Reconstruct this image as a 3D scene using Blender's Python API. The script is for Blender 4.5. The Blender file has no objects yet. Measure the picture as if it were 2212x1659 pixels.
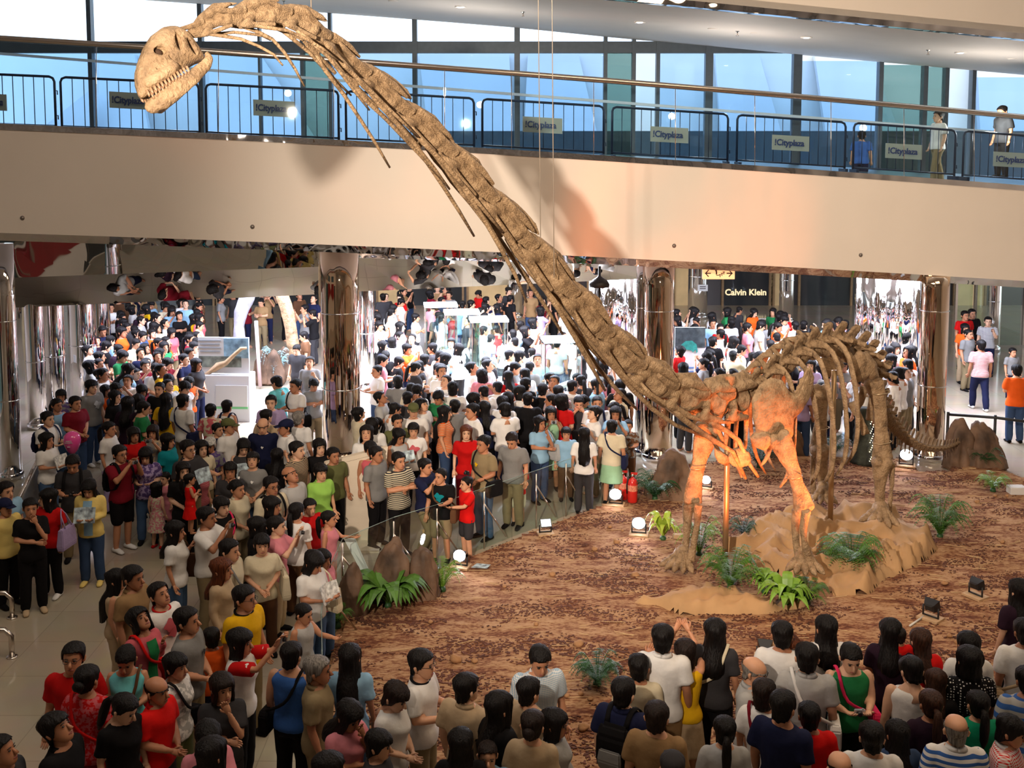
import bpy, bmesh, math, random
import numpy as np
from mathutils import Vector, Matrix, noise as mnoise
random.seed(7)
SC = bpy.context.scene
COL = SC.collection
PI = math.pi
# ------------------------------------------------------------------ camera
W, H, F = 2212.0, 1659.0, 2300.0
PITCH = math.radians(5.0)
CAMZ = 6.6
PPX, PPY = W / 2, 501.0
cam = bpy.data.cameras.new('camera')
cam.sensor_width = 36.0
cam.lens = 36.0 * F / W
cam.shift_y = -(H / 2 - PPY) / W
cam.clip_start = 0.1
cam.clip_end = 300
cob = bpy.data.objects.new('camera', cam)
cob.location = (0, 0, CAMZ)
cob.rotation_euler = (PI / 2 - PITCH, 0, 0)
COL.objects.link(cob)
SC.camera = cob
SC.view_settings.view_transform = 'Standard'
SC.view_settings.look = 'None'
SC.view_settings.gamma = 1.0
SC.view_settings.exposure = 0.0
SC.view_settings.use_curve_mapping = False
cy = SC.cycles
cy.max_bounces = 5; cy.diffuse_bounces = 2; cy.glossy_bounces = 3; cy.transmission_bounces = 4; cy.transparent_max_bounces = 10
# ------------------------------------------------------------------ world: bright overcast sky
wd = bpy.data.worlds.new('sky')
SC.world = wd
wd.use_nodes = True
bg = wd.node_tree.nodes['Background']
bg.inputs[0].default_value = (0.80, 0.90, 1.0, 1)
bg.inputs[1].default_value = 2.6
# ------------------------------------------------------------------ lamps of the atrium, with added fill lights
def lamp(name, kind, loc, energy, color=(1, 1, 1), size=1.0, sizey=None, target=None, spot=60, blend=0.5):
    l = bpy.data.lights.new(name, kind)
    l.energy = energy
    l.color = color
    if kind == 'AREA':
        l.size = size
        if sizey:
            l.shape = 'RECTANGLE'; l.size_y = sizey
    elif kind == 'SPOT':
        l.shadow_soft_size = size; l.spot_size = math.radians(spot); l.spot_blend = blend
    else:
        l.shadow_soft_size = size
    o = bpy.data.objects.new(name, l)
    o.location = loc
    if target is not None:
        d = Vector(target) - Vector(loc)
        o.rotation_euler = d.to_track_quat('-Z', 'Y').to_euler()
    COL.objects.link(o)
    return o
WARM = (1.0, 0.80, 0.58)
COOL = (0.74, 0.80, 1.0)
lamp('atrium_fill_light', 'AREA', (-3.0, 9.0, 12.6), 470, (1.0, 0.88, 0.74), 7, 7, target=(-3.0, 10, 0))  # unseen overhead area light, added for the general indoor brightness
lamp('atrium_fill_light', 'AREA', (6.0, 11.0, 12.6), 520, (1.0, 0.74, 0.48), 6, 6, target=(5.5, 14, 0))  # second unseen overhead fill, warmer, added over the platform side
lamp('gallery_spotlight', 'SPOT', (-2.4, 2.0, 7.4), 9800, (1.0, 0.84, 0.68), 0.12, target=(2.6, 18.0, 4.6), spot=62, blend=0.9)
lamp('exhibition_ceiling_light', 'AREA', (-0.6, 26.5, 4.3), 3500, COOL, 5, 5, target=(-0.6, 27.0, 0))
lamp('exhibition_ceiling_light', 'AREA', (-6.2, 26.0, 4.3), 1150, COOL, 3.2, 4, target=(-6.4, 27.0, 0))
lamp('exhibition_ceiling_light', 'AREA', (8.8, 27.0, 4.0), 3000, COOL, 6.0, 6, target=(8.8, 28.0, 0))
lamp('exhibition_ceiling_light', 'AREA', (-9.8, 25.0, 4.4), 420, (.72, .74, 1.0), 2.0, 3, target=(-9.8, 25.0, 0))  # cool fill added to brighten the left columns
lamp('exhibition_ceiling_light', 'AREA', (2.5, 38.0, 4.2), 260, WARM, 16, 3, target=(2.5, 38.0, 0))
for _x in (-7.0, -1.0, 5.0, 11.0):
    lamp('soffit_fill_light', 'POINT', (_x, 24.5, 7.6 - 0.06 * _x), 130, (1.0, 0.92, 0.84), 0.10)  # added point fills that brighten the soffit
lamp('sand_fill_spot', 'SPOT', (5.5, 22.3, 4.2), 3600, (.80, .82, 1.0), 0.3, target=(4.6, 17.6, 0), spot=100, blend=.9)  # added cool spill over the back of the sand
lamp('sand_fill_spot', 'SPOT', (1.5, 22.3, 4.3), 2000, (.80, .82, 1.0), 0.3, target=(2.0, 17.6, 0), spot=90, blend=.9)  # weaker added cool spill, left part of the back sand
# ------------------------------------------------------------------ pixel helpers (2212 x 1659 frame)
_R = Vector((1, 0, 0)); _Fw = Vector((0, math.cos(PITCH), -math.sin(PITCH))); _U = Vector((0, math.sin(PITCH), math.cos(PITCH)))
CAMP = Vector((0, 0, CAMZ))
def ray(x, y):
    return _R * ((x - PPX) / F) + _U * (-(y - PPY) / F) + _Fw
def pz(x, y, z=0.0):
    d = ray(x, y); t = (z - CAMZ) / d.z
    return CAMP + d * t
def py(x, y, Y):
    d = ray(x, y); t = Y / d.y
    return CAMP + d * t
def lerp(a, b, t): return a + (b - a) * t
# ------------------------------------------------------------------ materials
MATS = {}
def mat(name, col=(0.5, 0.5, 0.5), rough=0.6, metal=0.0, var=0.0, scale=8.0, bump=0.0, bscale=20.0, spec=0.5, emit=None, estr=0.0, trans=0.0, coat=0.0):
    if name in MATS: return MATS[name]
    m = bpy.data.materials.new(name); m.use_nodes = True
    nt = m.node_tree; b = nt.nodes['Principled BSDF']
    b.inputs['Base Color'].default_value = (*col, 1)
    b.inputs['Roughness'].default_value = rough
    b.inputs['Metallic'].default_value = metal
    b.inputs['Specular IOR Level'].default_value = spec
    if coat: b.inputs['Coat Weight'].default_value = coat
    if trans: b.inputs['Transmission Weight'].default_value = trans
    if emit: b.inputs['Emission Color'].default_value = (*emit, 1); b.inputs['Emission Strength'].default_value = estr
    if var or bump:
        tc = nt.nodes.new('ShaderNodeTexCoord')
    if var:
        n = nt.nodes.new('ShaderNodeTexNoise'); n.inputs['Scale'].default_value = scale; n.inputs['Detail'].default_value = 4
        nt.links.new(tc.outputs['Object'], n.inputs['Vector'])
        r = nt.nodes.new('ShaderNodeValToRGB')
        r.color_ramp.elements[0].position = 0.3; r.color_ramp.elements[1].position = 0.7
        r.color_ramp.elements[0].color = (*[max(0, c * (1 - var)) for c in col], 1)
        r.color_ramp.elements[1].color = (*[min(1, c * (1 + var)) for c in col], 1)
        nt.links.new(n.outputs['Fac'], r.inputs['Fac']); nt.links.new(r.outputs['Color'], b.inputs['Base Color'])
    if bump:
        n2 = nt.nodes.new('ShaderNodeTexNoise'); n2.inputs['Scale'].default_value = bscale; n2.inputs['Detail'].default_value = 5
        nt.links.new(tc.outputs['Object'], n2.inputs['Vector'])
        bp = nt.nodes.new('ShaderNodeBump'); bp.inputs['Strength'].default_value = bump; bp.inputs['Distance'].default_value = 0.02
        nt.links.new(n2.outputs['Fac'], bp.inputs['Height']); nt.links.new(bp.outputs['Normal'], b.inputs['Normal'])
    MATS[name] = m
    return m
def glass_mat(name, tint=(0.8, 0.9, 0.95), refl=0.12, rough=0.02):
    if name in MATS: return MATS[name]
    m = bpy.data.materials.new(name); m.use_nodes = True; nt = m.node_tree
    for n in list(nt.nodes):
        if n.type != 'OUTPUT_MATERIAL': nt.nodes.remove(n)
    out = [n for n in nt.nodes if n.type == 'OUTPUT_MATERIAL'][0]
    t = nt.nodes.new('ShaderNodeBsdfTransparent'); t.inputs[0].default_value = (*tint, 1)
    g = nt.nodes.new('ShaderNodeBsdfGlossy'); g.inputs['Color'].default_value = (1, 1, 1, 1); g.inputs['Roughness'].default_value = rough
    lw = nt.nodes.new('ShaderNodeLayerWeight'); lw.inputs['Blend'].default_value = 0.5
    pw = nt.nodes.new('ShaderNodeMath'); pw.operation = 'POWER'; pw.inputs[1].default_value = 4.0
    ad = nt.nodes.new('ShaderNodeMath'); ad.operation = 'MULTIPLY_ADD'; ad.use_clamp = True; ad.inputs[1].default_value = 0.45; ad.inputs[2].default_value = refl * 0.5
    nt.links.new(lw.outputs['Facing'], pw.inputs[0])
    mx = nt.nodes.new('ShaderNodeMixShader')
    nt.links.new(pw.outputs[0], ad.inputs[0]); nt.links.new(ad.outputs[0], mx.inputs[0])
    nt.links.new(t.outputs[0], mx.inputs[1]); nt.links.new(g.outputs[0], mx.inputs[2]); nt.links.new(mx.outputs[0], out.inputs[0])
    MATS[name] = m
    return m
# ------------------------------------------------------------------ mesh builder
class MB:
    def __init__(s): s.v = []; s.f = []; s.mi = []; s.m = 0
    def add(s, vs, fs):
        o = len(s.v); s.v.extend([tuple(p) for p in vs])
        for f in fs: s.f.append([i + o for i in f]); s.mi.append(s.m)
        return s
    def quad(s, a, b, c, d): return s.add([a, b, c, d], [[0, 1, 2, 3]])
    def box(s, c, d, rz=0.0, M=None):
        hx, hy, hz = d[0] / 2, d[1] / 2, d[2] / 2; vs = []
        cr, sr = math.cos(rz), math.sin(rz)
        for z in (-hz, hz):
            for x, y in ((-hx, -hy), (hx, -hy), (hx, hy), (-hx, hy)):
                p = Vector((c[0] + x * cr - y * sr, c[1] + x * sr + y * cr, c[2] + z))
                vs.append(M @ p if M is not None else p)
        return s.add(vs, [[3, 2, 1, 0], [4, 5, 6, 7], [0, 1, 5, 4], [1, 2, 6, 5], [2, 3, 7, 6], [3, 0, 4, 7]])
    def loft(s, rings, cap=True, close=True):
        n = len(rings[0]); vs = [p for r in rings for p in r]; fs = []
        for i in range(len(rings) - 1):
            for j in range(n if close else n - 1):
                a = i * n + j; b = i * n + (j + 1) % n
                fs.append([a, b, b + n, a + n])
        if cap and close:
            fs.append(list(range(n))[::-1]); fs.append([(len(rings) - 1) * n + j for j in range(n)])
        return s.add(vs, fs)
    def tube(s, pts, r, n=8, cap=True, flat=1.0, up=None):
        pts = [Vector(p) for p in pts]
        if not hasattr(r, '__len__'): r = [r] * len(pts)
        rings = []; u = None
        for i, p in enumerate(pts):
            t = (pts[min(i + 1, len(pts) - 1)] - pts[max(i - 1, 0)])
            if t.length < 1e-9: t = Vector((0, 0, 1))
            t.normalize()
            if u is None:
                ref = Vector(up) if up is not None else (Vector((0, 0, 1)) if abs(t.z) < 0.9 else Vector((0, 1, 0)))
                u = (ref - t * ref.dot(t)).normalized()
            else:
                u = (u - t * u.dot(t))
                u = u.normalized() if u.length > 1e-6 else t.orthogonal().normalized()
            w = t.cross(u)
            rr = r[i]
            if hasattr(rr, '__len__'): ra, rb = rr
            else: ra, rb = rr * flat, rr
            rings.append([p + u * (ra * math.cos(2 * PI * k / n)) + w * (rb * math.sin(2 * PI * k / n)) for k in range(n)])
        return s.loft(rings, cap)
    def lathe(s, c, prof, n=16, cap=True):
        rings = [[(c[0] + r * math.cos(2 * PI * k / n), c[1] + r * math.sin(2 * PI * k / n), c[2] + z) for k in range(n)] for r, z in prof]
        return s.loft(rings, cap)
    def ell(s, c, r, nu=12, nv=8, M=None):
        rings = []
        for i in range(1, nv):
            a = PI * i / nv - PI / 2
            rings.append([Vector((r[0] * math.cos(a) * math.cos(2 * PI * k / nu), r[1] * math.cos(a) * math.sin(2 * PI * k / nu), r[2] * math.sin(a))) for k in range(nu)])
        vs = [p for q in rings for p in q] + [Vector((0, 0, -r[2])), Vector((0, 0, r[2]))]
        fs = []
        for i in range(len(rings) - 1):
            for j in range(nu):
                a = i * nu + j; b = i * nu + (j + 1) % nu
                fs.append([a, b, b + nu, a + nu])
        B = len(rings) * nu
        for j in range(nu):
            fs.append([B, (j + 1) % nu, j]); fs.append([B + 1, B - nu + j, B - nu + (j + 1) % nu])
        if M is not None: vs = [M @ p for p in vs]
        vs = [p + Vector(c) for p in vs]
        return s.add(vs, fs)
    def prism(s, poly, e):
        """poly: 3-D outline, e: extrusion vector"""
        e = Vector(e); n = len(poly); a = [Vector(p) for p in poly]; b = [p + e for p in a]
        fs = [list(range(n))[::-1], list(range(n, 2 * n))] + [[j, (j + 1) % n, (j + 1) % n + n, j + n] for j in range(n)]
        return s.add(a + b, fs)
    def mesh(s, name, mats, smooth=True):
        me = bpy.data.meshes.new(name)
        me.from_pydata(s.v, [], s.f)
        if not isinstance(mats, (list, tuple)): mats = [mats]
        for m in mats: me.materials.append(m)
        if len(mats) > 1: me.polygons.foreach_set('material_index', s.mi)
        me.polygons.foreach_set('use_smooth', [smooth] * len(me.polygons))
        me.update()
        return me
    def build(s, name, mats, parent=None, smooth=False, recalc=True, loc=None, bevel=0.0):
        me = s.mesh(name, mats, smooth)
        if recalc or bevel:
            bm = bmesh.new(); bm.from_mesh(me); bmesh.ops.recalc_face_normals(bm, faces=bm.faces)
            if bevel:
                bmesh.ops.bevel(bm, geom=list(bm.edges), offset=bevel, segments=2, affect='EDGES', clamp_overlap=True)
            bm.to_mesh(me); bm.free()
        return obj(name, me, parent, loc)
def obj(name, me, parent=None, loc=None):
    o = bpy.data.objects.new(name, me); COL.objects.link(o)
    if loc is not None: o.location = loc
    if parent is not None: o.parent = parent
    return o
def tag(o, label=None, cat=None, group=None, kind=None):
    if label: o['label'] = label
    if cat: o['category'] = cat
    if group: o['group'] = group
    if kind: o['kind'] = kind
    return o
def thing(name, label, cat, loc=(0, 0, 0), rz=0.0, group=None):
    o = bpy.data.objects.new(name, None); COL.objects.link(o)
    o.empty_display_size = 0.1
    o.location = loc; o.rotation_euler = (0, 0, rz)
    return tag(o, label, cat, group)
def struct(o, label=None):
    o['kind'] = 'structure'
    if label: o['label'] = label
    return o
def remesh(mb, voxel, ratio=None, smooth=2):
    """one continuous skin over overlapping solids"""
    me = mb.mesh('tmp', [None][:0] or [], True)
    o = bpy.data.objects.new('tmp', me); COL.objects.link(o)
    m = o.modifiers.new('r', 'REMESH'); m.mode = 'VOXEL'; m.voxel_size = voxel
    if smooth:
        sm = o.modifiers.new('s', 'SMOOTH'); sm.iterations = smooth; sm.factor = 0.5
    if ratio:
        d = o.modifiers.new('d', 'DECIMATE'); d.ratio = ratio
    dg = bpy.context.evaluated_depsgraph_get()
    e = o.evaluated_get(dg)
    out = bpy.data.meshes.new_from_object(e, depsgraph=dg)
    bpy.data.objects.remove(o); bpy.data.meshes.remove(me)
    return out
def mesh_np(me):
    n = len(me.vertices); v = np.empty(n * 3, np.float32); me.vertices.foreach_get('co', v)
    return v.reshape(-1, 3), [list(p.vertices) for p in me.polygons]
def interp(tab, x):
    xs = [t[0] for t in tab]
    return np.interp(x, xs, [t[1] for t in tab])
# ================================================================== SETTING
def mirror_mat(name, col=(0.82, 0.82, 0.84), rough=0.03, wav=0.0, ws=(0.6, 0.6, 0.15)):
    if name in MATS: return MATS[name]
    m = mat(name, col, rough, 1.0)
    if wav:
        nt = m.node_tree; b = nt.nodes['Principled BSDF']
        tc = nt.nodes.new('ShaderNodeTexCoord'); mp = nt.nodes.new('ShaderNodeMapping'); mp.inputs['Scale'].default_value = ws
        n = nt.nodes.new('ShaderNodeTexNoise'); n.inputs['Scale'].default_value = 2.0; n.inputs['Detail'].default_value = 1
        bp = nt.nodes.new('ShaderNodeBump'); bp.inputs['Strength'].default_value = wav; bp.inputs['Distance'].default_value = 0.2
        nt.links.new(tc.outputs['Object'], mp.inputs[0]); nt.links.new(mp.outputs[0], n.inputs['Vector'])
        nt.links.new(n.outputs['Fac'], bp.inputs['Height']); nt.links.new(bp.outputs['Normal'], b.inputs['Normal'])
    return m
M_CREAM = mat('cream_paint', (0.86, 0.76, 0.66), 0.55, var=0.015, scale=1.2)
M_CEIL = mat('white_plaster', (0.74, 0.68, 0.62), 0.7, var=0.02, scale=1.5)
M_STEEL = mirror_mat('polished_steel', (0.80, 0.80, 0.82), 0.04, 0.35, (0.9, 0.9, 0.9))
M_MIRROR = mirror_mat('mirror_panel', (0.17, 0.145, 0.11), 0.015, 0.10, (0.5, 0.5, 0.5))
M_WAVY = mirror_mat('wavy_mirror', (0.80, 0.78, 0.78), 0.03, 0.9, (1.2, 1.2, 0.25))
M_CHROME_COL = mirror_mat('mirror_column', (0.83, 0.80, 0.77), 0.03, 0.35, (1.4, 1.4, 0.12))
M_BRASS_COL = mirror_mat('bronze_mirror_column', (0.72, 0.56, 0.42), 0.035, 0.35, (1.4, 1.4, 0.12))
M_RAIL = mat('brushed_rail', (0.66, 0.60, 0.54), 0.22, 1.0)
M_DARKMETAL = mat('dark_navy_metal', (0.012, 0.03, 0.075), 0.4, 0.3)
M_MULLION = mat('grey_mullion', (0.07, 0.09, 0.11), 0.45, 0.2, var=0.1)
M_BLACK = mat('black_plastic', (0.012, 0.012, 0.014), 0.45)
M_GLASS = glass_mat('clear_glass', (0.90, 0.96, 0.95), 0.06)
M_BALU = glass_mat('balustrade_glass', (0.84, 0.93, 0.96), 0.07)
M_WIN_SKY = glass_mat('clear_window_glass', (0.92, 0.96, 1.0), 0.04)
M_WIN_BLUE = glass_mat('blue_window_glass', (0.70, 0.83, 0.97), 0.06)
M_PLATE = mat('sign_plate', (0.52, 0.52, 0.46), 0.5, var=0.02)
M_NAVYTXT = mat('navy_lettering', (0.02, 0.05, 0.20), 0.5)
M_BULB = mat('lamp_white', (1, 1, 1), 0.4, emit=(1.0, 0.93, 0.85), estr=14)

# ---- floor: polished beige stone
def floor_mat():
    m = mat('polished_beige_floor', (0.50, 0.42, 0.32), 0.10)
    nt = m.node_tree; b = nt.nodes['Principled BSDF']
    tc = nt.nodes.new('ShaderNodeTexCoord')
    br = nt.nodes.new('ShaderNodeTexBrick'); br.offset = 0.0
    br.inputs['Color1'].default_value = (0.50, 0.42, 0.32, 1); br.inputs['Color2'].default_value = (0.46, 0.385, 0.29, 1); br.inputs['Mortar'].default_value = (0.36, 0.30, 0.23, 1)
    br.inputs['Scale'].default_value = 1.0; br.inputs['Mortar Size'].default_value = 0.006; br.inputs['Brick Width'].default_value = 0.9; br.inputs['Row Height'].default_value = 0.9
    n = nt.nodes.new('ShaderNodeTexNoise'); n.inputs['Scale'].default_value = 1.5; n.inputs['Detail'].default_value = 6
    mx = nt.nodes.new('ShaderNodeMixRGB'); mx.blend_type = 'MULTIPLY'; mx.inputs[0].default_value = 0.25
    nt.links.new(tc.outputs['Object'], br.inputs['Vector']); nt.links.new(tc.outputs['Object'], n.inputs['Vector'])
    nt.links.new(br.outputs['Color'], mx.inputs[1]); nt.links.new(n.outputs['Color'], mx.inputs[2]); nt.links.new(mx.outputs[0], b.inputs['Base Color'])
    return m
struct(MB().box((0, 21, -0.1), (44, 50, 0.2)).build('floor', floor_mat()))

# ---- curved sloping gallery (deck) across the hall
def depth(x): return 19.0 + 2.7 * x / 2212.0
def q(a, b, c): return lambda x: a + b * (x / 2212.0) + c * (x / 2212.0) ** 2
topy, boty, raily = q(280, 90.9, 41.1), q(503, 69, 35), q(83, 130.2, 39.8)
STX = [-700, -450, -220, 0, 220, 440, 660, 880, 1100, 1320, 1540, 1760, 1980, 2212, 2440, 2700]
TOP = [py(x, topy(x), depth(x)) for x in STX]
BOT = [py(x, boty(x), depth(x)) for x in STX]
RAIL = [py(x, raily(x), depth(x)) for x in STX]
def off(P, dy, dz=0.0): return [p + Vector((0, dy, dz)) for p in P]
def strip4(A, B, C, D, name, m, smooth=True):
    """closed section A-B-C-D swept along the stations"""
    mb = MB(); mb.loft([[A[i], B[i], C[i], D[i]] for i in range(len(A))])
    return mb.build(name, m, smooth=False)
fas = strip4(TOP, BOT, off(BOT, 0.3), off(TOP, 0.3), 'trim_1', M_CREAM)
struct(fas, 'cream curved fascia of the sloping gallery')
k0 = strip4(off(TOP, -0.02, 0.11), off(TOP, -0.02), off(TOP, 0.25), off(TOP, 0.25, 0.11), 'trim_2', M_STEEL); struct(k0, 'polished steel kerb on top of the gallery fascia')
k1 = strip4(off(BOT, 0.02), off(BOT, 0.10, -0.15), off(BOT, 0.35, -0.15), off(BOT, 0.35), 'trim_3', M_STEEL); struct(k1, 'polished steel edge strip below the gallery fascia')
# deck slab
WALLY = 29.0
def back(P, Y=WALLY):
    return [Vector((p.x * Y / p.y, Y, p.z)) for p in P]
M_DECK = mat('dark_gallery_floor', (0.05, 0.075, 0.09), 0.35, var=0.1, scale=2)
struct(strip4(off(TOP, 0.25), off(BOT, 0.3, 0.1), back(off(BOT, 0, 0.1)), back(TOP), 'floor_gallery', M_DECK), 'dark gallery walkway floor')
# fixing studs on the fascia
for i, (x, y) in enumerate([(48, 471), (545, 490), (1456, 531), (1859, 551)]):
    p = py(x, y, depth(x) - 0.0)
    MB().lathe((0, 0, 0), [(0.035, -0.03), (0.045, 0.0), (0.02, 0.03)], 10).build('fixing_stud', mat('stud_grey', (0.25, 0.22, 0.2), 0.4, 0.8), fas, smooth=True, loc=p).rotation_euler = (PI / 2, 0, 0)

# ---- balustrade: rail + glass panes with thin posts
bal = thing('glass_balustrade', 'long glass balustrade with steel handrail along the gallery edge', 'balustrade', TOP[3])
def sub(o, par):  # parent while keeping world coordinates
    o.parent = par; o.matrix_parent_inverse = Matrix.Translation(par.location).inverted() if par.rotation_euler.z == 0 else par.matrix_basis.inverted(); return o
sub(MB().tube(RAIL, 0.055, 10).build('handrail', M_RAIL, smooth=True), bal)
PANX = [-330, -60, 205, 470, 720, 960, 1105, 1283, 1460, 1632, 1797, 1955, 2107, 2260, 2420]
for a, b in zip(PANX[:-1], PANX[1:]):
    qd = []
    for x, fy in ((a + 2, topy), (b - 2, topy), (b - 2, raily), (a + 2, raily)):
        qd.append(py(x, fy(x), depth(x)) + Vector((0, 0.05, 0.1 if fy is topy else -0.05)))
    sub(MB().prism(qd, (0, 0.012, 0)).build('glass_pane', M_BALU), bal)
for a in PANX:
    p0 = py(a, topy(a), depth(a)); p1 = py(a, raily(a), depth(a))
    sub(MB().tube([p0 + Vector((0, .06, .05)), p1 + Vector((0, .06, 0))], 0.008, 6).build('glass_clip_post', M_RAIL, smooth=True), bal)

# ---- crowd barriers standing on the gallery, each with a sign plate
BARX = [(-150, 122), (135, 432), (447, 732), (748, 1024), (1042, 1304), (1322, 1572), (1592, 1826), (1844, 2064), (2082, 2300)]
SIGNX = [(-20, 14, 220, 0), (236, 330, 215, 0), (547, 636, 232, 0), None, (1129, 1215, 268, 1), (1405, 1487, 289, 1), (1668, 1748, 307, 1), (1913, 1992, 325, 1), (2146, 2225, 343, 1)]
TXT = {}
def text_obj(body, size, m, loc, rot, parent, align='LEFT', name='lettering', ext=0.004, sx=1.0):
    key = (body, size, align, m.name)
    if key not in TXT:
        cu = bpy.data.curves.new(name, 'FONT'); cu.body = body; cu.size = size; cu.extrude = ext; cu.align_x = align; cu.align_y = 'CENTER'
        cu.resolution_u = 3; cu.offset = size * .025
        t0 = bpy.data.objects.new(name, cu); COL.objects.link(t0)
        dg = bpy.context.evaluated_depsgraph_get()
        me = bpy.data.meshes.new_from_object(t0.evaluated_get(dg), depsgraph=dg)
        bpy.data.objects.remove(t0)
        me.materials.clear(); me.materials.append(m)
        TXT[key] = me
    o = bpy.data.objects.new(name, TXT[key]); COL.objects.link(o); o.location = loc; o.rotation_euler = rot; o.scale = (sx, 1, 1)
    if parent is not None: sub(o, parent)
    return o
BARLAB = ['second barrier cut by the frame', 'behind the dinosaur skull', 'just past the skull', 'behind the upper neck bones', 'beside the two thin cables', 'past the cables', 'between cables and the walkers', 'behind the walker in khaki trousers', 'at the far end of the gallery']
for i, (a, b) in enumerate(BARX):
    dd = lambda x: depth(x) + 2.6
    P = lambda x, f: None
    def deckz(x):
        return py(x, topy(x), depth(x)).z
    A = py(a, 300, dd(a)); B = py(b, 300, dd(b)); A.z = deckz(a) - 0.0; B.z = deckz(b)
    t = thing('crowd_barrier', 'navy metal crowd barrier on the gallery, ' + BARLAB[i], 'barrier', A, 0, 'crowd barriers on the gallery')
    ux = (B - A); L = ux.length; ux.normalize(); up = Vector((0, 0, 1)); h = 1.13
    r = 0.1
    fr = [A + up * 0.1]
    fr += [A + up * (h - r), A + up * (h - r * .3) + ux * r * .3, A + up * h + ux * r, B + up * h - ux * r, B + up * (h - r * .3) - ux * r * .3, B + up * (h - r), B + up * 0.1]
    sub(MB().tube(fr, 0.026, 8).tube([A + up * .14, B + up * .14], 0.02, 8).build('frame', M_DARKMETAL, smooth=True), t)
    nb = 11
    for k in range(1, nb + 1):
        p = A + ux * (L * k / (nb + 1))
        sub(MB().tube([p + up * .14, p + up * h], 0.009, 6).build('bar', M_DARKMETAL, smooth=True), t)
    for e, s in ((A, 1), (B, -1)):
        sub(MB().box(e + ux * (s * 0.03) + up * 0.05, (0.06, 0.5, 0.1)).build('foot', M_DARKMETAL), t)
    for zz in (.35, .85):
        sub(MB().tube([B + up * zz, B + up * zz + ux * .05, B + up * (zz - .08) + ux * .05], 0.012, 6).build('hook', M_DARKMETAL, smooth=True), t)
    s = SIGNX[i]
    if s:
        xa, xb, yc, lt = s
        c0 = py(xa, yc, dd(xa) - 0.06); c1 = py(xb, yc + (xb - xa) * .055, dd(xb) - 0.06)
        hh = 0.165
        pl = MB().prism([c0 - up * hh, c1 - up * hh, c1 + up * hh, c0 + up * hh], (0, 0.02, 0)).build('sign_plate', M_PLATE)
        sub(pl, t)
        ang = math.atan2(c1.z - c0.z, c1.x - c0.x)
        w = (c1 - c0).length
        tx = text_obj('!Cityplaza', 0.19, M_NAVYTXT, c0 + (c1 - c0) * 0.06 + Vector((0, -0.012, 0)), (PI / 2, -ang, 0), None, sx=w * 0.88 / 0.86)
        tx.parent = pl; tx.matrix_parent_inverse = Matrix()

# ---- upper soffit with downlights, next gallery edge above
SOFF = [(-700, 2), (300, 0), (740, 30), (1117, 60), (1310, 80), (1480, 95), (1720, 118), (2000, 143), (2212, 162), (2700, 203)]
def upy(x): return 22 - (1560 - x) * 0.0985 if x < 1560 else 22 + (x - 1560) * 0.098
UPB = [py(x, upy(x), depth(x)) for x in STX]       # lower edge of the steel strip above
def soffz(x):
    y = float(np.interp(x, [s[0] for s in SOFF], [s[1] for s in SOFF]))
    if x < 300: y = (x - 300) * 0.075
    return y
SOF = [py(x, soffz(x), WALLY) for x in STX]
struct(MB().loft([[UPB[i], SOF[i], SOF[i] + Vector((0, 0, 0.25)), UPB[i] + Vector((0, 0, 0.25))] for i in range(len(STX))]).build('ceiling_gallery', M_CEIL), 'pale soffit over the gallery')
struct(strip4(off(UPB, -0.03, 0.12), off(UPB, -0.03), off(UPB, 0.2), off(UPB, 0.2, 0.12), 'trim_4', M_STEEL), 'polished steel edge strip of the upper gallery')
struct(strip4(off(UPB, 0, 2.2), off(UPB, 0, 0.12), off(UPB, 0.25, 0.12), off(UPB, 0.25, 2.2), 'trim_5', M_CREAM), 'cream fascia of the upper gallery')
def soff_pt(x, y):
    """point of the soffit plane seen at pixel"""
    lo, hi = 18.0, 30.0
    d = ray(x, y)
    for _ in range(40):
        Y = (lo + hi) / 2; p = CAMP + d * (Y / d.y)
        # soffit height at this station: interpolate along the pixel column
        yu = upy(x); ys = soffz(x)
        zu = py(x, yu, depth(x)).z; zs = py(x, ys, WALLY).z
        zz = zu + (zs - zu) * (Y - depth(x)) / (WALLY - depth(x))
        if p.z > zz: hi = Y
        else: lo = Y
    return p
DLN = ['above the neck bend', 'above the cables', 'third from the neck', 'furthest along the gallery']
for i, (x, y) in enumerate([(995, 14), (1382, 47), (1742, 80), (2075, 113)]):
    p = soff_pt(x, y)
    t = thing('downlight', 'round recessed downlight in the pale soffit, ' + DLN[i], 'downlight', p, 0, 'soffit downlights')
    MB().lathe((0, 0, 0), [(0.13, 0.02), (0.13, -0.02), (0.10, -0.02), (0.09, 0.01)], 16).build('rim', M_CEIL, t, smooth=True)
    MB().lathe((0, 0, 0), [(0.09, -0.005), (0.05, -0.03), (0.01, -0.035)], 16).build('bulb', M_BULB, t, smooth=True)
    lamp('downlight_lamp', 'SPOT', p + Vector((0, 0, -0.06)), 60, WARM, 0.08, target=p + Vector((0, 0, -3)), spot=110)
for i, (x, y) in enumerate([(1130, 25), (1593, 67), (2005, 108), (613, 2)]):
    p = soff_pt(x, y)
    MBs = MB().lathe((0, 0, 0), [(0.05, 0.02), (0.05, -0.01), (0.015, -0.02), (0.015, -0.09), (0.035, -0.10), (0.035, -0.11)], 10)
    tag(MBs.build('ceiling_sprinkler', M_RAIL, smooth=True, loc=p), 'small sprinkler head under the soffit, ' + ['between first and second downlight', 'between second and third downlight', 'beside the last downlight', 'over the neck bend'][i], 'sprinkler', 'soffit sprinklers')
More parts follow.
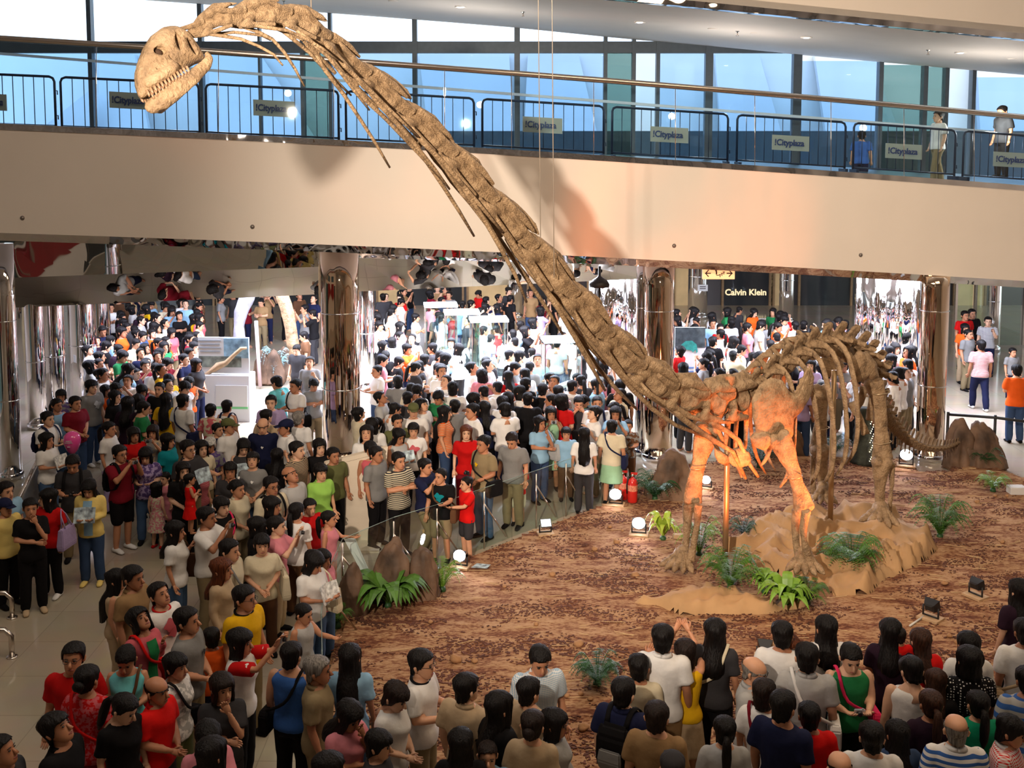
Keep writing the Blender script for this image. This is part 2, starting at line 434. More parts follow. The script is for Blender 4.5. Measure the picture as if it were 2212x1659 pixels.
for i, (x, y) in enumerate([(1540, 62), (1632, 71), (2188, 127), (850, 2)]):
    p = soff_pt(x, y)
    tag(MB().lathe((0, 0, 0), [(0.12, 0.02), (0.12, -0.01), (0.07, -0.015), (0.02, -0.005)], 16).build('ceiling_speaker', M_CEIL, smooth=True, loc=p), 'flush round ceiling speaker in the soffit, ' + ['left of a sprinkler', 'right of a sprinkler', 'at the far end', 'near the neck'][i], 'speaker', 'soffit speakers')

# ---- window wall behind the gallery
MULX = [-260, 200, 437, 563, 655, 715, 897, 1117, 1307, 1368, 1420, 1530, 1720, 1900, 1996, 2042, 2100, 2300, 2500]
MULW = [8, 9, 9, 5, 8, 7, 10, 12, 8, 8, 8, 16, 18, 9, 9, 8, 8, 10, 10]
TRZ0 = py(1000, 115, WALLY).z; TRZ1 = py(1000, 90, WALLY).z
def wz(x): return py(x, soffz(x), WALLY).z + 0.05
def fz(x): return float(np.interp(x, STX, [b.z for b in TOP]))
WINS = []
n = 0
for i in range(len(MULX) - 1):
    a, b = MULX[i], MULX[i + 1]
    n += 1
    xa, xb = py(a, 200, WALLY).x, py(b, 200, WALLY).x
    za, zb = fz(a), fz(b)
    w = MB()
    hw = MULW[i] / 2300 * WALLY / 2
    w.box((xa, WALLY, (za + wz(a)) / 2), (hw * 2, 0.25, wz(a) - za + 0.1))
    fr = struct(w.build('window_%d' % n, M_MULLION), 'tall glazed bay of the window wall')
    zmid = min(TRZ0, wz(b) - 0.02)
    blue = M_WIN_BLUE if not (1307 <= a < 1420 or 1900 <= a < 2042 or a == 655) else glass_mat('green_window_glass', (0.45, 0.58, 0.56), 0.10)
    if a == 2042 or a == 1368: blue = M_WIN_SKY
    g = MB().prism([(xa + hw, WALLY, za), (xb - .02, WALLY, zb), (xb - .02, WALLY, zmid), (xa + hw, WALLY, zmid)], (0, 0.02, 0)).build('pane', blue, fr)
    if wz(b) > TRZ1 + 0.02 and a < 1400:
        MB().prism([(xa + hw, WALLY, TRZ1), (xb - .02, WALLY, TRZ1), (xb - .02, WALLY, wz(b)), (xa + hw, WALLY, wz(a))], (0, 0.02, 0)).build('pane', M_WIN_SKY, fr)
    if wz(a) > TRZ0:
        MB().box(((xa + xb) / 2, WALLY, (TRZ0 + TRZ1) / 2), (xb - xa, 0.2, TRZ1 - TRZ0)).build('transom', M_MULLION, fr)
# pale ledge along the windows
LED = [py(x, 150 + (x - 440) * 0.079, WALLY - 0.25) for x in STX]
struct(strip4(off(LED, 0, 0.03), off(LED, 0, -0.04), off(LED, .2, -0.04), off(LED, .2, 0.03), 'trim_6', mat('white_ledge', (0.85, 0.87, 0.92), 0.4)), 'slim white rail across the windows')

# ---- outside: pale building with leaning sail panels, dark parapet
M_FAC = mat('pale_facade', (0.78, 0.80, 0.82), 0.8, var=0.05, scale=0.4)
M_FAC2 = mat('pale_facade_panel', (0.62, 0.66, 0.72), 0.8, var=0.06, scale=0.3)
bd = thing('office_building', 'pale building with slanted wall panels seen through the gallery windows', 'building', (0, 46, 0))
def wpt(x, y, Y): return py(x, y, Y)
ZT = py(1000, 105, 46).z
sub(MB().prism([wpt(-900, 420, 46), wpt(3100, 420, 46), Vector((wpt(3100, 0, 46).x, 46, ZT)), Vector((wpt(-900, 0, 46).x, 46, ZT))], (0, 2, 0)).build('wall', M_FAC), bd)
for (x0, x1, x2, x3) in [(210, 330, 290, 215), (450, 700, 560, 452), (930, 1110, 1100, 905), (1130, 1300, 1250, 1140), (1560, 1700, 1640, 1545), (1790, 1960, 1880, 1760), (2120, 2330, 2260, 2110)]:
    sub(MB().prism([wpt(x0, 330, 44.5), wpt(x1, 330, 44.5), wpt(x2, 118, 45.6), wpt(x3, 118, 45.6)], (0, 0.3, 0)).build('slanted_panel', M_FAC2), bd)
sub(MB().prism([wpt(60, 300, 44), wpt(200, 190, 44), wpt(205, 330, 44), wpt(60, 330, 44)], (0, 0.3, 0)).build('slanted_panel', M_FAC2), bd)
par = MB().prism([wpt(900, 395, 36), wpt(2900, 395, 36), wpt(2900, 283, 36), wpt(900, 283, 36)], (0, 0.4, 0)).build('parapet', mat('dark_parapet', (0.03, 0.05, 0.06), 0.6, var=0.2))
tag(par, 'dark low parapet outside below the window line', 'parapet')

# ---- atrium shell around the viewer (warm painted walls, ceiling)
struct(MB().box((0, 8.5, 13.4), (44, 25, 0.4)).build('ceiling', M_CEIL))
struct(MB().box((-15.5, 14, 6.6), (0.4, 36, 14)).build('wall_left', M_CREAM))
struct(MB().box((17.5, 14, 6.6), (0.4, 36, 14)).build('wall_right', M_CREAM))
struct(MB().box((0, -4.0, 6.6), (44, 0.4, 14)).build('wall_front', mat('shop_wall', (0.40, 0.34, 0.28), 0.5, var=0.3, scale=0.8)))
# underside of the gallery, seen in the mirrors
struct(MB().loft([[p + Vector((0, .4, -.02)), q_ + Vector((0, 0, -.02)), q_ + Vector((0, 0, .06)), p + Vector((0, .4, .06))] for p, q_ in zip(BOT, back(BOT, 42.0))]).build('ceiling_hall', M_CEIL))

# ---- mirrored bulkheads hanging under the gallery
def band(pts_top, pts_bot, d_top, d_bot, name, m, label):
    T = [py(x, y, d_top) for x, y in pts_top]; B = [py(x, y, d_bot) for x, y in pts_bot]
    mb = MB(); n = len(T)
    mb.loft([[T[i], B[i], B[i] + Vector((0, 0.05, 0.05)), T[i] + Vector((0, 0.05, 0.05))] for i in range(n)])
    return struct(mb.build(name, m), label)
xs = [-400, -100, 0, 115, 230, 345, 460, 575, 688]
band([(x, 515 + x * .036) for x in xs], [(x, 601 - x * .036) for x in xs], 23.05, 23.1, 'wall_mirror_upper', mirror_mat('bulkhead_mirror', (0.70, 0.72, 0.72), 0.02, 0.07, (0.5, 0.5, 0.4)), 'wavy mirrored bulkhead under the gallery')
band([(x, 600 - x * .036) for x in xs], [(x, 666 - x * .044) for x in xs], 23.1, 23.75, 'wall_mirror_lower', M_MIRROR, 'tilted mirror bulkhead reflecting the floor')
xs = [770, 880, 1000, 1120, 1240, 1390]
band([(x, 556 + (x - 770) * .026) for x in xs], [(x, 630 - (x - 770) * .045) for x in xs], 23.2, 23.9, 'wall_mirror_middle', M_MIRROR, 'tilted mirror bulkhead beyond the bronze column')
band([(x, 535 + (x - 770) * .03) for x in xs], [(x, 557 + (x - 770) * .026) for x in xs], 23.1, 23.2, 'wall_mirror_strip', M_STEEL, 'steel strip above the tilted mirror')

# shopfront panels on the left atrium wall (they show up in the mirrors)
for i, (y0, y1, z0, z1, c) in enumerate([(5.0, 8.6, .1, 3.6, (.03, .035, .04)), (9.0, 13.2, 1.2, 4.3, (.30, .015, .02)), (13.4, 16.4, .1, 4.0, (.03, .06, .07)), (16.6, 19.6, .1, 4.2, (.25, .45, .52)), (9.0, 13.2, 5.2, 8.0, (.10, .16, .2)), (13.6, 18.0, 5.2, 8.0, (.35, .30, .25))]):
    t = struct(thing('door_%d' % (30 + i), 'shop panel on the left atrium wall', 'shopfront', (-15.28, y0, z0))); del t['category']
    MB().box((0, (y1 - y0) / 2, (z1 - z0) / 2), (.06, y1 - y0, z1 - z0)).build('panel', mat('shop_panel_%d' % i, c, .3, var=.15, scale=.8), t)
    for yy in (0.12, y1 - y0 - .12): MB().box((.04, yy, (z1 - z0) / 2), (.03, .05, z1 - z0 - .2)).build('frame', M_RAIL, t)
# ---- mirrored columns
def column(x, wpx, ybase, ztop, m, label, wave=0.0, seam=True, name='column'):
    ztop = min(ztop, float(np.interp(x, STX, [b.z for b in BOT])) - .02)
    p = pz(x, ybase, 0); r = wpx / 2 / (F / p.y) * 1.0
    p = p + Vector((0, r, 0))
    t = struct(thing(name, label, 'column', p))
    del t['category']
    mb = MB(); mb.lathe((0, 0, 0), [(r, 0.0), (r, 1.2), (r, 2.4), (r, 3.6), (r, ztop)], 40); mb.build('shaft', m, t, smooth=True)
    if seam:
        for z in (1.55, 3.1):
            MB().lathe((0, 0, 0), [(r + .004, z), (r + .012, z + .012), (r + .004, z + .024)], 40, cap=False).build('seam_ring', M_STEEL, t, smooth=True)
    MB().lathe((0, 0, 0), [(r + .03, 0), (r + .03, .12), (r, .14)], 40).build('base_ring', M_STEEL, t, smooth=True)
    return t
column(733, 84, 1010, 4.9, M_BRASS_COL, 'large bronze mirrored column between the two crowds')
column(1424, 66, 1000, 4.9, M_BRASS_COL, 'bronze mirrored column behind the lower neck')
column(2019, 60, 1000, 4.7, M_BRASS_COL, 'bronze mirrored column behind the tail')
column(790, 36, 850, 4.5, M_CHROME_COL, 'silver mirrored column just behind the large bronze one')
column(1112, 34, 690, 4.4, M_CHROME_COL, 'silver mirrored column beyond the glass cases')
column(1702, 32, 700, 4.4, M_CHROME_COL, 'silver mirrored column beside the dark shopfront')
column(1510, 42, 690, 4.4, M_CHROME_COL, 'silver mirrored column below the arrow sign')
column(16, 44, 1040, 4.6, M_CHROME_COL, 'silver mirrored column at the very left edge')
column(74, 40, 930, 4.6, M_CHROME_COL, 'second silver mirrored column on the left')
column(112, 48, 915, 4.6, M_CHROME_COL, 'third silver mirrored column on the left')
column(172, 58, 885, 4.6, M_CHROME_COL, 'fourth silver mirrored column on the left')
column(212, 44, 835, 4.6, M_CHROME_COL, 'fifth silver mirrored column on the left')
column(2150, 26, 760, 4.4, M_CHROME_COL, 'silver mirrored column at the far right')
column(1385, 26, 985, 4.9, M_CHROME_COL, 'slim silver column hugging the bronze one')
# wavy mirror walls
def mwall(pts, Y0, Y1, name, m, label, z1=4.5):
    a = py(pts[0], 700, Y0); b = py(pts[1], 700, Y1)
    N = 14; mb = MB(); top = []; bot = []
    for k in range(N + 1):
        t = k / N; p = a.lerp(b, t); p.y += 0.06 * math.sin(t * 16)
        bot.append(Vector((p.x, p.y, 0))); top.append(Vector((p.x, p.y, z1)))
    mb.loft([[bot[k], top[k], top[k] + Vector((0, .1, 0)), bot[k] + Vector((0, .1, 0))] for k in range(N + 1)])
    return struct(mb.build(name, m, smooth=True), label)
mwall((1272, 1392), 27.5, 26.5, 'wall_mirror_1', M_WAVY, 'wavy mirror wall left of the bronze column')
mwall((1848, 1984), 27.0, 25.5, 'wall_mirror_2', M_WAVY, 'wavy mirror wall beside the right column')
mwall((-40, 60), 26.0, 30.0, 'wall_mirror_3', M_WAVY, 'mirror wall at the left edge')

# ---- far back wall with shopfronts
struct(MB().box((0, 42.2, 2.3), (44, 0.4, 4.6)).build('wall_back', mat('dark_shop_wall', (0.06, 0.05, 0.045), 0.35, var=0.3, scale=0.6)))
M_SHOPLIT = mat('lit_shop_panel', (0.55, 0.38, 0.18), 0.6, var=0.25, scale=1.0, emit=(1.0, 0.72, 0.38), estr=0.15)
M_SHOPDK = mat('dark_shop_glass', (0.03, 0.035, 0.04), 0.05, spec=0.8)
M_WOOD = mat('shop_wood', (0.30, 0.18, 0.08), 0.5, var=0.2)
for i, (xa, xb, y0, y1, m) in enumerate([(60, 170, 560, 640, M_SHOPDK), (225, 300, 560, 655, M_SHOPLIT), (310, 460, 560, 655, M_SHOPDK), (470, 690, 560, 655, M_SHOPDK), (815, 870, 575, 650, M_SHOPLIT), (880, 925, 575, 650, M_SHOPDK), (930, 1000, 575, 650, M_SHOPDK), (1010, 1100, 575, 650, M_SHOPLIT), (1140, 1270, 575, 655, M_SHOPDK), (1455, 1490, 575, 660, M_SHOPLIT), (1560, 1672, 575, 665, M_SHOPDK), (1662, 1690, 575, 665, M_SHOPLIT), (1725, 1840, 575, 665, M_SHOPDK), (2060, 2130, 575, 660, M_SHOPLIT)]):
    A = py(xa, y1, 41.9); B = py(xb, y0, 41.9)
    t = struct(thing('door_%d' % (i + 1), 'shopfront bay at the far end of the hall', 'shopfront', (A.x, 41.9, 0))); del t['category']
    w = B.x - A.x
    MB().box((w / 2, 0.05, 2.1), (w, 0.06, 4.2)).build('panel', m, t)
    for xx in (0, w): MB().box((xx, -.02, 2.1), (0.08, 0.12, 4.2)).build('frame', M_WOOD, t)
sg = thing('shop_name_sign', 'thin gold shop name lettering on the dark shopfront', 'sign', py(1566, 632, 41.83))
text_obj('Calvin Klein', 0.34, mat('gold_lettering', (0.85, 0.65, 0.3), 0.4, emit=(1, 0.8, 0.5), estr=0.9), py(1566, 632, 41.86), (PI / 2, 0, 0), sg, sx=1.0)
# bright daylight glazing at the far right
for i, (xa, xb) in enumerate([(2062, 2100), (2104, 2150), (2156, 2205), (2210, 2270), (2275, 2340)]):
    A = py(xa, 730, 33.5); B = py(xb, 730, 33.5)
    f = struct(MB().box((A.x, 33.5, 2.3), (0.07, 0.12, 4.5)).build('window_%d' % (40 + i), M_RAIL), 'tall glazed panel at the far right of the hall')
    MB().box(((A.x + B.x) / 2, 33.5, 2.3), (B.x - A.x - .07, 0.03, 4.5)).build('pane', glass_mat('pale_green_glass', (0.80, 0.90, 0.86), 0.10), f)
# ================================================================== DINOSAUR SKELETON
def bone_mat():
    m = mat('fossil_bone', (0.42, 0.25, 0.115), 0.62)
    nt = m.node_tree; b = nt.nodes['Principled BSDF']
    tc = nt.nodes.new('ShaderNodeTexCoord')
    n = nt.nodes.new('ShaderNodeTexNoise'); n.inputs['Scale'].default_value = 7; n.inputs['Detail'].default_value = 8; n.inputs['Roughness'].default_value = 0.65
    r = nt.nodes.new('ShaderNodeValToRGB'); e = r.color_ramp.elements
    e[0].position = 0.30; e[0].color = (0.12, 0.072, 0.036, 1); e[1].position = 0.68; e[1].color = (0.46, 0.31, 0.175, 1)
    k = r.color_ramp.elements.new(0.5); k.color = (0.33, 0.21, 0.11, 1)
    n2 = nt.nodes.new('ShaderNodeTexNoise'); n2.inputs['Scale'].default_value = 35; n2.inputs['Detail'].default_value = 6
    bp = nt.nodes.new('ShaderNodeBump'); bp.inputs['Strength'].default_value = 0.8; bp.inputs['Distance'].default_value = 0.03
    nt.links.new(tc.outputs['Object'], n.inputs['Vector']); nt.links.new(tc.outputs['Object'], n2.inputs['Vector'])
    nt.links.new(n.outputs['Fac'], r.inputs['Fac']); nt.links.new(r.outputs['Color'], b.inputs['Base Color'])
    nt.links.new(n2.outputs['Fac'], bp.inputs['Height']); nt.links.new(bp.outputs['Normal'], b.inputs['Normal'])
    return m
M_BONE = bone_mat()
M_HOLE_SHADE = mat('skull_hole_shade', (0.06, 0.03, 0.015), 0.9)  # painted shade for the skull openings
M_TOOTH = mat('fossil_tooth', (0.36, 0.21, 0.12), 0.4, var=0.15, scale=30)
M_WIRE = mat('support_wire', (0.55, 0.42, 0.26), 0.35, 0.8)
M_POLE = mat('painted_steel_pole', (0.45, 0.30, 0.16), 0.35, 0.6)
dino = thing('dinosaur_skeleton', 'mounted long-necked sauropod dinosaur skeleton standing on the sand platform', 'skeleton', pz(1700, 1180, 0.0))
DI = Matrix.Translation(dino.location).inverted()
def bone(name, me, M=None, parent=None):
    if M_BONE.name not in [m.name for m in me.materials if m]: me.materials.append(M_BONE)
    o = bpy.data.objects.new(name, me); COL.objects.link(o)
    o.parent = parent or dino
    o.matrix_parent_inverse = DI if parent is None else Matrix()
    if M is not None: o.matrix_basis = M
    return o
def noisy(me, amp, sc, seed=0.0):
    for v in me.vertices:
        p = v.co * sc + Vector((seed, seed * 1.7, 0))
        v.co += v.normal * (mnoise.noise(p) * amp + mnoise.noise(p * 2.7) * amp * .5)
    me.update()
def smooth_me(me):
    me.polygons.foreach_set('use_smooth', [True] * len(me.polygons)); me.update(); return me
# ---- prototype vertebrae: local x forward (to the head), z up, unit length 1
def cervical_proto(seed):
    b = MB()
    b.tube([(-.58, 0, -.04), (-.5, 0, -.02), (-.2, 0, .0), (.15, 0, .0), (.45, 0, -.02), (.60, 0, -.03)], [(.18, .19), (.20, .21), (.13, .13), (.12, .13), (.17, .17), (.07, .08)], 14)
    b.tube([(-.5, 0, .22), (-.2, 0, .22), (.15, 0, .17), (.42, 0, .10)], [(.17, .12), (.17, .12), (.13, .12), (.06, .09)], 10)
    k = {0.0: 0.0, 3.3: .08, 8.1: -.06}.get(seed, 0)
    sp = [(-.86, .27 + k), (-.68, .38 + k), (-.40, .40), (-.08, .36), (.16, .28 - k * .5), (.42, .16), (.2, .06), (-.5, .08), (-.62, .24)]
    b.loft([[(x, y, z) for x, z in sp] for y in (-.06, .06)])
    b.tube([(-.84, 0, .29 + k), (-.6, 0, .34 + k), (-.3, 0, .37), (.1, 0, .28)], [.02, .05, .08, .05], 8)
    for s in (-1, 1):
        b.tube([(.1, s * .10, .14), (.4, s * .15, .13), (.70, s * .16, .17), (.80, s * .15, .20)], [.09, .07, .055, .03], 8)
        b.tube([(.0, s * .09, .24), (-.4, s * .15, .29), (-.68, s * .17, .27)], [.09, .08, .035], 8)
        b.tube([(-.05, s * .05, -.02), (.1, s * .22, -.08), (.3, s * .25, -.16)], [.10, .07, .05], 8)
        b.tube([(.40, s * .24, -.15), (.15, s * .25, -.18), (-.5, s * .24, -.22)], [.04, .07, .045], 8)
    me = remesh(b, 0.024, 0.5, 1); noisy(me, 0.007, 8, seed); return smooth_me(me)
def dorsal_proto(seed):
    b = MB()
    b.tube([(-.5, 0, 0), (-.42, 0, 0), (0, 0, .03), (.42, 0, 0), (.55, 0, 0)], [.30, .31, .21, .30, .18], 14)
    b.tube([(0, 0, .1), (0, 0, .55)], [(.24, .22), (.20, .18)], 10)
    sp = [(-.30, .45), (-.42, 1.0), (-.28, 1.14), (.06, 1.08), (.18, .9), (.30, .45)]
    b.loft([[(x, y, z) for x, z in sp] for y in (-.06, .06)])
    b.tube([(-.2, -.10, 1.02), (-.16, .10, 1.02)], [.12, .12], 8)
    for s in (-1, 1):
        b.tube([(0, s * .08, .50), (-.05, s * .42, .62), (-.08, s * .66, .66)], [.14, .10, .08], 8)
        b.tube([(.1, s * .12, .45), (.48, s * .16, .48)], [.10, .06], 8)
        b.tube([(-.1, s * .12, .55), (-.48, s * .15, .56)], [.10, .06], 8)
    me = remesh(b, 0.04, 0.55, 1); noisy(me, 0.03, 7, seed); return smooth_me(me)
def caudal_proto(seed):
    b = MB()
    b.tube([(-.5, 0, 0), (-.4, 0, 0), (0, 0, .02), (.4, 0, 0), (.52, 0, 0)], [.32, .34, .24, .34, .2], 12)
    sp = [(-.05, .2), (-.45, .85), (-.25, .98), (-.05, .9), (.2, .2)]
    b.loft([[(x, y, z) for x, z in sp] for y in (-.06, .06)])
    sp = [(.0, -.2), (-.4, -.78), (-.28, -.82), (.15, -.2)]
    b.loft([[(x, y, z) for x, z in sp] for y in (-.05, .05)])
    for s in (-1, 1):
        b.tube([(0, s * .2, .08), (-.1, s * .62, .10)], [.12, .06], 7)
    me = remesh(b, 0.05, 0.6, 1); noisy(me, 0.03, 7, seed); return smooth_me(me)
CERV = [cervical_proto(s) for s in (0.0, 3.3, 8.1)]
DORS = [dorsal_proto(s) for s in (0.0, 4.2)]
CAUD = [caudal_proto(1.0)]
# ---- spine curve: (pixel x, pixel y, depth)
NECK = [(1612, 858, 15.35), (1530, 866, 14.9), (1460, 850, 14.6), (1400, 817, 14.3), (1340, 768, 14.0), (1280, 703, 13.6), (1220, 630, 13.2), (1160, 560, 12.9), (1100, 487, 12.5), (1040, 417, 12.1), (980, 350, 11.7),
        (920, 290, 11.3), (860, 235, 10.9), (800, 182, 10.5), (740, 130, 10.1), (690, 84, 9.75), (645, 52, 9.5), (590, 34, 9.3), (530, 36, 9.15), (480, 44, 9.05), (438, 60, 9.0), (408, 78, 8.95)]
TRUNK = [(1612, 858, 15.35), (1655, 822, 15.6), (1700, 790, 15.95), (1745, 765, 16.3), (1790, 755, 16.7), (1832, 768, 17.1), (1862, 795, 17.5), (1886, 835, 17.9)]
TAIL = [(1886, 835, 17.9), (1905, 880, 18.25), (1928, 918, 18.7), (1958, 948, 19.2), (1995, 966, 19.7), (2035, 968, 20.2), (2062, 960, 20.6), (2082, 948, 20.9)]
class Curve:
    def __init__(s, P):
        P = [Vector(p) for p in P]; s.p = []
        for i in range(len(P) - 1):
            p0 = P[max(i - 1, 0)]; p1 = P[i]; p2 = P[i + 1]; p3 = P[min(i + 2, len(P) - 1)]
            for k in range(12):
                t = k / 12
                s.p.append(0.5 * ((2 * p1) + (p2 - p0) * t + (2 * p0 - 5 * p1 + 4 * p2 - p3) * t * t + (3 * p1 - p0 - 3 * p2 + p3) * t ** 3))
        s.p.append(P[-1]); s.l = [0.0]
        for a, b in zip(s.p[:-1], s.p[1:]): s.l.append(s.l[-1] + (b - a).length)
        s.L = s.l[-1]
    def at(s, d):
        d = min(max(d, 0), s.L)
        i = int(np.searchsorted(s.l, d)); i = min(max(i, 1), len(s.p) - 1)
        t = (d - s.l[i - 1]) / max(1e-6, s.l[i] - s.l[i - 1])
        return s.p[i - 1].lerp(s.p[i], t)
    def tan(s, d): return (s.at(d + .05) - s.at(d - .05)).normalized()
NC = Curve([py(*p) for p in NECK]); TC = Curve([py(*p) for p in TRUNK]); LC = Curve([py(*p) for p in TAIL])
def frame(p, fwd, up):
    x = fwd.normalized(); z = (up - x * up.dot(x)).normalized(); y = z.cross(x)
    return Matrix(((x.x, y.x, z.x, p.x), (x.y, y.y, z.y, p.y), (x.z, y.z, z.z, p.z), (0, 0, 0, 1)))
def place(name, me, p, fwd, up, sx, sy, sz, parent=None):
    M = frame(p, fwd, up) @ Matrix.Diagonal((sx, sy, sz, 1))
    return bone(name, me, M, parent)
UPV = Vector((0.25, -0.25, 1.0))
# neck: lengths shrink towards the skull
NV = 15
wts = [.55, .6, .72, .85, 1.0, 1.08, 1.08, 1.05, 1.0, .95, .88, .72, .5, .42, .36]
tot = sum(wts); acc = 0.12
scl = (NC.L - 0.16) / tot
RIBSEED = random.Random(3)
for i in range(NV):
    L = wts[i] * scl; mid = acc + L / 2
    p = NC.at(mid); t = NC.tan(mid)
    f = mid / NC.L
    hgt = float(np.interp(f, [0, .08, .2, .4, .55, .7, .85, .95, 1], [.94, .90, .72, .64, .54, .47, .43, .38, .28]))
    upv = Vector((0.2, -0.15, 1.0)) if f < .8 else Vector((-0.1, -0.1, 1.0))
    place('cervical_vertebra', CERV[i % 3], p, t, upv, L * 1.04, hgt * .90, hgt * 1.06)
    # long cervical ribs running back along the neck
    if 1 <= i:
        fr = frame(p, t, upv)
        Lr = float(np.interp(f, [0, .12, .3, .6, .85, 1], [.8, 1.6, 2.5, 2.5, 1.8, .6]))
        for s in (-1, 1):
            p0 = fr @ Vector((L * .28, s * hgt * .22, -hgt * .14))
            pts = [p0]
            drop = RIBSEED.uniform(.12, .42) if (i % 2 == 0) == (s > 0) else RIBSEED.uniform(0, .10); lat = RIBSEED.uniform(.0, .08)
            if f < .16: drop = .75
            for k in range(1, 6):
                d2 = max(0.0, mid + L * .28 - Lr * k / 5)
                fr2 = frame(NC.at(d2), NC.tan(d2), upv)
                g = (k / 5) ** 1.4
                q_ = fr2 @ Vector((0, s * (hgt * .22 + lat * g), -hgt * .16 - drop * g - (.04 if k < 3 else .05)))
                if mid + L * .28 - Lr * k / 5 < 0: q_ += NC.tan(0) * (mid + L * .28 - Lr * k / 5) + Vector((0, 0, -.25 * g))
                pts.append(q_)
            r0 = float(np.interp(f, [0, .3, .7, 1], [.042, .036, .026, .014]))
            me = MB().tube(pts, [r0 * .9, r0 * 1.15, r0, r0 * .95, r0 * .85, r0 * .55], 7).mesh('cervical_rib', M_BONE)
            bone('cervical_rib', me)
            if i in (5, 7, 9, 10, 11) and s == 1:
                a_, b_ = pts[3], NC.at(max(0, mid - Lr * .5))
                bone('support_wire', MB().tube([a_, b_ + Vector((0, 0, -.1))], .010, 5).mesh('support_wire', M_WIRE))
    acc += L
# trunk vertebrae and ribs
ND = 12
axis = (TC.at(0) - TC.at(TC.L)).normalized()
for i in range(ND):
    d = TC.L * (i + .5) / ND; p = TC.at(d); t = -TC.tan(d)
    L = TC.L / ND
    sc = lerp(.36, .46, min(1, i / 7))
    place('dorsal_vertebra', DORS[i % 2], p, t, UPV, L * 1.05, sc, sc)
    if i < 6:
        fr = frame(p, t, UPV)
        drop = [1.05, 1.55, 1.75, 1.85, 1.85, 1.75, 1.65, 1.5, 1.25, .9][i]
        wd = [.36, .46, .54, .60, .63, .63, .60, .56, .5, .42][i]
        for s in (-1, 1):
            prof = [(.26, .25), (.45, .24), (.78, .05), (1.0, -.25), (1.06, -.6), (.95, -.85), (.70, -1.0)]
            pts = []
            hd = Vector((fr[0][0], fr[1][0], 0)).normalized(); lat = Vector((fr[0][1], fr[1][1], 0)).normalized()
            for k, (a, bz) in enumerate(prof):
                z = bz * drop if bz < 0 else bz * .9
                pts.append(p + lat * (s * wd * a) + Vector((0, 0, z)) - hd * (.34 * max(0, -bz) ** 1.3 * (1 - i / 9)) * (-.4 if i < 2 else 1))
            c = Curve(pts); pp = [c.at(c.L * k / 14) for k in range(15)]
            me = MB().tube(pp, [(.030, .045)] + [(.022, .045)] * 6 + [(.020, .04)] * 5 + [(.018, .036), (.014, .03), (.008, .015)], 8, up=hd).mesh('rib', M_BONE)
            bone('rib', me)
# tail
NT = 26
acc = 0.0; wt = [lerp(1.0, .45, i / (NT - 1)) for i in range(NT)]; sc_ = LC.L / sum(wt)
for i in range(NT):
    L = wt[i] * sc_; d = acc + L / 2; p = LC.at(d); t = -LC.tan(d)
    h = lerp(.50, .08, (i / (NT - 1)) ** .72)
    place('caudal_vertebra', CAUD[0], p, t, Vector((0, 0, 1)), L * 1.0, h * .8, h)
    acc += L
# ---- plates from outlines: domed thick solids
def plate(name, outline, dpt, thick, bulge=0.06, seed=0.0, vox=.022, tilt=None):
    """outline in pixels on a surface at given depth (callable or number)"""
    P = [py(x, y, dpt(x, y) if callable(dpt) else dpt) for x, y in outline]
    c = sum(P, Vector()) / len(P)
    nrm = Vector((0, 0, 0))
    for a, b_ in zip(P, P[1:] + P[:1]): nrm += (a - c).cross(b_ - c)
    nrm.normalize()
    if nrm.y > 0: nrm = -nrm
    mb = MB()
    rings = []
    for k, (s, o) in enumerate([(.55, -thick * .9), (.9, -thick * .7), (1.0, -thick * .2), (1.0, thick * .2), (.9, thick * .7), (.55, thick * .9)]):
        rings.append([c + (p - c) * s + nrm * (o + (bulge if s < 1 and o > 0 else 0) * (1 - s)) for p in P])
    mb.loft(rings)
    me = remesh(mb, vox, 0.5, 2); noisy(me, .012, 6, seed)
    return bone(name, smooth_me(me))
plate('scapula', [(1640, 830), (1665, 814), (1690, 821), (1705, 846), (1720, 850), (1736, 820), (1749, 786), (1758, 815), (1753, 850), (1735, 882), (1713, 906), (1711, 945), (1690, 952), (1668, 944), (1648, 955), (1632, 935), (1626, 905), (1623, 865)], lambda x, y: 14.95 + (x - 1640) * .0035, .06, .12, 1.0)
plate('coracoid', [(1628, 935), (1650, 928), (1672, 945), (1664, 962), (1652, 974), (1632, 967), (1617, 945)], 14.95, .06, .08, 2.0)
plate('scapula', [(1500, 880), (1530, 860), (1555, 850), (1575, 820), (1582, 845), (1580, 880), (1555, 910), (1545, 935), (1515, 940), (1495, 920)], 16.1, .05, .06, 3.0)
plate('sternal_plate', [(1572, 985), (1580, 968), (1600, 966), (1618, 976), (1624, 992), (1616, 1006), (1598, 1011), (1582, 1006), (1574, 998)], 15.25, .035, .05, 4.0, vox=.016)
plate('sternal_plate', [(1542, 966), (1556, 972), (1572, 982), (1578, 998), (1566, 1005), (1552, 998), (1544, 984)], 15.4, .035, .05, 5.0, vox=.016)
plate('ilium', [(1834, 800), (1838, 772), (1855, 757), (1876, 762), (1892, 785), (1897, 815), (1880, 822), (1872, 812), (1862, 822), (1845, 828)], lambda x, y: 16.45 + (x - 1834) * .006, .06, .08, 6.0)
plate('ilium', [(1770, 775), (1790, 760), (1812, 765), (1825, 790), (1815, 810), (1790, 815), (1772, 800)], 18.3, .05, .05, 7.0)
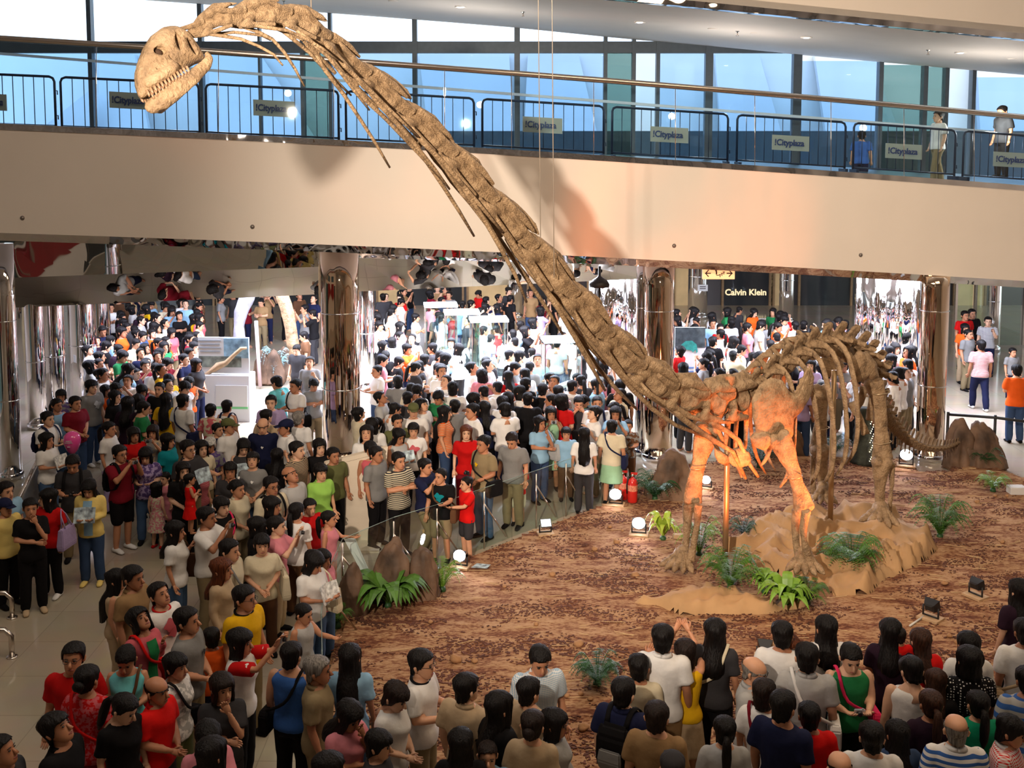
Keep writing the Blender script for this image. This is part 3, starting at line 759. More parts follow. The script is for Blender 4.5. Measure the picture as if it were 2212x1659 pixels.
# ---- limb bones: stations (x, y, half-width px) at a depth
def limb(name, st, dpt, flat=0.7, seed=0.0, knob=0.0, n=14, vox=.02):
    P = [py(x, y, dpt) for x, y, w in st]; sc = dpt / F
    mb = MB()
    ax = (P[-1] - P[0]).normalized()
    side = ax.cross(Vector((0, 1, 0))).normalized()
    mb.tube(P, [(w * sc * flat, w * sc) for x, y, w in st], n, up=Vector((0, 1, 0)))
    for e, w in ((P[0], st[0][2]), (P[-1], st[-1][2])):
        for s in (-1, 1):
            mb.ell(e + side * (s * w * sc * .5), (w * sc * .55, w * sc * flat * 1.05, w * sc * .55), 10, 7)
    me = remesh(mb, vox, 0.5, 2); noisy(me, .012, 5, seed)
    return bone(name, smooth_me(me))
# front leg at the left of the picture
limb('humerus', [(1528, 925, 27), (1520, 955, 26), (1512, 990, 18), (1505, 1020, 17), (1498, 1055, 20), (1496, 1082, 21)], 15.75, .55, 1)
limb('radius', [(1508, 1092, 10), (1506, 1130, 7), (1498, 1175, 8), (1492, 1208, 11)], 15.55, .9, 2)
limb('ulna', [(1486, 1092, 13), (1484, 1130, 9), (1482, 1175, 8), (1478, 1210, 10)], 15.75, .9, 3)
# front leg at the right
limb('humerus', [(1682, 945, 26), (1697, 975, 24), (1712, 1010, 16), (1722, 1045, 15), (1732, 1075, 20), (1736, 1096, 23)], 14.95, .55, 4)
limb('radius', [(1740, 1106, 11), (1735, 1140, 8), (1738, 1175, 8), (1746, 1205, 9), (1755, 1222, 11)], 14.75, .9, 5)
limb('ulna', [(1722, 1103, 12), (1718, 1140, 9), (1720, 1180, 8), (1727, 1212, 9)], 14.95, .9, 6)
# rear leg at the right
limb('femur', [(1888, 828, 22), (1897, 855, 18), (1901, 890, 15), (1903, 930, 15), (1905, 965, 20), (1906, 988, 23)], 17.15, .6, 7)
limb('tibia', [(1905, 998, 23), (1902, 1020, 18), (1900, 1050, 12), (1900, 1085, 11), (1901, 1112, 14)], 17.05, .75, 8)
limb('fibula', [(1926, 1002, 8), (1926, 1050, 5), (1922, 1090, 5), (1920, 1114, 7)], 17.2, .9, 9)
limb('pubis', [(1842, 872, 12), (1852, 892, 9), (1862, 915, 8), (1869, 935, 10)], 16.9, .7, 10)
limb('ischium', [(1866, 840, 10), (1858, 870, 8), (1848, 890, 7)], 17.3, .7, 11)
limb('ischium', [(1888, 842, 9), (1880, 880, 7), (1878, 905, 8)], 17.6, .7, 12)
# rear leg further away
limb('femur', [(1774, 838, 19), (1776, 870, 14), (1774, 905, 13), (1770, 945, 17), (1768, 966, 20)], 18.5, .6, 13)
limb('tibia', [(1772, 972, 22), (1775, 1000, 14), (1778, 1035, 13), (1782, 1066, 18)], 18.4, .75, 14)
limb('fibula', [(1757, 985, 7), (1755, 1025, 6), (1757, 1064, 7)], 18.45, .9, 15)
# clavicle-like bars hanging in the chest
limb('chest_bar', [(1575, 905, 6), (1570, 935, 7), (1568, 962, 5)], 15.4, .8, 16, vox=.014)
limb('chest_bar', [(1608, 870, 8), (1612, 905, 6), (1610, 968, 4)], 15.6, .8, 17, vox=.014)
# ---- feet
def foot(name, cx, cy, dpt, w, toes, spread, ang, clawlen=.16):
    base = py(cx, cy, dpt)
    t = bpy.data.objects.new(name, None); COL.objects.link(t); t.parent = dino; t.matrix_parent_inverse = DI; t.location = base
    for k in range(toes):
        a = ang + spread * (k / (toes - 1) - .5)
        d = Vector((math.sin(a), -math.cos(a), 0)); s = w * (0.44)
        h = .20 if name == 'manus' else .22
        p0 = d * .07 + Vector((0, 0, h)); p1 = d * (w * .58) + Vector((0, 0, h * .5)); p2 = d * (w * .86) + Vector((0, 0, .065)); p3 = d * (w * 1.08) + Vector((0, 0, .035))
        me = MB().tube([p0, p0.lerp(p1, .5), p1], [s * .55, s * .36, s * .5], 9).ell(p1, (s * .5, s * .5, s * .45), 9, 6).mesh('metatarsal', M_BONE)
        me = smooth_me(me); bone('metatarsal', me, None, t)
        me = MB().tube([p1, p1.lerp(p2, .5), p2], [s * .48, s * .36, s * .44], 9).ell(p2, (s * .45, s * .45, s * .4), 9, 6).mesh('toe_bone', M_BONE); bone('toe_bone', smooth_me(me), None, t)
        me = MB().tube([p2, p3, p3 + d * .05 + Vector((0, 0, -.02))], [s * .42, s * .3, s * .08], 8).mesh('claw', M_BONE); bone('claw', smooth_me(me), None, t)
    me = MB().ell((0, 0, h), (w * .34, w * .30, .10), 12, 7).mesh('ankle_bone', M_BONE); bone('ankle_bone', smooth_me(me), None, t)
    return t
GZ = 0.14
def gdepth(x, y, z=GZ): return pz(x, y, z).y
foot('manus', 1476, 1218, 15.72, .32, 5, 1.5, -.55)
foot('manus', 1736, 1222, 14.92, .32, 5, 1.5, -.2)
foot('pes', 1902, 1122, 17.0, .34, 5, 1.7, -.4)
foot('pes', 1777, 1076, 18.3, .30, 4, 1.3, -.2)
# ---- skull: profile in (u forward along the mouth line, v up), pixels at 257 px/m
SK = F / 8.95
o2 = py(430, 145, 8.95)
eu = (py(430 - 87.3, 145 + 48.7, 8.62) - o2); eu = eu / 100.0        # metres per profile pixel along the mouth line (slightly towards the viewer)
ev = (py(430 - 48.7, 145 - 87.3, 8.95) - o2) / 100.0
ew = eu.cross(ev).normalized()
if ew.y > 0: ew = -ew                                              # towards the viewer
skull = bpy.data.objects.new('skull', None); COL.objects.link(skull); skull.parent = dino; skull.matrix_parent_inverse = DI; skull.location = o2
SI = Matrix.Translation(o2).inverted()
def SP(u, v, w): return eu * u + ev * v + ew * w
def sk_section(u):
    top = float(np.interp(u, [-16, -10, 0, 15, 35, 60, 88, 118, 132, 141], [20, 72, 92, 105, 111, 107, 90, 62, 42, 14]))
    bot = float(np.interp(u, [-16, -10, 0, 25, 60, 100, 132, 141], [8, 8, 10, 10, 4, 1, -1, 2]))
    hw = float(np.interp(u, [-16, -5, 10, 35, 60, 90, 115, 133, 141], [.05, .105, .135, .145, .135, .115, .09, .06, .02]))
    return top, bot, hw
mb = MB(); rings = []
for u in [-16, -12, -6, 2, 12, 24, 36, 48, 60, 72, 84, 96, 108, 118, 127, 134, 139, 141]:
    t_, b_, hw = sk_section(u); rings.append([])
    for k in range(20):
        a = 2 * PI * k / 20; ca, sa = math.cos(a), math.sin(a)
        v = (t_ + b_) / 2 + (t_ - b_) / 2 * math.copysign(abs(sa) ** .8, sa)
        rings[-1].append(SP(u, v, hw * math.copysign(abs(ca) ** .65, ca)))
mb.loft(rings)
# cheek bulge around the mouth, brow ridge
mb.tube([SP(60, 22, .11), SP(95, 20, .10), SP(128, 18, .055)], [.05, .05, .04], 10).tube([SP(60, 22, -.11), SP(95, 20, -.10), SP(128, 18, -.055)], [.05, .05, .04], 10)
base = remesh(mb, .011, None, 3)
bo = bpy.data.objects.new('tmp', base); COL.objects.link(bo)
cuts = []
def cut(u, v, ru, rv, rot, depth_=.09):
    c, s = math.cos(rot), math.sin(rot); cm = MB(); rr = []
    for w in (-.06, .0, .3):
        k = .8 if w < 0 else 1.0
        pts = []
        for j in range(18):
            a = 2 * PI * j / 18; x = ru * k * math.cos(a); y = rv * k * math.sin(a)
            pts.append((x * c - y * s, x * s + y * c, w))
        rr.append(pts)
    for side in (1, -1):
        hw = sk_section(u)[2]
        cm = MB(); cm.loft([[SP(u + x, v + y, side * (hw - depth_ + .06 + w)) for x, y, w in r_] for r_ in rr])
        me_ = cm.mesh('c', []); bm = bmesh.new(); bm.from_mesh(me_); bmesh.ops.recalc_face_normals(bm, faces=bm.faces); bm.to_mesh(me_); bm.free()
        co = bpy.data.objects.new('tmpc', me_); COL.objects.link(co); cuts.append(co)
        md = bo.modifiers.new('b', 'BOOLEAN'); md.operation = 'DIFFERENCE'; md.solver = 'FAST'; md.object = co
cut(72, 66, 14, 10.5, .55, .10)      # large round opening
cut(33, 64, 7.5, 19, .28, .075)
cut(10, 42, 7.0, 21, -.1, .075)
cut(62, 39, 3.0, 8.5, -.35, .05)
cut(96, 34, 2.0, 5.0, -.2, .03)
dgm = bo.modifiers.new('d', 'DECIMATE'); dgm.ratio = 0.4
dg = bpy.context.evaluated_depsgraph_get()
sme = bpy.data.meshes.new_from_object(bo.evaluated_get(dg), depsgraph=dg)
for co in cuts: bpy.data.objects.remove(co)
bpy.data.objects.remove(bo)
noisy(sme, .004, 14, 0); sme.materials.clear()
bone('cranium', smooth_me(sme), None, skull)
# dark blobs that paint the shade inside the skull openings
bone('hole_shade_core', smooth_me(MB().ell(SP(40, 62, 0), (.05, .05, .05)).mesh('hole_shade_core', M_HOLE_SHADE)), None, skull)
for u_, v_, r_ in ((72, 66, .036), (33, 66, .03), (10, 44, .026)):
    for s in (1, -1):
        bone('socket_shadow_filler', smooth_me(MB().ell(SP(u_, v_, s * (sk_section(u_)[2] - .075)), (r_, r_, r_), 10, 7).mesh('socket_shade', M_HOLE_SHADE)), None, skull).name = 'socket_shade'
# lower jaw
mb = MB()
for s in (1, -1):
    mb.tube([SP(-16, 4, s * .10), SP(0, -6, s * .11), SP(40, -16, s * .11), SP(80, -22, s * .095), (SP(112, -26, s * .065)), SP(130, -22, s * .02)], [(.035, .03), (.05, .03), (.062, .03), (.07, .032), (.075, .032), (.06, .03)], 12, up=ev)
mb.tube([SP(104, -27, .06), SP(130, -24, 0), SP(104, -27, -.06)], [.06, .065, .06], 10)
mb.tube([SP(-16, 4, .10), SP(-13, 18, .10)], [.028, .02], 8)
jm = remesh(mb, .013, .5, 2); noisy(jm, .004, 12, 2)
jaw = bone('lower_jaw', smooth_me(jm), None, skull)
for s in (1, -1):
    for k in range(13):
        u = 44 + k * 7.2; hw = sk_section(u)[2] * .93
        bone('tooth', MB().tube([SP(u, 10, s * hw), SP(u + 1, -2, s * (hw + .004)), SP(u + 1.5, -6, s * (hw - .004))], [.012, .011, .004], 6).mesh('tooth', M_TOOTH), None, skull)
        if k < 12:
            uu = u + 3.2; bone('tooth', MB().tube([SP(uu, -14, s * hw * .9), SP(uu, -6, s * (hw * .93)), SP(uu, 2, s * hw * .9)], [.011, .009, .003], 6).mesh('tooth', M_TOOTH), None, skull)
# ---- steel posts, binding wires, hanging cables
def pole(xa, ya, xb, yb, d):
    a = py(xa, ya, d); b_ = Vector((a.x, a.y, .05))
    bone('support_post', MB().tube([a, b_], .045, 12).lathe((b_.x, b_.y, .02), [(.16, 0), (.16, .03), (.05, .06)], 14).mesh('support_post', M_POLE))
pole(1572, 905, 1578, 1205, 15.55); pole(1802, 800, 1800, 1145, 17.0)
for x, y, d, w in [(1716, 1030, 14.9, 17), (1508, 1010, 15.7, 18), (1905, 955, 17.1, 20), (1902, 848, 17.1, 20), (1776, 925, 18.45, 15)]:
    c = py(x, y, d); r = w * d / F
    me = MB().tube([c + Vector((r * math.cos(a), r * .75 * math.sin(a), .02 * math.cos(a))) for a in np.linspace(0, 2 * PI, 15)], .008, 5).mesh('binding_wire', M_WIRE)
    bone('binding_wire', me)
for x0, x1, d, y1 in [(1146, 1168, 12.9, 545), (1178, 1197, 12.75, 600)]:
    b_ = py(x1, y1, d); a = Vector((b_.x - .10, b_.y - .2, 13.2))
    c = bone('hanging_cable', MB().tube([a, b_], .006, 5).mesh('hanging_cable', mat('thin_cable', (.6, .5, .4), .4, .5)))
a = NC.at(NC.L * .885); bone('hanging_cable', MB().tube([a, Vector((a.x, a.y, 13.2))], .006, 5).mesh('hanging_cable', MATS['thin_cable']))
# ================================================================== SAND PLATFORM AND PROPS
PZ = 0.10
PLAT = [(700, 1700), (705, 1470), (722, 1370), (748, 1310), (850, 1262), (945, 1228), (1050, 1186), (1160, 1142), (1260, 1104), (1345, 1075), (1392, 1040), (1420, 1012), (1480, 1000), (1700, 985), (1950, 988), (1985, 1016), (2052, 1016), (2062, 996), (2130, 1000), (2212, 1030), (2420, 1090), (2500, 1300), (2500, 1700)]
PP = [pz(x, y, PZ) for x, y in PLAT]
def inside(p, poly=None):
    poly = poly or PP; c = False; j = len(poly) - 1
    for i in range(len(poly)):
        a, b = poly[i], poly[j]
        if (a.y > p[1]) != (b.y > p[1]) and p[0] < (b.x - a.x) * (p[1] - a.y) / (b.y - a.y) + a.x: c = not c
        j = i
    return c
def sand_mat():
    m = mat('sand_with_bark', (0.45, 0.25, 0.12), 0.95)
    nt = m.node_tree; b = nt.nodes['Principled BSDF']; b.inputs['Specular IOR Level'].default_value = 0.15
    tc = nt.nodes.new('ShaderNodeTexCoord'); mp = nt.nodes.new('ShaderNodeMapping'); mp.inputs['Scale'].default_value = (1.2, 3.4, 1.0); mp.inputs['Rotation'].default_value = (0, 0, .15)
    nt.links.new(tc.outputs['Object'], mp.inputs[0])
    n = nt.nodes.new('ShaderNodeTexNoise'); n.inputs['Scale'].default_value = 1.5; n.inputs['Detail'].default_value = 9; n.inputs['Roughness'].default_value = .72
    n2 = nt.nodes.new('ShaderNodeTexNoise'); n2.inputs['Scale'].default_value = 11; n2.inputs['Detail'].default_value = 5; n2.inputs['Roughness'].default_value = .7
    nt.links.new(mp.outputs[0], n.inputs['Vector']); nt.links.new(mp.outputs[0], n2.inputs['Vector'])
    ad = nt.nodes.new('ShaderNodeMath'); ad.operation = 'MULTIPLY_ADD'; ad.inputs[1].default_value = .55
    nt.links.new(n.outputs['Fac'], ad.inputs[0]); ml = nt.nodes.new('ShaderNodeMath'); ml.operation = 'MULTIPLY'; ml.inputs[1].default_value = .45
    nt.links.new(n2.outputs['Fac'], ml.inputs[0]); nt.links.new(ml.outputs[0], ad.inputs[2])
    r = nt.nodes.new('ShaderNodeValToRGB'); e = r.color_ramp.elements
    e[0].position = .41; e[0].color = (0.13, 0.045, 0.025, 1); e[1].position = .60; e[1].color = (0.54, 0.33, 0.185, 1)
    k = e.new(.465); k.color = (0.24, 0.095, 0.048, 1)
    k = e.new(.515); k.color = (0.44, 0.245, 0.125, 1)
    nt.links.new(ad.outputs[0], r.inputs['Fac']); nt.links.new(r.outputs['Color'], b.inputs['Base Color'])
    bp = nt.nodes.new('ShaderNodeBump'); bp.inputs['Strength'].default_value = .7; bp.inputs['Distance'].default_value = .05
    nt.links.new(ad.outputs[0], bp.inputs['Height']); nt.links.new(bp.outputs['Normal'], b.inputs['Normal'])
    return m
M_SAND = sand_mat()
M_BARK = mat('bark_chip', (0.13, 0.045, 0.025), 0.9, var=0.4, scale=3)
pl = thing('sand_platform', 'low platform of orange sand strewn with dark bark under the dinosaur', 'platform', (4.5, 14.5, 0))
def ground_h(x, y):
    return PZ + .03 * mnoise.noise(Vector((x * .9, y * .9, 0))) + .018 * mnoise.noise(Vector((x * 3, y * 3, 5)))
# heightfield clipped by the outline
gx = np.arange(-2.6, 14.5, .12); gy = np.arange(9.6, 24.5, .12)
mb = MB(); idx = {}
for i, x in enumerate(gx):
    for j, y in enumerate(gy):
        if inside((x, y)):
            idx[(i, j)] = len(mb.v); mb.v.append((x, y, ground_h(x, y)))
for (i, j) in idx:
    if (i + 1, j) in idx and (i, j + 1) in idx and (i + 1, j + 1) in idx:
        mb.f.append([idx[(i, j)], idx[(i + 1, j)], idx[(i + 1, j + 1)], idx[(i, j + 1)]]); mb.mi.append(0)
sub(mb.build('sand_surface', M_SAND, smooth=True), pl)
rim = MB(); rim.prism([Vector((p.x, p.y, 0.0)) for p in PP], (0, 0, PZ - .025)); sub(rim.build('platform_base', M_SAND), pl)
# loose bark chips
R2 = random.Random(11)
ch = MB(); cnt = 0
while cnt < 26000:
    x = R2.uniform(-2.4, 10.5); y = R2.uniform(10.2, 22.5)
    if not inside((x, y)): continue
    if mnoise.noise(Vector((x * .9, y * 1.8, 3))) + .5 * mnoise.noise(Vector((x * 3, y * 5, 9))) < R2.uniform(-.10, .35): continue
    s = R2.uniform(.006, .017) * (1.25 if y < 14 else 1.0); a = R2.uniform(-.9, .9) if R2.random() < .7 else R2.uniform(0, 3.1)
    ch.box((x, y, ground_h(x, y) + .006), (s * R2.uniform(1.2, 3.2), s, s * .55), a); cnt += 1
cb = ch.build('bark_chips', M_BARK, recalc=False); sub(cb, pl); cb['kind'] = 'stuff'
# scattered straw twigs
tw = MB()
for _ in range(500):
    x = R2.uniform(-2, 10); y = R2.uniform(10.5, 22)
    if not inside((x, y)): continue
    a = R2.uniform(-.5, .5); l = R2.uniform(.1, .35); z = ground_h(x, y) + .012
    tw.tube([(x, y, z), (x + l * math.cos(a), y + l * math.sin(a), z)], .005, 4)
tb = tw.build('straw_twigs', mat('straw', (.62, .42, .22), .8), recalc=False); sub(tb, pl); tb['kind'] = 'stuff'
# ---- draped brown cloth mounds under the feet
def cloth_mat():
    return mat('tan_ground_cloth', (0.46, 0.27, 0.125), 0.8, var=.18, scale=2.2, bump=.3, bscale=9)
M_CLOTH = cloth_mat()
def mound(name, label, outline, h, seed, fold=.10, foldf=2.2):
    poly = [pz(x, y, PZ) for x, y in outline]
    xs_ = [p.x for p in poly]; ys_ = [p.y for p in poly]
    mb = MB(); ix = {}
    st = .055
    def edge_d(x, y):
        d = 9
        for a, b_ in zip(poly, poly[1:] + poly[:1]):
            ab = Vector((b_.x - a.x, b_.y - a.y)); ap = Vector((x - a.x, y - a.y)); t = max(0, min(1, ap.dot(ab) / ab.length_squared))
            d = min(d, (ap - ab * t).length)
        return d
    GX = np.arange(min(xs_), max(xs_), st); GY = np.arange(min(ys_), max(ys_), st)
    for i, x in enumerate(GX):
        for j, y in enumerate(GY):
            if inside((x, y), poly):
                e = edge_d(x, y); k = min(1, e / .45); k = k * k * (3 - 2 * k)
                w1 = mnoise.noise(Vector((x * .7 + seed, y * .7, 1))) * 1.2
                rdg = 1 - abs(mnoise.noise(Vector((x * foldf * .55 + w1, y * foldf + w1, seed)))) * 2.2
                rd2 = 1 - abs(mnoise.noise(Vector((x * foldf * 1.3, y * foldf * 1.1 + w1 * 2, seed + 7)))) * 2.2
                z = PZ - .10 + .07 * min(1, e / .16) + (h * k * (.75 + .35 * mnoise.noise(Vector((x * .8, y * .8, seed)))) + fold * (max(0, rdg) ** 2) * min(1, e / .12) + fold * .5 * max(0, rd2) ** 2 * min(1, e / .12)) * 1.0 + .03 * min(1, e / .06)
                ix[(i, j)] = len(mb.v); mb.v.append((x, y, z))
    for (i, j) in ix:
        if (i + 1, j) in ix and (i, j + 1) in ix and (i + 1, j + 1) in ix:
            mb.f.append([ix[(i, j)], ix[(i + 1, j)], ix[(i + 1, j + 1)], ix[(i, j + 1)]]); mb.mi.append(0)
    o = mb.build(name, M_CLOTH, smooth=True)
    return tag(o, label, 'cloth')
mound('ground_cloth', 'tan crumpled ground cloth spread under the hind feet and right front foot', [(1600, 1165), (1640, 1135), (1760, 1105), (1930, 1108), (2010, 1160), (2035, 1185), (1990, 1225), (1920, 1255), (1880, 1285), (1800, 1290), (1760, 1262), (1650, 1240), (1560, 1225), (1540, 1195)], .10, 2.0, .22, 1.9)
mound('ground_cloth', 'tan rolled ground cloth lying in front of the left front foot', [(1340, 1302), (1420, 1285), (1500, 1278), (1525, 1262), (1560, 1275), (1650, 1290), (1750, 1300), (1760, 1318), (1640, 1330), (1540, 1328), (1470, 1330), (1420, 1312)], .05, 9.0, .13, 2.4)
# ---- rocks
M_ROCK = mat('painted_brown_rock', (0.15, 0.085, 0.05), 0.7, var=.65, scale=2.2, bump=.8, bscale=7)
def rock(label, x, ybase, wpx, hpx, seed, dpt=.6, z=PZ, lean=0.0):
    p = pz(x, ybase, z); sc = p.y / F; w = wpx * sc / 2; h = hpx * sc
    p = p + Vector((0, w * dpt, 0))
    bm = bmesh.new(); bmesh.ops.create_icosphere(bm, subdivisions=4, radius=1.0)
    for v in bm.verts:
        d = v.co.normalized(); k = max(0.0, d.z)
        taper = 1 - .18 * max(0, d.z) ** 1.2
        v.co = Vector((d.x * w * taper * 1.05 + lean * w * k, d.y * w * dpt * taper, (d.z if d.z > 0 else d.z * .12) * h))
        q_ = Vector((d.x * 1.4, d.y * 1.4, d.z * 1.2)) * 1.6 + Vector((seed, 0, 0))
        rg = 1 - abs(mnoise.noise(Vector((d.x * 4.5 + seed * 3, d.y * 4.5, d.z * .8)))) * 2
        v.co += d * w * (.30 * mnoise.noise(q_) + .20 * rg * (.35 + .65 * (1 - abs(d.z))) + .07 * mnoise.noise(q_ * 4))
    me = bpy.data.meshes.new('rock'); bm.to_mesh(me); bm.free(); me.materials.append(M_ROCK); smooth_me(me)
    o = obj('rock', me, None, p - Vector((0, 0, .02)))
    return tag(o, label, 'rock', 'artificial rocks')
rock('tall brown rock, middle one of three at the platform corner', 842, 1302, 92, 138, 1.0, lean=.2)
rock('broad brown rock, right one of three at the platform corner', 912, 1298, 72, 118, 2.3)
rock('narrow brown rock beside the white sweater, left one of three', 752, 1335, 66, 120, 3.1, lean=.25)
rock('rounded brown rock behind the fire extinguishers', 1452, 1080, 92, 105, 4.5, lean=.15)
rock('dark rounded rock at the foot of the right column', 2080, 1008, 66, 105, 5.2)
rock('dark sloping rock behind the tail tip', 2132, 1010, 80, 98, 6.7, lean=-.2)
rock('dark boulder seen behind the ribs', 1700, 985, 90, 78, 7.7)
# pebbles on the sand
M_STONE = mat('sand_stone', (0.42, 0.22, 0.10), .85, var=.3, scale=6, bump=.4)
STN = [(1106, 1208, 14), (1193, 1242, 17), (1285, 1188, 16), (1332, 1172, 16), (1365, 1230, 13), (1372, 1245, 20), (1250, 1395, 24), (985, 1428, 30), (1025, 1430, 16), (1090, 1268, 10), (2040, 1262, 16), (2020, 1290, 11), (2165, 1172, 12), (2070, 1390, 20), (2050, 1375, 14), (2110, 1085, 14), (2038, 1100, 13), (1690, 1045, 10), (1318, 1140, 11), (1345, 1147, 8), (1260, 1575, 26), (1158, 1350, 12), (930, 1345, 12), (1450, 1380, 13), (2130, 1045, 9), (2150, 1072, 9), (2175, 1072, 9), (1225, 1505, 14), (1255, 1500, 14), (1275, 1512, 13)]
WHERE = ['near the glass fence', 'on open sand', 'below the lit floodlight', 'near the bright plant', 'left of the front foot', 'beside the front foot', 'behind the plaid shirt', 'on the left sand', 'beside a larger stone', 'at the left of the sand', 'by the floodlights', 'near the cloth edge', 'at the right sand', 'above the crowd on the right', 'above the red top', 'near the tail', 'beside the support', 'behind the front legs', 'by the lit floodlight', 'small, by the lit floodlight', 'low in the crowd gap', 'in the middle sand', 'left sand edge', 'in front of the cloth roll', 'by the green plant', 'in the row at right', 'end of the row at right', 'by the dark fern', 'beside the dark fern', 'under the dark fern']
for i, (x, y, w) in enumerate(STN):
    p = pz(x, y, PZ + .01); r = w * p.y / F / 2; mb = MB().ell((0, 0, r * .35), (r, r * .8, r * .65), 10, 7)
    me = mb.mesh('stone', M_STONE)
    for v in me.vertices: v.co += v.co.normalized() * r * .35 * mnoise.noise(v.co / r * 1.3 + Vector((i * 3, 0, 0)))
    tag(obj('stone', me, None, p), 'loose tan stone on the sand, ' + WHERE[i], 'stone', 'loose stones on the sand')
# ---- ferns and plants
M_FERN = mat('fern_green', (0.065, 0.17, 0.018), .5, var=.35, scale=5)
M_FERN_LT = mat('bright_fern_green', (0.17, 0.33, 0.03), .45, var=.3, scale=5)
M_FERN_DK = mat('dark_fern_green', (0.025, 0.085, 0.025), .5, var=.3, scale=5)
M_LIME = mat('lime_leaf', (0.42, 0.55, 0.06), .4, var=.2, scale=5)
def fern(label, x, y, rpx, nf, m, seed, hgt=.75, z=PZ, broad=False, up=1.0):
    p = pz(x, y, z); r = rpx * 1.12 * p.y / F; R = random.Random(seed); nf = int(nf * 1.35)
    t = thing('fern', label, 'plant', p, 0, 'potted ferns on the platform')
    for k in range(nf):
        a = 2 * PI * k / nf + R.uniform(-.25, .25); L = r * R.uniform(.75, 1.1); hh = r * hgt * R.uniform(.6, 1.2) * up
        d = Vector((math.cos(a), math.sin(a), 0)); sd = Vector((-d.y, d.x, 0))
        pts = []
        for j in range(9):
            u = j / 8; pts.append(d * (L * u) + Vector((0, 0, hh * (math.sin(u * 2.5) * .95) + .03 + (0 if u < .8 else -(u - .8) * .3 * r))))
        mb = MB()
        mb.tube(pts, [.006 * (1 - .8 * j / 8) for j in range(9)], 4)
        if broad:
            for j in range(8):
                w0 = r * .17 * math.sin(PI * (j / 8) ** .8); w1 = r * .17 * math.sin(PI * ((j + 1) / 8) ** .8)
                mb.quad(pts[j] - sd * w0, pts[j + 1] - sd * w1, pts[j + 1] + Vector((0, 0, .01)), pts[j] + Vector((0, 0, .01)))
                mb.quad(pts[j] + Vector((0, 0, .01)), pts[j + 1] + Vector((0, 0, .01)), pts[j + 1] + sd * w1, pts[j] + sd * w0)
        else:
            for j in range(1, 18):
                u = j / 18; q0 = pts[int(u * 8)].lerp(pts[min(8, int(u * 8) + 1)], u * 8 - int(u * 8))
                l = r * .20 * math.sin(PI * min(1, u * .95 + .05)) + .01
                for s in (-1, 1):
                    tip = q0 + sd * (s * l) + d * (l * .45) + Vector((0, 0, -.25 * l + R.uniform(-.1, .1) * l)); wv = d * (r * .026)
                    mb.add([q0 - wv, q0 + wv, tip], [[0, 1, 2]])
        mb.build('frond', m, t, recalc=False)
    MB().lathe((0, 0, -.02), [(.06, 0), (.05, .06), (.02, .09)], 8).build('crown', M_FERN_DK, t, smooth=True)
    return t
fern('dense broad-leaved green fern in front of the corner rocks', 838, 1310, 82, 30, M_FERN, 1, .7, broad=True)
fern('pale green fern beside the right corner rock', 955, 1275, 45, 18, M_FERN_LT, 2, 1.1)
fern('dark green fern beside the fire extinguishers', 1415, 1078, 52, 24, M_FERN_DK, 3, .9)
fern('lime green plant lit from behind by the floodlight', 1432, 1165, 38, 12, M_LIME, 4, 1.2, broad=True)
fern('thin fern tucked behind the left front leg', 1510, 1200, 50, 18, M_FERN_LT, 5, 1.3)
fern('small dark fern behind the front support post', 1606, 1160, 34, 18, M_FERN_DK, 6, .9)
fern('bushy mid green fern at the base of the front post', 1578, 1272, 66, 30, M_FERN, 7, 1.0)
fern('bright green fern nearest to the crowd below the foot', 1700, 1312, 62, 22, M_FERN_LT, 8, .8, broad=True)
fern('bright green fern left of the right front foot', 1652, 1280, 42, 18, M_FERN_LT, 9, .9, broad=True)
fern('dark fern filling between the two bright ferns', 1742, 1305, 48, 22, M_FERN, 10, .8)
fern('large green fern on the cloth right of the front foot', 1838, 1235, 68, 32, M_FERN, 11, .9)
fern('tall green fern right of the hind foot', 2030, 1160, 62, 30, M_FERN, 12, 1.1)
fern('small emerald fern near the white box', 2145, 1060, 36, 18, M_FERN_LT, 13, .8)
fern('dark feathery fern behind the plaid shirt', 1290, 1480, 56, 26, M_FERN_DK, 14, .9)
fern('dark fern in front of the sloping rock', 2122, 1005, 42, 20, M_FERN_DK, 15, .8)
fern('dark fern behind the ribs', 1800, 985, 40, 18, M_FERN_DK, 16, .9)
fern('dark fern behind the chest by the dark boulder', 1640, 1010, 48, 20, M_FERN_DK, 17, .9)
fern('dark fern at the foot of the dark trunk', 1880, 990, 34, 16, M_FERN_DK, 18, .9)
fern('small fern with fairy lights at the corner glass', 728, 1352, 36, 14, M_FERN, 19, 1.0)
# palm trunk wrapped in fairy lights
p = pz(1862, 1000, PZ); t = thing('palm_trunk', 'dark tapering palm trunk wrapped with tiny lights behind the hind leg', 'trunk', p)
mb = MB(); rr = []
for k in range(16):
    z = k * .075; w = .24 - .10 * (k / 15) ** .6 + (.015 if k % 2 else 0); rr.append((w, z))
mb.lathe((0, 0, 0), rr, 18).build('bark', mat('dark_palm_bark', (.03, .035, .025), .8, var=.4, bump=.6), t, smooth=True)
M_FAIRY = mat('fairy_light', (1, .85, .5), .4, emit=(1, .8, .4), estr=10)
for k in range(26):
    a = -1.2 + (k % 5) * .12; z = .1 + k * .038; MB().ell((.22 * math.cos(a), .22 * math.sin(a), z), (.009,) * 3, 6, 4).build('tiny_light', M_FAIRY, t)
# fairy lights by the corner rock
t = thing('fairy_light_string', 'string of tiny yellow lights hanging by the corner glass panel', 'lights', pz(722, 1340, .3))
for k in range(22):
    q_ = py(716 + R2.uniform(-4, 16), 1308 + k * 1.6, pz(722, 1345, 0).y) - t.location
    MB().ell(q_, (.011,) * 3, 6, 4).build('tiny_light', M_FAIRY, t)
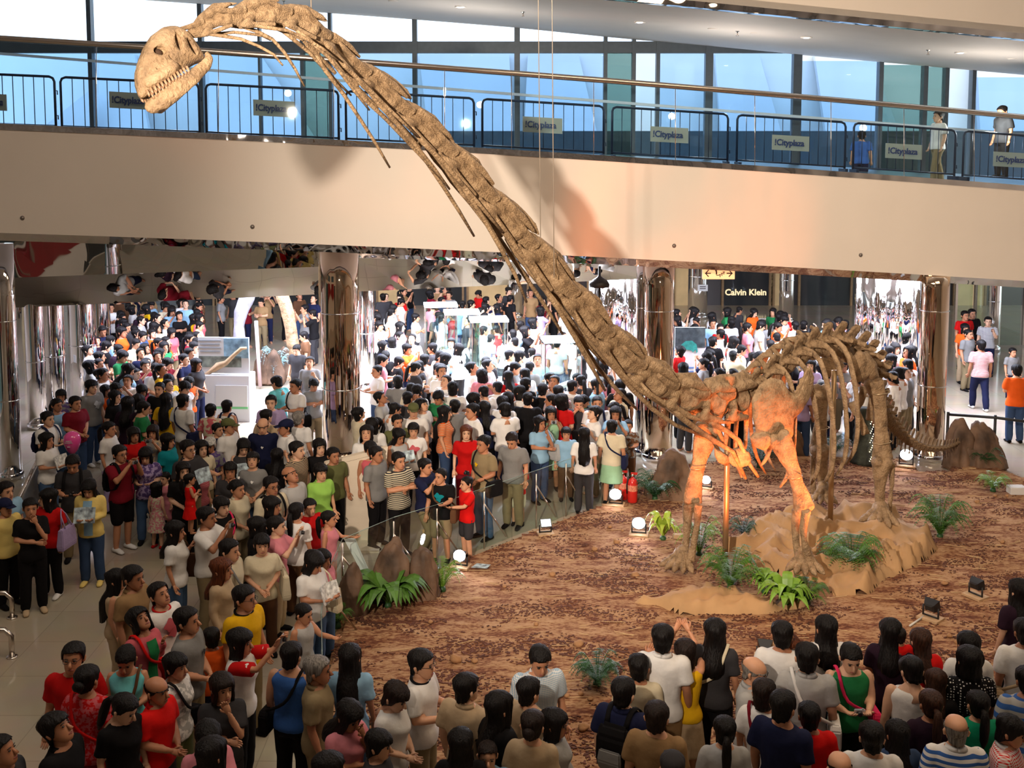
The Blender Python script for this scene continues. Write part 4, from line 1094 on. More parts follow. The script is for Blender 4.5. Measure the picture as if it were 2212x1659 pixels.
# ---- floodlights
M_FLOODLIT = mat('floodlight_lens_lit', (1, 1, 1), .4, emit=(.96, .90, 1.0), estr=55)
M_TILE = mat('floodlight_base_tile', (.55, .36, .2), .7, var=.2)
M_LENSDK = mat('floodlight_lens_dark', (.08, .09, .1), .1)
def flood(label, x, y, wpx, lit, face, z=PZ, tilt=.35, col=(1, .95, 1), energy=0, target=None, lens=None, spot=70, soft=None):
    p = pz(x, y + wpx * .9, z); w = wpx * p.y / F
    t = thing('floodlight', label, 'floodlight', p, face, 'floodlights on the platform')
    MB().box((0, 0, .015), (w * 1.5, w * 1.2, .03)).build('base_tile', M_TILE, t)
    MB().tube([(-w * .55, 0, .03), (-w * .55, 0, w * .9)], .012, 6).tube([(w * .55, 0, .03), (w * .55, 0, w * .9)], .012, 6).tube([(-w * .55, 0, .04), (w * .55, 0, .04)], .012, 6).build('bracket', M_BLACK, t, smooth=True)
    Mx = Matrix.Translation((0, 0, w * .95)) @ Matrix.Rotation(-tilt, 4, 'X')
    mb = MB(); fr = [(-.5, -.38), (.5, -.38), (.5, .38), (-.5, .38)]
    mb.loft([[Mx @ Vector((a * w * k, yy * w, b * w * k)) for a, b in fr] for k, yy in ((1.05, -.30), (1.0, -.22), (.7, .25), (.45, .34))]); mb.build('housing', M_BLACK, t)
    (MB().ell(Mx @ Vector((0, -.30 * w, 0)), (.50 * w, .14 * w, .44 * w), 16, 10, M=Mx.to_3x3()) if lit else MB().prism([Mx @ Vector((a * w * .92, -.305 * w, b * w * .9)) for a, b in fr], Mx.to_3x3() @ Vector((0, -.02 * w, 0)))).build('lens', lens or (M_FLOODLIT if lit else M_LENSDK), t, smooth=lit)
    if energy:
        Rz = Matrix.Rotation(face, 4, 'Z'); q_ = p + Rz.to_3x3() @ (Mx @ Vector((0, -.40 * w, 0)))
        lamp('floodlight_lamp', 'SPOT', q_, energy, col, soft or w * .35, target=target, spot=spot, blend=.6)
    return t
flood('lit white floodlight by the black t-shirt, left of the leaflet', 995, 1200, 28, True, -.3, energy=60, target=(2.0, 12, .5))
flood('lit white floodlight on the sand left of the lime plant', 1380, 1130, 28, True, -.2, energy=60, target=(2.0, 12, .3))
flood('lit white floodlight below the fire extinguishers', 1330, 1068, 26, True, -.25, energy=40, target=(2.0, 12, .3))
flood('lit white floodlight seen behind the left front leg', 1526, 1037, 20, True, -.4, energy=30, target=(2.0, 12, .3))
flood('lit white floodlight under the tail', 1957, 983, 26, True, -.35, energy=60, target=(4.0, 12, .3))
flood('small lit lamp high on the bronze column base beside the cream board', 779, 953, 14, True, -.2, z=.6)
flood('black floodlight with pale lens facing up by the glass fence', 1178, 1132, 24, False, .2, tilt=.7, lens=mat('floodlight_lens_pale', (.75, .85, 1), .3, emit=(.8, .9, 1), estr=1.6))
ORANGE = (1.0, 0.24, 0.07)
ta = py(1650, 930, 15.0)
flood('black floodlight seen from behind, far right with a glow on the sand', 2107, 1262, 30, False, 2.1, tilt=.2, energy=260, col=(1, .62, .32), target=py(1960, 1290, 14.3), spot=80)
flood('black floodlight seen from behind on a pale cable, middle of the right sand', 2010, 1308, 32, False, 2.3, tilt=.3, energy=2300, col=ORANGE, target=py(1695, 1010, 15.0), spot=30, soft=.22)
flood('black floodlight half hidden behind the pale grey shirt', 1652, 1395, 32, False, 2.9, tilt=.6, energy=2300, col=ORANGE, target=py(1580, 1010, 15.5), spot=36, soft=.30)
t = tag(MB().tube([pz(1995, 1332, PZ + .02), pz(1980, 1342, PZ + .02), pz(1965, 1352, PZ + .02)], .014, 6).build('power_cable', mat('white_cable', (.7, .68, .62), .5), smooth=True), 'short white power cable behind the middle floodlight', 'cable')
# ---- fire extinguishers
M_RED = mat('extinguisher_red', (.62, .02, .015), .25, coat=.5)
def exting(label, x, ybase, hpx):
    p = pz(x, ybase, PZ); h = hpx * p.y / F; r = h * .17
    t = thing('fire_extinguisher', label, 'extinguisher', p, 0, 'fire extinguishers')
    MB().lathe((0, 0, 0), [(r * .92, 0), (r, .02), (r, h * .68), (r * .8, h * .77), (r * .35, h * .82), (r * .3, h * .86)], 20).build('cylinder', M_RED, t, smooth=True)
    MB().lathe((0, 0, h * .86), [(r * .3, 0), (r * .34, .03), (r * .2, .06)], 12).build('valve', M_RAIL, t, smooth=True)
    MB().box((r * .3, 0, h * .95), (r * 1.2, .03, .015)).box((r * .3, 0, h * .99), (r * 1.3, .03, .015)).build('handle', M_RED, t)
    MB().tube([(-r * .2, 0, h * .9), (-r * .9, -.02, h * .86), (-r * 1.12, -.02, h * .6), (-r * 1.1, -.02, h * .3)], .014, 8).build('hose', M_BLACK, t, smooth=True)
    MB().lathe((0, 0, h * .40), [(r + .002, 0), (r + .002, h * .2)], 20, cap=False).build('paper_band', mat('extinguisher_label', (.75, .25, .15), .4, var=.4, scale=40), t, smooth=True)
exting('red fire extinguisher standing in front beside the fern', 1366, 1084, 66); exting('red fire extinguisher standing behind the other, nearer the glass', 1345, 1078, 64)
# ---- glass fence round the platform
FEN = [(700, 1660), (697, 1500), (708, 1400), (742, 1312), (852, 1258), (945, 1226), (1046, 1184), (1158, 1140), (1222, 1114), (1300, 1086)]
fe = thing('glass_fence', 'low clear glass fence with thin steel posts along the platform edge', 'fence', pz(945, 1226, 0))
FG = 1.0
for (xa, ya), (xb, yb) in zip(FEN[:-1], FEN[1:]):
    a = pz(xa, ya, 0); b_ = pz(xb, yb, 0); d = (b_ - a).normalized() * .02; nn = Vector((-d.y, d.x, 0)).normalized() * .012
    sub(MB().prism([a + d, b_ - d, b_ - d + Vector((0, 0, FG)), a + d + Vector((0, 0, FG))], nn).build('glass_panel', M_GLASS), fe)
    sub(MB().tube([a + Vector((0, 0, FG)), b_ + Vector((0, 0, FG))], .0045, 5).build('glass_edge', mat('glass_edge_green', (.30, .40, .37), .2), smooth=True), fe)
for (xa, ya) in FEN[2:]:
    a = pz(xa, ya, 0)
    sub(MB().tube([a + Vector((0, -.03, 0)), a + Vector((0, -.03, FG * .95))], .014, 7).build('post', M_RAIL, smooth=True), fe)
    sub(MB().tube([a + Vector((0, -.03, FG * .75)), a + Vector((.35, .30, .08))], .014, 7).build('brace', M_RAIL, smooth=True), fe)
# leaflet on the sand, paper in the fence
p = pz(1030, 1225, PZ + .02)
def paper(name, label, pts, m, e=(0, 0, .004), cat='leaflet'):
    return tag(MB().prism(pts, e).build(name, m), label, cat)
M_PAPER = mat('white_paper', (.75, .74, .72), .6)
M_PRINT = mat('printed_leaflet', (.45, .55, .68), .5, var=.7, scale=14)
paper('leaflet', 'folded printed leaflet dropped on the sand beside the lit floodlight', [pz(1018, 1226, PZ + .03), pz(1052, 1228, PZ + .03), pz(1060, 1220, PZ + .03), pz(1030, 1217, PZ + .03)], M_PRINT)
paper('wooden_board', 'small tan card taped to the glass fence beside the black t-shirt', [py(912, 1145, 17.0), py(942, 1137, 17.0), py(943, 1155, 17.0), py(915, 1163, 17.0)], mat('tan_card', (.6, .38, .18), .6), (0, .01, 0), 'card')
# ---- tall cream sign board seen from behind, with its slot
t = thing('sign_board', 'tall cream curved sign board beside the glass fence, seen from behind', 'board', pz(752, 1192, 0))
def SB(x, y, d): return py(x, y, d) - t.location
dA = pz(690, 1172, 0).y; 
prof = [(1.0, 0), (.75, .10), (.5, .16), (.25, .17), (0, .12)]
mbp = MB(); L_, R_ = [], []
for k in range(9):
    u = k / 8; sag = .12 * math.sin(PI * u)
    L_.append(SB(lerp(704, 692, u) - 14 * math.sin(PI * u * .9) * .4, lerp(1000, 1172, u), dA + .02 - .25 * u + .25)); R_.append(SB(lerp(838, 812, u) + 2 * math.sin(PI * u), lerp(965, 1182, u), dA - .02 - .25 * u + .25))
mbp.loft([[a, b_, b_ + Vector((-.03, .09, 0)), a + Vector((-.06, .09, 0))] for a, b_ in zip(L_, R_)]); mbp.build('panel', mat('cream_board', (.74, .62, .48), .6, var=.03), t)
a, b_ = L_[0], R_[0]
MB().prism([a.lerp(b_, .12) + Vector((0, -.012, -.07)), a.lerp(b_, .93) + Vector((0, -.012, -.07)), a.lerp(b_, .93) + Vector((0, -.012, -.10)), a.lerp(b_, .12) + Vector((0, -.012, -.10))], (0, .012, 0)).build('slot', mat('slot_dark', (.2, .15, .1), .6), t)
MB().prism([L_[-1], R_[-1], Vector((R_[-1].x, R_[-1].y, 0)), Vector((L_[-1].x, L_[-1].y, 0))], (0, .09, 0)).build('plinth', MATS['cream_board'], t)
MB().box((0, .2, .02), (1.0, .5, .04)).build('foot_plate', MATS['cream_board'], t)
paper('white_plank', 'white narrow plank leaning against the glass by the corner rock', [py(744, 1167, 15.3), py(764, 1158, 15.3), py(800, 1240, 15.0), py(795, 1262, 15.0)], M_PAPER, (0, .02, 0), 'plank')
tag(MB().box(pz(2196, 1058, PZ + .06), (.3, .2, .14)).build('white_box', M_PAPER, bevel=.01), 'small white box on the sand at the right edge', 'box')
tag(MB().box(pz(1465, 1158, PZ + .03), (.16, .1, .07)).build('wooden_block', M_TILE, bevel=.008), 'pale flat block on the sand behind the lime plant', 'block')
# ---- chrome hoop bollards at the left edge
for i, (x, y) in enumerate([(8, 1335), (6, 1420)]):
    p = pz(x, y, 0); t = thing('hoop_rail', ['chrome hoop rail on the floor at the left edge, upper one', 'chrome hoop rail on the floor at the left edge, lower one'][i], 'hoop', p)
    pts = [(-.45, 0, 0), (-.45, 0, .28), (-.38, 0, .36), (.04, 0, .36), (.12, 0, .28), (.12, 0, 0)]
    MB().tube(pts, .035, 10).build('hoop', M_RAIL, t, smooth=True); [MB().lathe((xx, 0, 0), [(.07, 0), (.07, .015), (.04, .02)], 12).build('base_plate', M_RAIL, t, smooth=True) for xx in (.12, -.45)]
# ---- low stainless barrier at the left
t = thing('stair_rail', 'stainless handrail with grey panel sloping down at the left edge', 'rail', pz(60, 1080, 0))
a, b_, c = pz(36, 1085, 1.0) - t.location, pz(85, 985, 1.0) - t.location, pz(140, 900, 1.0) - t.location
dn = Vector((0, 0, -.95))
MB().tube([a, b_, c], .03, 8).build('handrail', M_RAIL, t, smooth=True)
MB().prism([a + dn, b_ + dn, b_ + Vector((0, 0, -.1)), a + Vector((0, 0, -.1))], (.02, 0, 0)).build('panel', mat('grey_slat_panel', (.2, .2, .2), .4, .4, var=.2, scale=20), t)
MB().prism([b_ + dn, c + dn, c + Vector((0, 0, -.1)), b_ + Vector((0, 0, -.1))], (.02, 0, 0)).build('panel', MATS['grey_slat_panel'], t)
for q_ in (a, b_, c): MB().tube([q_ + Vector((0, 0, -1)), q_], .022, 8).build('post', M_RAIL, t, smooth=True)
# ---- display cases with glowing tops
M_GLOW = mat('case_light', (1, 1, 1), .4, emit=(.78, .82, 1.0), estr=9)
M_CASEBASE = mat('white_case_base', (.8, .8, .82), .4)
CASES = [(950, 662, 70, 2.2, 'furthest lit glass display case'), (996, 678, 74, 2.2, 'second lit glass display case from the back'), (1055, 694, 80, 2.2, 'large lit glass display case amid the crowd'), (1214, 738, 82, 2.2, 'nearest lit glass display case beside the lower neck')]
M_FOSSIL = mat('pale_fossil', (.72, .66, .58), .6, var=.2)
for x, y, w, z, lab in CASES:
    p = pz(x, y, z); ww = w * p.y / F; q_ = Vector((p.x, p.y + ww * .35, 0))
    t = thing('display_case', lab, 'display case', q_, .12, 'lit display cases')
    dd = ww * .7
    MB().box((0, 0, .35), (ww, dd, .7)).build('base', M_CASEBASE, t, bevel=.01)
    MB().box((0, 0, z), (ww * 1.04, dd * 1.04, .06)).build('light_box', M_GLOW, t)
    for sx in (-1, 1):
        for sy in (-1, 1): MB().box((sx * ww * .49, sy * dd * .49, (z + .7) / 2), (.02, .02, z - .7)).build('corner_post', M_RAIL, t)
    for sx in (-1, 1): MB().box((sx * ww * .49, 0, (z + .7) / 2), (.008, dd * .95, z - .72)).build('glass_pane', M_GLASS, t)
    for sy in (-1, 1): MB().box((0, sy * dd * .49, (z + .7) / 2), (ww * .95, .008, z - .72)).build('glass_pane', M_GLASS, t)
    fs = MB().tube([(-ww * .25, 0, .8), (-ww * .1, 0, 1.1), (ww * .15, 0, 1.2), (ww * .25, 0, 1.0)], [.05, .09, .08, .04], 8).tube([(0, 0, .7), (0, 0, 1.1)], .015, 6)
    tag(fs.build('fossil', M_FOSSIL, smooth=True, loc=None), 'pale fossil bone inside the ' + lab, 'fossil', 'fossils in the glass cases').location = q_
    lamp('case_lamp', 'AREA', q_ + Vector((0, 0, z - .06)), 45, COOL, ww * .9, dd * .9, target=q_)
# ---- left: solid leg bones and rocks standing in for a mirror reflection; poster counter
ex = thing('leg_bone_reflection', 'pair of huge mounted dinosaur leg bones behind the information counter', 'exhibit', pz(575, 840, 0))
exd = ex.location.y
def exb(name, pts, rad, m):
    P = [py(x, y, exd + dz) - ex.location for x, y, dz in pts]
    me = remesh(MB().tube(P, [r_ * exd / F for r_ in rad], 12).ell(P[0], (rad[0] * exd / F,) * 3, 8, 6).ell(P[-1], (rad[-1] * exd / F,) * 3, 8, 6), .03, .5, 2); noisy(me, .015, 4, 1); me.materials.append(m)
    o = obj(name, smooth_me(me), ex); return o
M_BONE2 = mat('pale_cast_bone', (.26, .25, .29), .5, var=.25, scale=3, bump=.4)
exb('femur', [(535, 640, 0), (520, 675, 0), (516, 705, 0), (518, 742, 0)], [17, 15, 11, 15], M_BONE2)
exb('femur', [(610, 640, 0), (622, 675, 0), (628, 710, 0), (632, 745, 0)], [15, 14, 13, 14], M_BONE)
exb('tibia', [(636, 752, 0), (638, 790, 0), (636, 830, 0)], [13, 11, 12], M_BONE)
exb('tibia', [(520, 752, 0), (522, 790, 0), (522, 830, 0)], [12, 9, 11], M_BONE2)
obj('support_post', MB().tube([py(553, 693, exd) - ex.location, py(562, 835, exd) - ex.location], .05, 8).mesh('support_post', mat('pink_post', (.7, .5, .5), .4)), ex)
for i, (x, y, w, h) in enumerate([(465, 800, 40, 70), (565, 812, 40, 70), (590, 812, 44, 72), (612, 800, 40, 66)]):
    rock('grey rock in the leg bone exhibit, ' + ['left', 'second', 'third', 'right'][i] + ' one', x, y + 14, w, h, 11 + i, z=.1)
fern('pale blue palm frond plant inside the leg bone exhibit', 596, 826, 40, 12, mat('pale_palm', (.35, .6, .62), .5), 31, 1.6, z=0.0)
# information counter
ct = thing('information_counter', 'brightly lit information counter with landscape poster among the crowd', 'counter', pz(490, 905, 0), -.05)
cy_ = ct.location.y; k_ = cy_ / F
MB().box((0, 0, .55), (118 * k_, .5, 1.1)).build('body', M_CASEBASE, ct, bevel=.01)
MB().box((0, -.1, 1.55), (112 * k_, .05, .85)).build('poster', M_PAPER, ct)
MB().box((28 * k_, -.13, 1.72), (54 * k_, .012, .46)).build('sky_picture', mat('sky_picture', (.30, .50, .68), .5, var=.6, scale=4), ct)
MB().box((-8 * k_, -.13, 1.40), (94 * k_, .012, .26)).build('landscape_picture', mat('landscape_picture', (.24, .28, .24), .5, var=.7, scale=5), ct)
for q0 in range(4): MB().box((-30 * k_, -.13, 1.90 - q0 * .085), ((50 - 6 * (q0 % 2)) * k_, .01, .03)).build('text_line', mat('poster_text', (.35, .38, .42), .6), ct)
_nk = [(-44, 1.08), (-30, 1.16), (-12, 1.30), (6, 1.38), (22, 1.55), (40, 1.72), (52, 1.74)]
MB().tube([V3 for V3 in [Vector((a_ * k_, -.15, b__)) for a_, b__ in _nk]], [.03, .05, .09, .06, .045, .045, .03], 8).build('dinosaur_picture', mat('poster_dinosaur', (.55, .36, .2), .6, var=.2), ct, smooth=True)
MB().box((20 * k_, -.27, .62), (70 * k_, .02, .5)).build('blank_panel', M_PAPER, ct)
MB().box((20 * k_, -.27, .34), (70 * k_, .024, .05)).build('green_stripe', mat('green_stripe', (.2, .6, .25), .5), ct)
# teal dinosaur panel at the right
bp_ = thing('information_stand', 'white information panel with a teal dinosaur picture beyond the neck base', 'panel', pz(1488, 880, 0))
k_ = bp_.location.y / F
MB().box((0, 0, 1.25), (66 * k_, .06, 1.5)).build('board', M_PAPER, bp_)
MB().box((0, -.035, 1.75), (66 * k_, .01, .5)).build('dark_header', mat('panel_header', (.06, .08, .09), .5, var=.6, scale=6), bp_)
tl = [(-24, 0), (-20, 10), (-10, 19), (4, 20), (14, 12), (17, -4), (14, -8), (13, 0), (6, -6), (4, -2), (-6, 0), (-14, 0)]
MB().prism([(a * k_, -.05, 1.45 + b_ * k_) for a, b_ in tl], (0, .012, 0)).build('dinosaur_picture', mat('teal_print', (.03, .28, .24), .5, var=.3, scale=12), bp_)
for zz in (.7, .8, .9, 1.0): MB().box((.1, -.035, zz), (40 * k_, .006, .04)).build('text_line', mat('blue_text', (.15, .25, .5), .5), bp_)
for sx in (-1, 1): MB().box((sx * 28 * k_, 0, .25), (.05, .3, .5)).build('leg', M_RAIL, bp_)
# silver stand barrier beyond the neck base
def barrier2(label, x, ybase, wpx, hpx):
    p = pz(x, ybase, 0); w = wpx * p.y / F; h = hpx * p.y / F; t = thing('steel_barrier', label, 'barrier', p)
    MB().tube([(-w / 2, 0, 0), (-w / 2, 0, h * .9), (-w * .42, 0, h), (w * .42, 0, h), (w / 2, 0, h * .9), (w / 2, 0, 0)], .025, 8).tube([(-w / 2, 0, .15), (w / 2, 0, .15)], .02, 8).build('frame', M_RAIL, t, smooth=True)
    for k in range(8): MB().tube([(-w / 2 + w * (k + 1) / 9, 0, .15), (-w / 2 + w * (k + 1) / 9, 0, h)], .01, 6).build('bar', M_RAIL, t, smooth=True)
barrier2('small silver crowd barrier among the white shirts beyond the neck base', 1588, 735, 32, 46)
barrier2('silver crowd barrier in front of the dark shopfront', 1660, 722, 58, 34)
# hanging arrow sign
p = py(1552, 590, 22.6); sgn = thing('arrow_sign', 'hanging orange sign with two arrows and symbols under the gallery', 'sign', p)
k_ = 22.6 / F
MB().box((0, 0, 0), (70 * k_, .06, 26 * k_)).build('light_box', mat('orange_sign_box', (.95, .62, .32), .5, emit=(1.0, .62, .30), estr=.75), sgn, bevel=.005)
M_INK = mat('sign_ink', (.05, .04, .03), .6)
for s in (-1, 1):
    x0 = s * 30 * k_; x1 = s * 17 * k_
    MB().prism([(x0, -.032, .012), (x1, -.032, .012), (x1, -.032, -.012), (x0, -.032, -.012)], (0, -.004, 0)).prism([(x0, -.032, .0), (x0 - s * 7 * k_, -.032, 8 * k_), (x0 - s * 9 * k_, -.032, 7 * k_), (x0 - s * 3 * k_, -.032, 0), (x0 - s * 9 * k_, -.032, -7 * k_), (x0 - s * 7 * k_, -.032, -8 * k_)], (0, -.004, 0)).build('arrow', M_INK, sgn)
MB().ell((-6 * k_, -.034, 6 * k_), (.022, .004, .022), 8, 6).box((-5 * k_, -.034, 1 * k_), (.03, .004, .07)).box((-2 * k_, -.034, -4 * k_), (.07, .004, .016)).build('walker_symbol', M_INK, sgn)
for a in range(3): MB().box(((3 + a * 4) * k_, -.034, (a - 1) * 3 * k_), (.05, .004, .016)).box(((3 + a * 4) * k_, -.034, (a - 1) * 3 * k_ - .03), (.016, .004, .05)).build('step_symbol', M_INK, sgn)
for s in (-1, 1): MB().tube([(s * 28 * k_, 0, 12 * k_), (s * 28 * k_, 0, 12 * k_ + .12)], .01, 6).build('hanger', M_RAIL, sgn)
# small paper notices on columns
for i, (x, y, w, h, d) in enumerate([(78, 803, 24, 20, 25.0), (1518, 622, 22, 14, pz(1510, 690, 0).y - .02)]):
    k_ = d / F; p = py(x, y, d); n_ = thing('paper_notice', ['white paper notice on a mirrored column at the left', 'white paper notice below the arrow sign'][i], 'notice', p)
    MB().box((0, 0, 0), (w * k_, .01, h * k_)).build('sheet', M_PAPER, n_)
    for zz in (.2, -.1): MB().box((0, -.007, zz * h * k_), (w * k_ * .6, .003, .03)).build('text_line', M_INK, n_)
# pink balloon
p = py(156, 958, pz(125, 1100, 0).y - .3); bl = thing('balloon', 'shiny pink balloon floating beside the newspaper reader', 'balloon', p)
mb = MB().lathe((0, 0, 0), [(.01, -.21), (.03, -.19), (.09, -.12), (.135, -.02), (.15, .06), (.135, .14), (.09, .19), (.03, .215), (.005, .218)], 20); mb.build('skin', mat('pink_balloon', (.85, .08, .35), .15, coat=.6), bl, smooth=True)
for zz, w in ((.08, .10), (.05, .13), (-.02, .05)): MB().box((.0, -.148, zz), (w, .004, .012)).build('print', M_PAPER, bl)
MB().tube([(0, 0, -.21), (.03, .05, -.5), (.1, .1, -.8)], .003, 4).build('string', M_PAPER, bl)

# thin black lamp post under the gallery, dark post on the right, black railing behind the rocks
p = pz(1288, 1000, 0); lp = thing('lamp_post', 'thin black post with dark hanging lamp shade under the gallery', 'lamp post', p)
zt = py(1297, 575, p.y).z
MB().tube([(0, 0, 0), (.04, 0, zt)], .028, 8).build('pole', M_BLACK, lp, smooth=True)
MB().lathe((.04, 0, zt - .42), [(.20, 0), (.21, .05), (.16, .13), (.05, .20), (.02, .24)], 18).build('lamp_shade', M_BLACK, lp, smooth=True)
MB().lathe((0, 0, 0), [(.2, 0), (.2, .03), (.05, .05)], 16).build('base_plate', M_BLACK, lp, smooth=True)
p = pz(1848, 800, 0); q_ = thing('steel_post', 'thin dark post standing beyond the dinosaur back', 'post', p)
MB().tube([(0, 0, 0), (0, 0, 3.6)], .045, 10).build('shaft', M_DARKMETAL, q_, smooth=True); MB().lathe((0, 0, 0), [(.12, 0), (.12, .03), (.05, .05)], 14).build('base_plate', M_DARKMETAL, q_, smooth=True)
a, b_, c = pz(2048, 895, .95), pz(2150, 902, .95), pz(2300, 922, .95); rl = thing('black_railing', 'low black railing behind the two dark rocks at the right', 'railing', Vector((a.x, a.y, 0)))
sub(MB().tube([a, b_, c], .03, 8).build('top_rail', M_BLACK, smooth=True), rl)
for k, e in enumerate((a, b_, c)): sub(MB().tube([Vector((e.x, e.y, 0)), e + Vector((0, 0, .05))], .03, 8).build('post', M_BLACK, smooth=True), rl)
# ================================================================== PEOPLE
def lin(c): return tuple((v / 255.0) ** 2.2 for v in c)
PAL = dict(white=(232, 228, 224), cream=(214, 200, 170), beige=(186, 160, 128), tan=(150, 118, 82), khaki=(140, 122, 92), brown=(96, 66, 46), black=(22, 20, 22), charcoal=(58, 56, 58), grey=(128, 126, 124), lightgrey=(176, 174, 172), navy=(30, 34, 62), blue=(60, 100, 170), skyblue=(140, 178, 205), denim=(58, 76, 108), jeans=(74, 98, 132), teal=(20, 130, 140), turq=(110, 200, 205), green=(40, 120, 70), emerald=(20, 140, 100), lime=(150, 200, 90), olive=(96, 98, 62), yellow=(232, 178, 28), paleyellow=(235, 205, 120), orange=(232, 92, 30), red=(190, 22, 22), brightred=(215, 25, 22), maroon=(120, 24, 38), pink=(214, 130, 140), hotpink=(226, 50, 96), rose=(196, 92, 100), purple=(90, 70, 120), darkpurple=(44, 26, 40), lilac=(170, 150, 190), mint=(150, 190, 150))
SKINS = [(212, 156, 122), (198, 138, 104), (222, 172, 140), (178, 120, 88)]
M_SKIN = [mat('skin_%s' % n, lin(c), .55, var=.06, scale=12) for n, c in zip(('light', 'warm', 'fair', 'brown'), SKINS)]
def hair_mat(name, c):
    m = mat(name, c, .55, spec=.22); nt = m.node_tree; b = nt.nodes['Principled BSDF']
    tc = nt.nodes.new('ShaderNodeTexCoord'); mp = nt.nodes.new('ShaderNodeMapping'); mp.inputs['Scale'].default_value = (75, 75, 9); n = nt.nodes.new('ShaderNodeTexNoise'); n.inputs['Scale'].default_value = 1.0; n.inputs['Detail'].default_value = 3
    bp = nt.nodes.new('ShaderNodeBump'); bp.inputs['Strength'].default_value = 1.0; bp.inputs['Distance'].default_value = .012
    r = nt.nodes.new('ShaderNodeValToRGB'); r.color_ramp.elements[0].position = .35; r.color_ramp.elements[1].position = .7
    r.color_ramp.elements[0].color = (*[v * .45 for v in c], 1); r.color_ramp.elements[1].color = (*[min(1, v * 1.5) for v in c], 1)
    nt.links.new(tc.outputs['Object'], mp.inputs[0]); nt.links.new(mp.outputs[0], n.inputs['Vector']); nt.links.new(n.outputs['Fac'], bp.inputs['Height']); nt.links.new(bp.outputs['Normal'], b.inputs['Normal']); nt.links.new(n.outputs['Fac'], r.inputs['Fac']); nt.links.new(r.outputs['Color'], b.inputs['Base Color'])
    return m
M_HAIRS = {k: hair_mat('hair_' + k, lin(c)) for k, c in dict(black=(24, 20, 20), dark=(38, 28, 25), auburn=(96, 52, 32), grey=(128, 122, 116), white=(196, 192, 186), brown=(62, 40, 30)).items()}
M_EYE = mat('eye_dark', (.012, .01, .01), .3); M_LIP = mat('lip', (.36, .10, .09), .5)
def fabric(spec):
    """'white' or 'stripe:navy,white,9' / 'dots:a,b,f' / 'floral:a,b,f' / 'plaid:a,b,f'"""
    key = 'fabric_' + spec.replace(':', '_').replace(',', '_')
    if key in MATS: return MATS[key]
    if ':' not in spec:
        return mat(key, lin(PAL[spec]), .85, var=.07, scale=6, bump=.25, bscale=16, spec=.2)
    kind, arg = spec.split(':'); a, b, f = arg.split(','); f = float(f)
    m = mat(key, lin(PAL[a]), .85, spec=.2); nt = m.node_tree; bs = nt.nodes['Principled BSDF']
    tc = nt.nodes.new('ShaderNodeTexCoord'); r = nt.nodes.new('ShaderNodeValToRGB'); e = r.color_ramp.elements
    r.color_ramp.interpolation = 'CONSTANT'; e[0].color = (*lin(PAL[a]), 1); e[1].color = (*lin(PAL[b]), 1); e[1].position = .5
    if kind in ('stripe', 'plaid'):
        w = nt.nodes.new('ShaderNodeTexWave'); w.bands_direction = 'Z'; w.inputs['Scale'].default_value = f * .318 * 2; nt.links.new(tc.outputs['Object'], w.inputs['Vector'])
        src = w.outputs['Fac']
        if kind == 'plaid':
            w2 = nt.nodes.new('ShaderNodeTexWave'); w2.bands_direction = 'X'; w2.inputs['Scale'].default_value = f * .318 * 2; nt.links.new(tc.outputs['Object'], w2.inputs['Vector'])
            ad = nt.nodes.new('ShaderNodeMath'); ad.operation = 'MULTIPLY_ADD'; ad.inputs[1].default_value = .5
            m2 = nt.nodes.new('ShaderNodeMath'); m2.operation = 'MULTIPLY'; m2.inputs[1].default_value = .5
            nt.links.new(w.outputs['Fac'], ad.inputs[0]); nt.links.new(w2.outputs['Fac'], m2.inputs[0]); nt.links.new(m2.outputs[0], ad.inputs[2]); src = ad.outputs[0]; r.color_ramp.interpolation = 'LINEAR'; e[0].position = .2; e[1].position = .75
    elif kind == 'dots':
        v = nt.nodes.new('ShaderNodeTexVoronoi'); v.inputs['Scale'].default_value = f; v.inputs['Randomness'].default_value = .25; nt.links.new(tc.outputs['Object'], v.inputs['Vector']); src = v.outputs['Distance']; e[0].color, e[1].color = (*lin(PAL[b]), 1), (*lin(PAL[a]), 1); e[1].position = .28
    else:
        v = nt.nodes.new('ShaderNodeTexNoise'); v.inputs['Scale'].default_value = f; v.inputs['Detail'].default_value = 3; nt.links.new(tc.outputs['Object'], v.inputs['Vector']); src = v.outputs['Fac']; e[1].position = .54; r.color_ramp.interpolation = 'EASE'; e[0].position = .46
    nt.links.new(src, r.inputs['Fac']); nt.links.new(r.outputs['Color'], bs.inputs['Base Color'])
    return m
V = Vector
# arm poses: (elbow, wrist) for the arm on +x, then the arm on -x (None = mirrored); body faces -y
POSES = {
    'down': [((.235, .03, 1.14), (.245, -.05, .90)), None],
    'fold': [((.235, -.05, 1.16), (-.02, -.20, 1.17)), ((-.235, -.05, 1.16), (.04, -.23, 1.21))],
    'photo': [((.24, -.20, 1.25), (.075, -.30, 1.50)), None],
    'photoup': [((.23, -.27, 1.44), (.075, -.42, 1.66)), None],
    'read': [((.225, -.03, 1.15), (.11, -.27, 1.17)), None],
    'chin': [((.18, -.17, 1.16), (.05, -.17, 1.44)), ((-.235, -.04, 1.16), (.06, -.19, 1.13))],
    'strap': [((.22, -.04, 1.16), (.13, -.17, 1.36)), ((-.235, .03, 1.14), (-.245, -.05, .90))],
    'clasp': [((.235, .0, 1.15), (.05, -.20, 1.03)), None],
    'point': [((.22, -.16, 1.22), (.16, -.40, 1.24)), ((-.235, .03, 1.14), (-.245, -.06, .90))],
    'behind': [((.24, .08, 1.15), (.08, .17, 1.00)), None],
}
def arms(pose):
    a = POSES[pose]; L = a[0]; R_ = a[1] or tuple((-p[0], p[1], p[2]) for p in L)
    return [(1, V(L[0]), V(L[1])), (-1, V(R_[0]), V(R_[1]))]
